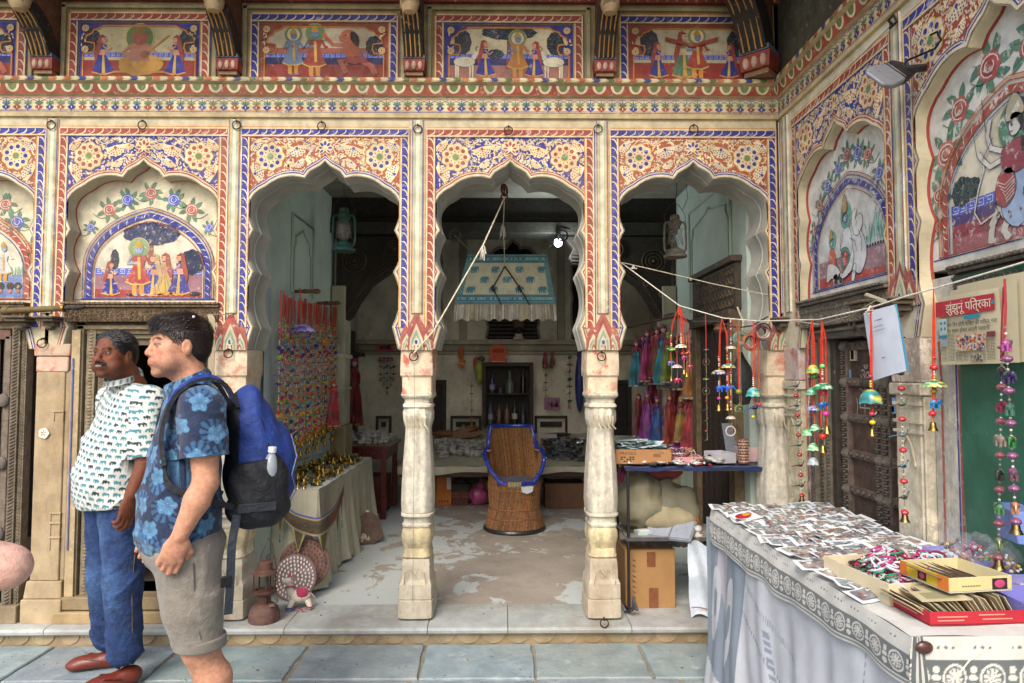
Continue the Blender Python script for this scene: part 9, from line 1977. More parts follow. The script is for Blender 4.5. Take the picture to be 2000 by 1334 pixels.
def headprims(S,O,Rm,fat=1,sc=1.0):
 W=lambda x,y,z:npv(O)+Rm@np.array([x,y,z])*sc
 def E(c,r,k=.012,op=1):S.ell(W(*c),[q*sc for q in r],k,Rm,op)
 def C_(a,b,ra,rb,k=.01,op=1):S.cap(W(*a),W(*b),ra*sc,rb*sc,k,op)
 E((-.012,0,.037),(.098,.075,.086));E((.028,0,-.018),(.060,.060*fat,.088),.02);E((.026,0,-.066),(.058,.058*fat,.046),.025);E((.070,0,-.098),(.022,.026,.019),.018)
 for s_ in(-1,1):
  E((.052,s_*.042,-.018),(.028,.024,.026),.018);E((.045,s_*.045*fat,-.06),(.03,.022*fat,.03),.02)
  E((.099,s_*.031,.004),(.014,.017,.009),.012,-1);E((.0755,s_*.031,.003),(.0145,.0150,.0125),.004)
  E((-.006,s_*.077,-.004),(.019,.009,.031),.006);E((.002,s_*.086,-.002),(.010,.006,.017),.004,-1);E((.092,s_*.0145,-.034),(.011,.0085,.0075),.005)
 C_((.083,-.032,.021),(.083,.032,.021),.0115,.0115,.012);C_((.084,0,.014),(.1015,0,-.022),.0085,.0115,.010);E((.1035,0,-.029),(.0125,.0135,.0115),.008)
 E((.080,0,-.058),(.020,.032,.024),.015);C_((.096,-.019,-.0555),(.096,.019,-.0555),.0052,.0052,.005);C_((.0945,-.016,-.0665),(.0945,.016,-.0665),.0062,.0062,.005)
 return W
def facecolor(V,O,Rm,skin,sc=1,stub=None,moustache=False,brow='#1a120e',smile=True,blush=None):
 L=((V-npv(O))@Rm)/sc;x,y,z=L[:,0],L[:,1],L[:,2];near=(np.abs(x)<.14)&(np.abs(y)<.11)&(np.abs(z)<.17)
 C_=np.tile(np.array(H(skin)),(len(V),1))
 def put(m,c,a=1):m=m&near;c=np.array(H(c));C_[m]=C_[m]*(1-a)+c*a
 def sput(f,c,a=1):f=np.clip(f,0,1)*near*a;C_[:]=C_*(1-f[:,None])+np.array(H(c))*f[:,None]
 if blush:sput(1-np.sqrt(((x-.085)/.05)**2+((np.abs(y)-.04)/.03)**2+((z+.025)/.03)**2),blush,.6);sput(1-np.sqrt(((x-.115)/.03)**2+(y/.02)**2+((z+.03)/.02)**2),blush,.7)
 if stub:sput(np.clip((-.035-z)/.03,0,1)*np.clip((x+.02)/.04,0,1)*np.clip((z+.13)/.02,0,1),stub[0],stub[1]);sput(np.clip(1-np.abs(z+.044)/.008,0,1)*(np.abs(y)<.03)*(x>.07),stub[0],stub[1])
 ay=np.abs(y)
 put((x>.072)&(ay>.012)&(ay<.053)&(np.abs(z-(.0215+.006*np.clip(1-np.abs(ay-.035)/.02,0,1)))<.0042),brow,.85)
 ex=(ay-.031)/.0135;ez=(z-.0030)/.0040
 put((x>.07)&(ex**2+ez**2<2.1),'#2a1a14',.6);put((x>.07)&(ex**2+ez**2<1),'#8f857c');put((x>.07)&((ay-.029)**2+(z-.003)**2<.0056**2),'#1a1210')
 lip=np.array(H(skin))*np.array([.86,.58,.56]);put((x>.08)&(ay<.024)&(z>-.0735)&(z<-.050),tuple(lip),.8)
 if smile:put((x>.083)&(ay<.0150)&(np.abs(z+.0605-.0035*(ay/.015)**2)<.0022),'#9a9286')
 else:put((x>.085)&(ay<.021)&(np.abs(z+.061)<.0015),'#4a1f1a')
 put((x>.1)&(np.abs(ay-.0085)<.004)&(np.abs(z+.0395)<.003),'#3a1a12',.7)
 if moustache:put((x>.078)&(ay<.036)&(z<-.0395-.25*ay*.5+.001)&(z>-.0515-.35*ay),'#0a0807',1)
 return C_
def hairmesh(name,O,Rm,parent,col,sc=1,style=0,seed=1):
 S=SDF(.0045);W=lambda x,y,z:npv(O)+Rm@np.array([x,y,z])*sc
 if style==0: # short sides, fringe brushed forward
  S.ell(W(-.014,0,.050),(.103*sc,.079*sc,.083*sc),.01,Rm);S.ell(W(-.052,0,.008),(.062*sc,.074*sc,.078*sc),.02,Rm);S.ell(W(.040,0,.088),(.060*sc,.062*sc,.036*sc),.02,Rm)
  S.ell(W(.100,0,-.028),(.085*sc,.12*sc,.096*sc),.006,Rm,-1);S.ell(W(.045,0,-.13),(.10*sc,.12*sc,.09*sc),.008,Rm,-1)
  for s_ in(-1,1):S.ell(W(.035,s_*.08,-.045),(.045*sc,.04*sc,.065*sc),.006,Rm,-1);S.ell(W(-.006,s_*.095,-.004),(.024*sc,.034*sc,.032*sc),.004,Rm,-1)
 else: # receding, combed back
  S.ell(W(-.014,0,.043),(.101*sc,.079*sc,.084*sc),.01,Rm);S.ell(W(-.055,0,.0),(.056*sc,.074*sc,.07*sc),.02,Rm)
  S.ell(W(.108,0,-.012),(.072*sc,.085*sc,.100*sc),.010,Rm,-1);S.ell(W(.045,0,-.13),(.10*sc,.12*sc,.09*sc),.008,Rm,-1)
  for s_ in(-1,1):S.ell(W(.030,s_*.085,-.055),(.05*sc,.04*sc,.06*sc),.006,Rm,-1);S.ell(W(-.006,s_*.095,-.004),(.024*sc,.034*sc,.032*sc),.004,Rm,-1)
 S.ell(W(0,0,-.15),(.2,.2,.085),.01,Rm,-1)
 V,Q=S.mesh();rng=np.random.default_rng(seed);L=((V-npv(O))@Rm)/sc
 st=np.sin(L[:,1]*900+np.sin(L[:,0]*80)*2)*.5+np.sin(L[:,1]*430+L[:,2]*120);C_=np.array(H(col))*(.75+.25*rng.random((len(V),1))+.22*st[:,None])
 o=npmesh(name,V,Q,np.clip(C_,0,1),M_hair,parent)
 mb=MB();random.seed(seed);sel=[i for i in range(0,len(V),2)if L[i,2]>-.06]
 Rv=Matrix([list(q)for q in Rm])
 for i in random.sample(sel,min(len(sel),5200)):
  p=Vector(V[i]);lx,ly,lz=L[i];d=(Rv@Vector((lx*.9+.02,ly*1.2,(lz-.03)))).normalized()
  top=lz>.06
  g=Rv@(Vector((1,ly*2+rnd(-.25,.25),-.15))if style==0 and top and lx>-.06 else Vector((-.35,rnd(-.2,.2),-1))if not top else Vector((-1,ly*3+rnd(-.2,.2),-.1)))
  t=(g-d*g.dot(d)).normalized();side_=d.cross(t)*.0013;l=rnd(.012,.024)*(1.5 if style==0 and top and lx>.0 else 1);a=p-d*.001;m=p+t*l*.55+d*rnd(.002,.0055);e=p+t*l+d*(rnd(0,.004)if not top else rnd(.001,.009))
  if style==0 and lx>.055 and lz>.05:e=e+Vector((0,0,-.010))
  mb.add([a-side_,a+side_,m+side_,m-side_,e],[(0,1,2,3),(3,2,4)],jit(mul(col,rnd(.5,1.5)),.2))
 mb.build('hair_tufts',M_hair,o,kind='stuff');return o
def motif_floral(U,Vv,seed,lo_,hi_,base,cols):
 rng=np.random.default_rng(seed);C_=np.tile(np.array(H(base)),(len(U),1));C_*=(1+.1*rng.standard_normal((len(U),1)))
 st=.098;gi=np.arange(lo_[0],hi_[0],st);gj=np.arange(lo_[1],hi_[1],st*.9)
 for a,gx in enumerate(gi):
  for b,gz in enumerate(gj):
   cx_=gx+rng.uniform(-.02,.02)+(st/2 if b%2 else 0);cz_=gz+rng.uniform(-.018,.018);dx,dz=U-cx_,Vv-cz_;r=np.hypot(dx,dz);m=r<.07
   if not m.any():continue
   th=np.arctan2(dz,dx)+rng.uniform(0,6.28);rr=r[m];t=th[m]
   # leaf fan on one side, flower in the middle
   sd=rng.uniform(0,6.28);dl=(t-sd+3*np.pi)%(2*np.pi)-np.pi;leaf=(np.abs(dl)<1.5)&(rr<.066*(1-.35*np.abs(dl)/1.5))&((np.cos(dl*13)>-.35)|(rr<.03))
   fl=rr<.034*(.66+.34*np.abs(np.cos(t*2.5)));ve=fl&(np.abs(np.sin(t*2.5))<.13)&(rr<.03)&(rr>.008)
   c=C_[m];c[leaf]=np.array(H(cols[0]))*(.85+.3*(rr[leaf,None]/.08));c[fl]=np.array(H(cols[1]))*(.75+.6*(rr[fl,None]/.04));c[ve]=np.array(H(cols[2]));C_[m]=c
 return C_
def motif_eleph(U,Vv,base,cols):
 C_=np.tile(np.array(H(base)),(len(U),1));px_,pz_=.040,.029;row=np.floor(Vv/pz_);u=U+np.where(row%2==0,px_/2,0);ci=np.floor(u/px_);a=(u/px_-ci-.5)*px_;b=(Vv/pz_-row-.5)*pz_
 body=((a/.0105)**2+((b-.001)/.0085)**2<1)&(b>-.003);head=(((a-.011)/.006)**2+((b-.002)/.006)**2<1);legs=(b<.0)&(b>-.0095)&((np.abs(a+.0085)<.003)|(np.abs(a-.0015)<.0028)|(np.abs(a-.0125)<.0022));m=body|head|legs
 k=((row+ci)%3==0);C_[m&k]=np.array(H(cols[0]));C_[m&~k]=np.array(H(cols[1]));return C_
def px2(p):
 q=_M.transposed()@(Vector(p)-CAM);return(1000+q.x/-q.z*FPX,667-q.y/-q.z*FPX)
def rdg(p):return(1-np.abs(np.sin(p)))**3
# ---- man in the blue flowered shirt ----
def man_blue():
 O=Vector((-1.225,-1.2,0));ang=R(209);F_=Vector((math.cos(ang),math.sin(ang),0));Lf=Vector((-F_.y,F_.x,0));Rt=rotz(ang)
 W=lambda f,l,z:O+F_*f+Lf*l+Vector((0,0,z))
 t=thing('person','dark-haired man in a navy flowered shirt and grey shorts, standing in profile with a backpack','person',tuple(O))
 HA=R(221);HO=W(.050,0,1.590);HR=rotm((math.cos(HA),math.sin(HA),.02));hs=1.04
 B=SDF(.0042);headprims(B,HO,HR,1.06,hs)
 B.chain([W(.03,0,1.53),W(-.01,0,1.42)],[.060,.068],.03);B.ell(W(.0,0,1.34),(.10,.17,.09),.05,Rt);B.ell(W(.02,0,1.1),(.12,.14,.22),.05,Rt)
 sh,el,wr=W(-.02,.205,1.36),at(402,942,-1.395),at(352,1045,-1.43)
 B.chain([sh,sh.lerp(el,.5),el],[.055,.053,.043],.02);B.chain([el,el.lerp(wr,.35),wr],[.044,.045,.029],.015)
 d=(at(333,1095,-1.44)-wr).normalized();hand(B,wr+d*.0,d,Vector((-.2,.9,.1))+F_*.3,1.25,1,1.06)
 sh2,el2_,wr2=W(-.02,-.205,1.36),W(-.03,-.27,1.07),W(.10,-.25,.87)
 B.chain([sh2,el2_],[.055,.043],.02);B.chain([el2_,wr2],[.044,.03],.015);hand(B,wr2,Vector((0,0,-1))+F_*.4,Lf*1.0,.9,-1,1.03)
 ft=[]
 for s_,kx,ax in((1,-.01,-.09),(-1,.0,-.07)):
  hip,kn,ak=W(.0,s_*.10,.80),W(kx-.03,s_*.105,.455),W(ax-.04,s_*.11,.09)
  B.chain([hip,kn],[.09,.062],.03);B.ell(kn+F_*.012+Vector((0,0,-.005)),(.05,.052,.06),.02,Rt);B.chain([kn,kn.lerp(ak,.32)-F_*.02,ak],[.055,.062,.036],.02);ft.append((ak,s_))
  B.ell(W(ax+.03,s_*.11,.04),(.12,.045,.035),.03,Rt)
 V,Q=B.mesh();C_=facecolor(V,HO,HR,'#c68f72',hs,('#8a6452',.55),False,'#2a1c14',True,'#c0695a')
 hx=np.clip((.98-V[:,2])/.25,0,1)*(V[:,2]>.6);C_=C_*(1-.25*hx[:,None])+np.array(H('#c07a68'))*.25*hx[:,None]
 npmesh('body',V,Q,C_,M_skin,t)
 hairmesh('hair',HO,HR,t,'#241913',hs,0,4)
 # shirt
 S=SDF(.0042)
 for f,z,hf,hl,hz in((-.015,1.385,.085,.17,.065),(.0,1.30,.112,.20,.12),(.02,1.15,.128,.195,.15),(.035,1.0,.145,.195,.16),(.035,.88,.148,.195,.14)):S.ell(W(f,0,z),(hf,hl,hz),.06,Rt)
 S.cap(W(.0,-.17,1.375),W(.0,.17,1.375),.055,.055,.04);S.cap(W(.02,0,1.42),W(.0,0,1.46),.078,.070,.02)
 e1=sh.lerp(el,.66);S.chain([sh+Vector((0,0,.0)),e1],[.078,.082],.03);e2=sh2.lerp(el2_,.66);S.chain([sh2,e2],[.078,.080],.03)
 def disp(X,Y,Z):
  w_=np.clip((1.25-Z)/.25,.2,1);return(-.0075*rdg(Z*17+X*14+1.6*np.sin(Y*9)+.8*np.sin(Z*7))-.006*rdg(X*20-Z*13+1.2*np.sin(Z*9+Y*5)))*w_-.0035*rdg(Z*36+X*12+2*np.sin(Y*12))*(Z>1.15)+.0015*np.sin(X*60-Z*38)
 dn=(e1-sh).normalized();V,Q=S.mesh(disp,[((0,0,.815),(0,0,-1)),((HO.x,HO.y,1.462),tuple((Vector((0,0,1))*.9+F_*.42)))])
 # trim the sleeves where they end
 def trim(V,Q,c,n_,rad):
  rel=V-npv(c);d_=rel@npv(n_);m=(d_>0)&(np.linalg.norm(rel,axis=1)<rad);V[m]-=np.outer(d_[m],npv(n_));return V
 V=trim(V,Q,e1,dn,.16);V=trim(V,Q,e2,(e2-sh2).normalized(),.14)
 rel=V-npv(O);fx=rel@npv(F_);ly=rel@npv(Lf);th=np.arctan2(ly,fx-.02);U=th*.17
 arm=np.linalg.norm(np.cross(V-npv(sh),npv(dn)),axis=1)<.098;arm&=(V[:,2]<1.45)&(ly>.135);U=np.where(arm,fx*1.0+.5,U)
 C_=motif_floral(U,V[:,2],9,(-.62,.75),(.75,1.5),'#182745',('#30587e','#487496','#7094ac'))
 hem=(V[:,2]<.832);C_[hem]*=.75;slv=arm&(((V-npv(e1))@npv(dn))>-.022)&(((V-npv(e1))@npv(dn))<-.019);C_[slv]*=.6
 npmesh('shirt',V,Q,C_,M_shirt,t)
 # collar
 mb=MB()
 for s_ in(-1,1):mb.grid(lambda u,v:tuple(W(.075-.12*u-.01*v,s_*(.015+.062*math.sin(min(1,u*1.3)*1.57)+.022*v),1.405+.075*u**.7-.045*v+.02*u*v)),14,5,lambda u,v:jit('#3f6a98' if noise.noise(Vector((u*5,v*4,s_)))>-.05 else '#1f3460',.15))
 mb.build('collar',M_cloth,t)
 # shorts
 S=SDF(.006);S.ell(W(.02,0,.83),(.145,.185,.10),.04,Rt)
 for s_ in(1,-1):S.chain([W(.01,s_*.095,.80),W(-.01,s_*.105,.62),W(-.045,s_*.11,.40)],[.115,.098,.084],.04)
 def dsp(X,Y,Z):return-.007*rdg(Z*15+X*17+1.5*np.sin(Y*11))*np.clip((Z-.5)/.15,.25,1)-.005*rdg(X*26+Z*9+np.sin(Z*13))+.0015*np.sin(X*55+Z*18)
 V,Q=S.mesh(dsp,[((0,0,.475),(0,0,-1)),((0,0,.93),(0,0,1))])
 Cc=np.tile(np.array(H('#857d72')),(len(V),1));npmesh('shorts',V,Q,Cc,M_shirt,t)
 S=SDF(.006)
 for s_ in(1,-1):S.cap(W(-.036,s_*.11,.49),W(-.039,s_*.11,.47),.094,.093,.01)
 V,Q=S.mesh(None,[((0,0,.463),(0,0,-1)),((0,0,.507),(0,0,1))]);npmesh('shorts_cuff',V,Q,np.tile(np.array(H('#80786d')),(len(V),1)),M_cloth,t)
 mb=MB();mb.tube([W(.0,.212,.8),W(-.01,.206,.62),W(-.032,.20,.52)],.0022,'#5f584e',4);mb.build('side_seam',M_cloth,t)
 for ak,s_ in ft:
  S=SDF(.006);c=W(.0,s_*.11,0);
  S.ell(W(-.03,s_*.11,.05),(.07,.045,.05),.03,Rt);S.ell(W(.07,s_*.11,.04),(.12,.05,.042),.03,Rt);V,Q=S.mesh(None,[((0,0,.005),(0,0,-1))]);npmesh('shoe',V,Q,np.tile(np.array(H('#3a3c40')),(len(V),1)),M_leather,t)
 mb=MB();p=HO+Vector(HR@np.array([-.03,.062,.115]));mb.ell(tuple(p),.006,'#d8dcdc',6,5);mb.build('white_speck',M_paper,t)
 return O,F_,Lf,W,Rt
O2_,F2_,L2_,W2,R2=man_blue()
# backpack on his back (a thing of its own), water bottle in its side pocket
t=thing('backpack','bright blue backpack with black mesh side pocket worn by the man in the flowered shirt','backpack',tuple(W2(-.3,0,.9)))
S=SDF(.005);S.ell(W2(-.20,0,1.31),(.075,.135,.12),.04,R2);S.ell(W2(-.235,0,1.17),(.11,.155,.20),.05,R2);S.ell(W2(-.25,0,1.05),(.125,.155,.15),.05,R2);S.ell(W2(-.32,0,1.10),(.075,.12,.19),.03,R2);S.ell(W2(-.21,0,1.40),(.04,.09,.03),.03,R2)
V,Q=S.mesh(lambda X,Y,Z:.003*np.sin(Z*42+X*30)+.002*np.sin(X*70+Y*50));rel=V-npv(O2_);f_=rel@npv(F2_);C_=np.tile(np.array(H('#1b387f')),(len(V),1));bl=(f_>-.160)|((V[:,2]<.96)&(f_>-.34));C_[bl]=np.array(H('#14161c'))
npmesh('pack_body',V,Q,C_,M_nylon,t)
S=SDF(.005);S.ell(W2(-.235,.13,1.05),(.115,.060,.14),.02,R2);S.ell(W2(-.235,.12,.96),(.12,.065,.08),.03,R2);V,Q=S.mesh(lambda X,Y,Z:.003*np.sin(X*60+Z*45),[(tuple(W2(-.2,0,1.145)),tuple(Vector((0,0,1))+F2_*.15))]);npmesh('side_pocket',V,Q,np.tile(np.array(H('#101218')),(len(V),1)),M_nylon,t)
def flatstrap(pts,w_,col,name,mt=M_nylon,th=.004,wd=None):
 pts=[Vector(p)for p in pts];out=[]
 n=len(pts)-1
 fine=[cat(pts,i/24)for i in range(25)];rings=[]
 for i,p in enumerate(fine):
  tg=(fine[min(i+1,24)]-fine[max(i-1,0)]).normalized();wv=(wd or L2_);wv=(wv-tg*wv.dot(tg)).normalized();nn=tg.cross(wv)
  rings.append([p+wv*w_/2+nn*th,p-wv*w_/2+nn*th,p-wv*w_/2-nn*th,p+wv*w_/2-nn*th])
 mb=MB();mb.loft(rings,col);return mb.build(name,mt,t)
for s_ in(1,-1):
 l=s_*.115
 flatstrap([W2(-.15,l,1.36),W2(-.10,l+s_*.01,1.445),W2(-.02,l+s_*.025,1.463),W2(.060,l+s_*.035,1.415),W2(.100,l+s_*.04,1.33),W2(.112,l+s_*.05,1.24),W2(.10,l+s_*.07,1.15)],.058,'#15171d','shoulder_strap',th=.007)
 flatstrap([W2(-.14,l,1.375),W2(-.09,l+s_*.01,1.456),W2(-.02,l+s_*.025,1.476),W2(.055,l+s_*.035,1.430),W2(.092,l+s_*.04,1.37)],.042,'#1d3f98','strap_padding',th=.006)
 flatstrap([W2(.10,l+s_*.07,1.15),W2(.08,s_*.20,1.08),W2(-.02,s_*.215,1.03),W2(-.14,s_*.17,.98)],.022,'#15171d','lower_strap',th=.002,wd=Vector((0,0,1)))
flatstrap([W2(-.15,.17,.95),W2(-.13,.205,.85),W2(-.125,.215,.72),W2(-.12,.215,.60)],.030,'#1a2530','dangling_strap',th=.002,wd=F2_)
mb=MB();Mq=Matrix.Translation(W2(-.11,.215,.72))@Matrix.Rotation(R(209),4,'Z');mb.cbox((0,0,0),(.035,.012,.04),'#0d0d10',None,Mq);mb.build('buckle',M_plastic,t,bevel=.002)
mb=MB();mb.tube([W2(-.20,.10,1.375),W2(-.24,.13,1.30),W2(-.27,.15,1.18),W2(-.30,.135,1.06)],.004,'#0d0f14',5);mb.build('zip',M_nylon,t)
mb=MB();mb.tube([W2(-.36,.10,1.24),W2(-.385,.09,1.15),W2(-.36,.12,1.08),W2(-.385,.09,1.01),W2(-.35,.11,.96),W2(-.32,.13,.91)],.0025,'#6a7fb5',5);mb.tube([W2(-.28,.15,1.10),W2(-.285,.16,1.03),W2(-.28,.165,.98)],.008,'#8a8a8c',6);mb.build('elastic_cord',M_rope,t)
mb=MB();mb.tube([W2(-.16,.03,1.39),W2(-.18,.02,1.425),W2(-.21,-.01,1.43),W2(-.225,-.02,1.40)],.008,'#3f5a84',6,flat=.4);mb.build('haul_loop',M_nylon,t);mb=MB();mb.tube([W2(-.33,.06,1.20),W2(-.38,.05,1.225),W2(-.405,.045,1.26),W2(-.36,.06,1.22)],.009,'#1a1d24',6,flat=.4);mb.build('side_loop',M_nylon,t)
mb=MB();mb.cbox((0,0,0),(.14,.008,.035),'#20242c',None,Matrix.Translation(W2(-.22,.19,.975))@Matrix.Rotation(R(209),4,'Z'));mb.build('hip_webbing',M_nylon,t,bevel=.003)
q=W2(-.262,.145,1.02);t=thing('water_bottle','clear plastic water bottle with a white cap in the backpack side pocket','bottle',tuple(q));Mq=Matrix.Translation(q)@Matrix.Rotation(R(6),4,'Y')
mb=MB();mb.lathe([(0,0),(.032,0),(.033,.06),(.034,.09),(.032,.105),(.026,.125),(.016,.148),(.0125,.152),(.0125,.165)],'#c9d4dc',(0,0,0),20,Mq);mb.build('bottle_body',M_water,t);mb=MB();mb.lathe([(.0155,.158),(.016,.16),(.016,.178),(.014,.18),(0,.18)],'#d8dadb',(0,0,0),18,Mq);mb.build('cap',M_plastic,t)
# ---- man in the white printed shirt ----
def man_white():
 O=Vector((-1.895,-.45,0));ang=R(234);F_=Vector((math.cos(ang),math.sin(ang),0));Lf=Vector((-F_.y,F_.x,0));Rt=rotz(ang);W=lambda f,l,z:O+F_*f+Lf*l+Vector((0,0,z))
 t=thing('person','smiling man with a moustache in a white elephant-print shirt and blue jeans','person',tuple(O))
 HA=R(258);hc=at(224,694,-.52);HO=Vector((hc.x,hc.y,hc.z));HR=rotm((math.cos(HA),math.sin(HA),.06));hs=1.0
 B=SDF(.0044);headprims(B,HO,HR,1.1,hs);nb=W(-.03,0,1.42)
 B.chain([HO+Vector((0,0,-.05))-F_*.03,nb],[.060,.068],.03);B.ell(W(0,0,1.3),(.09,.16,.12),.05,Rt);B.ell(W(.02,0,1.1),(.11,.13,.2),.05,Rt)
 sh,el,wr=W(-.02,.20,1.355),at(286,898,-.62),at(255,968,-.68)
 B.chain([sh,el],[.05,.040],.02);B.chain([el,wr],[.041,.028],.015);d=(at(246,1010,-.70)-wr).normalized();hand(B,wr,d,-Lf*1.0+F_*.2,.75,1,1.05)
 sh2,el2_,wr2=W(-.02,-.20,1.355),W(-.06,-.26,1.08),W(.0,-.22,.9);B.chain([sh2,el2_],[.05,.04],.02);B.chain([el2_,wr2],[.041,.028],.015);hand(B,wr2,Vector((0,0,-1))+F_*.2,Lf,.8,-1,1.0)
 V,Q=B.mesh();C_=facecolor(V,HO,HR,'#6e3d27',hs,('#3a2018',.35),True,'#120c0a',True,'#8a4a34');npmesh('body',V,Q,C_,M_skin,t)
 hairmesh('hair',HO,HR,t,'#120e0c',hs,1,8)
 S=SDF(.0044)
 for f,z,hf,hl,hz in((-.02,1.375,.075,.165,.06),(.0,1.28,.11,.195,.12),(.04,1.12,.140,.195,.15),(.065,.98,.150,.205,.15),(.05,.88,.145,.21,.13)):S.ell(W(f,0,z),(hf,hl,hz),.06,Rt)
 S.cap(W(-.01,-.16,1.37),W(-.01,.16,1.37),.052,.052,.04);S.cap(W(-.0,0,1.42),W(-.015,0,1.47),.072,.063,.02)
 e1=sh.lerp(el,.98);S.chain([sh,sh.lerp(el,.5),e1],[.072,.068,.060],.03);S.chain([sh2,sh2.lerp(el2_,.8)],[.07,.062],.03)
 def disp(X,Y,Z):return(-.0085*rdg(Z*13+X*16+1.7*np.sin(Y*9)+.7*np.sin(Z*6))-.007*rdg(X*19-Z*11+1.2*np.sin(Z*8+Y*6)))*np.clip((1.42-Z)/.3,.2,1)-.004*rdg(Z*40+X*12+2*np.sin(Y*14))*(Z>1.1)*(X>O.x+.12)+.0015*np.sin(Y*80+Z*45)
 hemn=Vector((0,0,-1));V,Q=S.mesh(disp,[((O.x,O.y,.845),(.10,0,-1)),((HO.x,HO.y,1.475),(F_.x*.35,F_.y*.35,.95))])
 dn=(e1-sh).normalized();rel=V-npv(e1);dd=rel@npv(dn);m=(dd>0)&(np.linalg.norm(rel,axis=1)<.11);V[m]-=np.outer(dd[m],npv(dn))
 rel=V-npv(O);fx=rel@npv(F_);ly=rel@npv(Lf);U=np.arctan2(ly,fx-.02)*.185;arm=(np.linalg.norm(np.cross(V-npv(sh),npv(dn)),axis=1)<.088)&(V[:,2]<1.33)&(ly>.13);U=np.where(arm,fx+.31,U)
 C_=motif_eleph(U+1,V[:,2]+U*.12,'#cfd0c8',('#20343c','#3d7f88'));npmesh('shirt',V,Q,C_,M_shirt,t)
 mb=MB();mb.grid(lambda u,v:tuple(HO+Vector((0,0,-.138))-F_*.028+Vector(Rt@np.array([.069*math.cos((u-.5)*6.0)*(1-.03*v),.067*math.sin((u-.5)*6.0)*(1-.03*v),.0]))+Vector((0,0,.028*v-.02*math.cos((u-.5)*6)))),40,4,lambda u,v:'#cfd0c8' if(u*26)%1>.45 or abs(v-.5)>.3 else '#2d5f68');mb.tube([W(.145,.01,1.30),W(.118,.008,1.38),W(.075,.005,1.44)],.003,'#a8aaa4',4);mb.build('collar',M_cloth,t)
 for k in range(3):mb=MB();mb.ell(tuple(W(.152-.02*k,.006,1.28+.05*k)),(.005,.005,.005),'#8a8a88',7,5);mb.build('button',M_plastic,t)
 # jeans
 a1,a2=at(243,1288,-.55),at(212,1262,-.34);k1,k2=at(240,1140,-.58),at(206,1130,-.42)
 S=SDF(.006);S.ell(W(.03,0,.90),(.135,.18,.11),.04,Rt);S.chain([W(.03,.09,.86),k1,a1+Vector((0,0,.05))],[.120,.082,.078],.03);S.chain([W(.02,-.09,.86),k2,a2+Vector((0,0,.05))],[.115,.08,.075],.03)
 def dsp(X,Y,Z):return-.012*rdg(Z*30+X*16+2*np.sin(Y*12)+1.2*np.sin(X*21))*np.clip((.36-Z)/.2,.0,1)-.009*rdg(Z*24-X*15+1.5*np.sin(Y*14))*np.clip(1-np.abs(Z-.52)/.14,0,1)-.006*rdg(X*22+Z*10+np.sin(Y*10))*np.clip(1-np.abs(Z-.78)/.12,0,1)+.002*np.sin(Z*44+Y*40)
 V,Q=S.mesh(dsp,[((0,0,.05),(0,0,-1))]);rng=np.random.default_rng(3);base=np.array(H('#1e3763'));C_=np.tile(base,(len(V),1))
 for kk in(k1,k2,W(.09,.07,.72)):f=np.clip(1-np.linalg.norm((V-npv(kk)-npv(F_*.06))/np.array([.1,.1,.17]),axis=1),0,1);C_=C_*(1-.75*f[:,None])+np.array(H('#4d71a0'))*.75*f[:,None]
 C_*=(.9+.2*rng.random((len(V),1)));npmesh('jeans',V,Q,C_,M_denim,t)
 mb=MB();mb.tube([W(.02,.205,.84),k1+Lf*.085,a1+Lf*.075+Vector((0,0,.05))],.0018,'#8a6a3c',4);mb.build('seam',M_denim,t)
 for(ak,fa)in((a1,222),(a2,196)):
  Rs=rotz(R(fa));f=Vector((math.cos(R(fa)),math.sin(R(fa)),0));c=Vector((ak.x,ak.y,0));S=SDF(.005)
  S.ell(c+Vector((0,0,.045))-f*.02,(.06,.042,.045),.03,Rs);S.ell(c+f*.08+Vector((0,0,.038)),(.09,.046,.036),.03,Rs);S.ell(c+f*.14+Vector((0,0,.028)),(.05,.043,.026),.02,Rs);V,Q=S.mesh(None,[((0,0,.008),(0,0,-1))]);Cc=np.tile(np.array(H('#6a2a1c')),(len(V),1));Cc[V[:,2]<.014]=np.array(H('#2a1a14'));sh_=npmesh('loafer',V,Q,Cc,M_leather,t)
  mb=MB();s_=Vector((-f.y,f.x,0));mb.tube([c+f*.02+s_*.045+Vector((0,0,.05)),c+f*.09+s_*.038+Vector((0,0,.066)),c+f*.13+Vector((0,0,.056)),c+f*.09-s_*.038+Vector((0,0,.066)),c+f*.02-s_*.045+Vector((0,0,.05))],.003,'#4a1c12',5);mb.build('stitching',M_leather,sh_)
man_white()
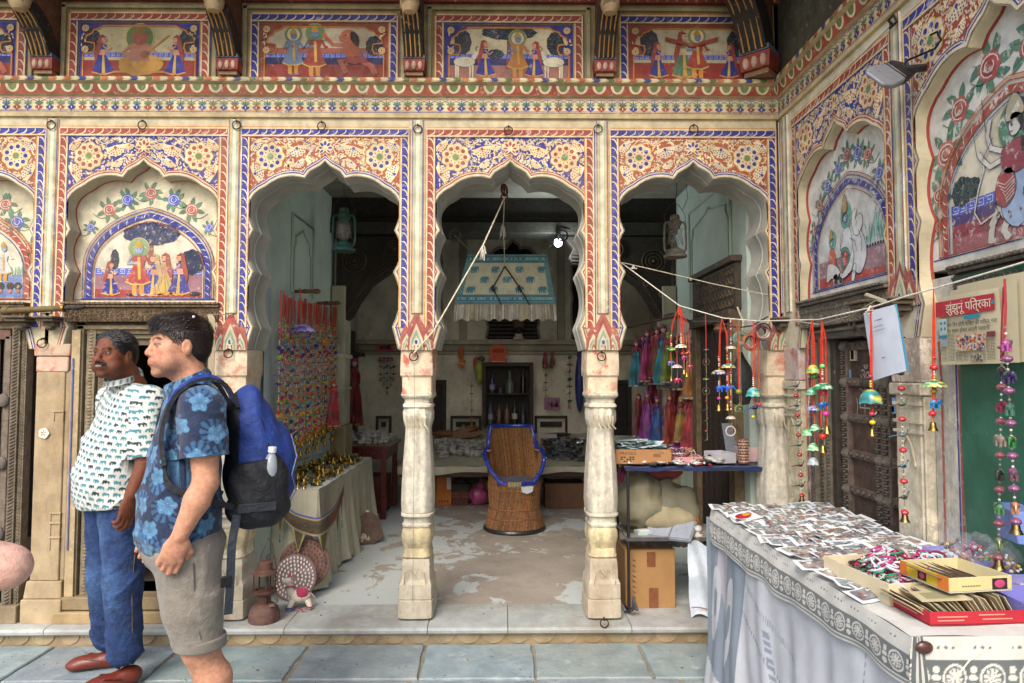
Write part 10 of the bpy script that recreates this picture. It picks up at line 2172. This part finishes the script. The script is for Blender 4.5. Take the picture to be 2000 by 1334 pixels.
# ---- third person: only a bare elbow reaches into the frame at the left ----
def bystander():
 O=Vector((-1.22,-2.92,0));ang=R(75);F_=Vector((math.cos(ang),math.sin(ang),0));Lf=Vector((-F_.y,F_.x,0));Rt=rotz(ang);W=lambda f,l,z:O+F_*f+Lf*l+Vector((0,0,z))
 t=thing('person','bare elbow of someone standing just outside the left edge of the photo','person',tuple(O))
 B=SDF(.006);HO=W(.03,0,1.52);HR=rotm(tuple(F_));headprims(B,HO,HR,1,.95);B.chain([W(.0,0,1.46),W(-.01,0,1.37)],[.052,.056],.03);B.ell(W(0,0,1.2),(.09,.15,.2),.05,Rt)
 el=Vector((-.782,-2.80,1.178));sh=W(-.01,-.18,1.33);wr=Vector((-1.02,-2.66,1.10));B.chain([sh,sh.lerp(el,.45),el],[.05,.050,.030],.02);B.chain([el,el.lerp(wr,.45),wr],[.030,.042,.028],.02);hand(B,wr,Vector((-.8,.3,-.2)),Vector((-.1,-.9,0)),.6,-1)
 B.chain([W(-.01,.18,1.33),W(-.05,.28,1.08)],[.05,.042],.02);B.chain([W(-.05,.28,1.08),W(.12,.16,1.0)],[.043,.03],.018);hand(B,W(.12,.16,1.0),-Lf+F_*.2,-F_,.6,1)
 for s_ in(-1,1):B.chain([W(0,s_*.09,.8),W(.02,s_*.1,.45),W(-.02,s_*.1,.09)],[.08,.055,.038],.03);B.ell(W(.05,s_*.1,.04),(.11,.045,.035),.03,Rt)
 V,Q=B.mesh();npmesh('body',V,Q,facecolor(V,HO,HR,'#d6a896',.95,None,False,'#4a3424',False,'#c98070'),M_skin,t);hairmesh('hair',HO,HR,t,'#4a3222',.97,0,12)
 S=SDF(.008)
 for f,z,hf,hl,hz in((-.01,1.30,.08,.15,.08),(.0,1.18,.105,.165,.13),(.0,1.0,.11,.16,.16),(0,.88,.12,.17,.1)):S.ell(W(f,0,z),(hf,hl,hz),.05,Rt)
 for s_ in(-1,1):S.cap(W(-.01,s_*.15,1.33),W(-.02,s_*.21,1.25),.062,.060,.03)
 V,Q=S.mesh();npmesh('shirt',V,Q,np.tile(np.array(H('#8a8f9a')),(len(V),1)),M_cloth,t)
 S=SDF(.009);S.ell(W(0,0,.85),(.12,.165,.1),.04,Rt);[S.chain([W(0,s_*.085,.8),W(.02,s_*.1,.45),W(-.02,s_*.1,.12)],[.1,.075,.06],.03)for s_ in(-1,1)];V,Q=S.mesh();npmesh('trousers',V,Q,np.tile(np.array(H('#3a3f4a')),(len(V),1)),M_cloth,t)
bystander()
# ---- grit, chips and crumbs trodden over the paving and the platform ----
random.seed(91);mb=MB()
for k in range(420):
 if k<300:x,y,z=rnd(-2.6,1.0),-rnd(.06,1.4)**1.0,.003
 else:x,y,z=rnd(-1.1,1.2),rnd(-.04,2.6),.104
 r_=rnd(.0015,.0055)*(1.5 if random.random()<.06 else 1);mb.ell((x,y,z),(r_*rnd(.8,1.8),r_,r_*.5),jit(random.choice(['#6a6254','#8f8672','#4f4a42','#b0a890','#7a5a44']),.2),5,3,rot=(0,0,rnd(0,6)))
mb.build('scattered_grit',M_joint,None,kind='stuff')
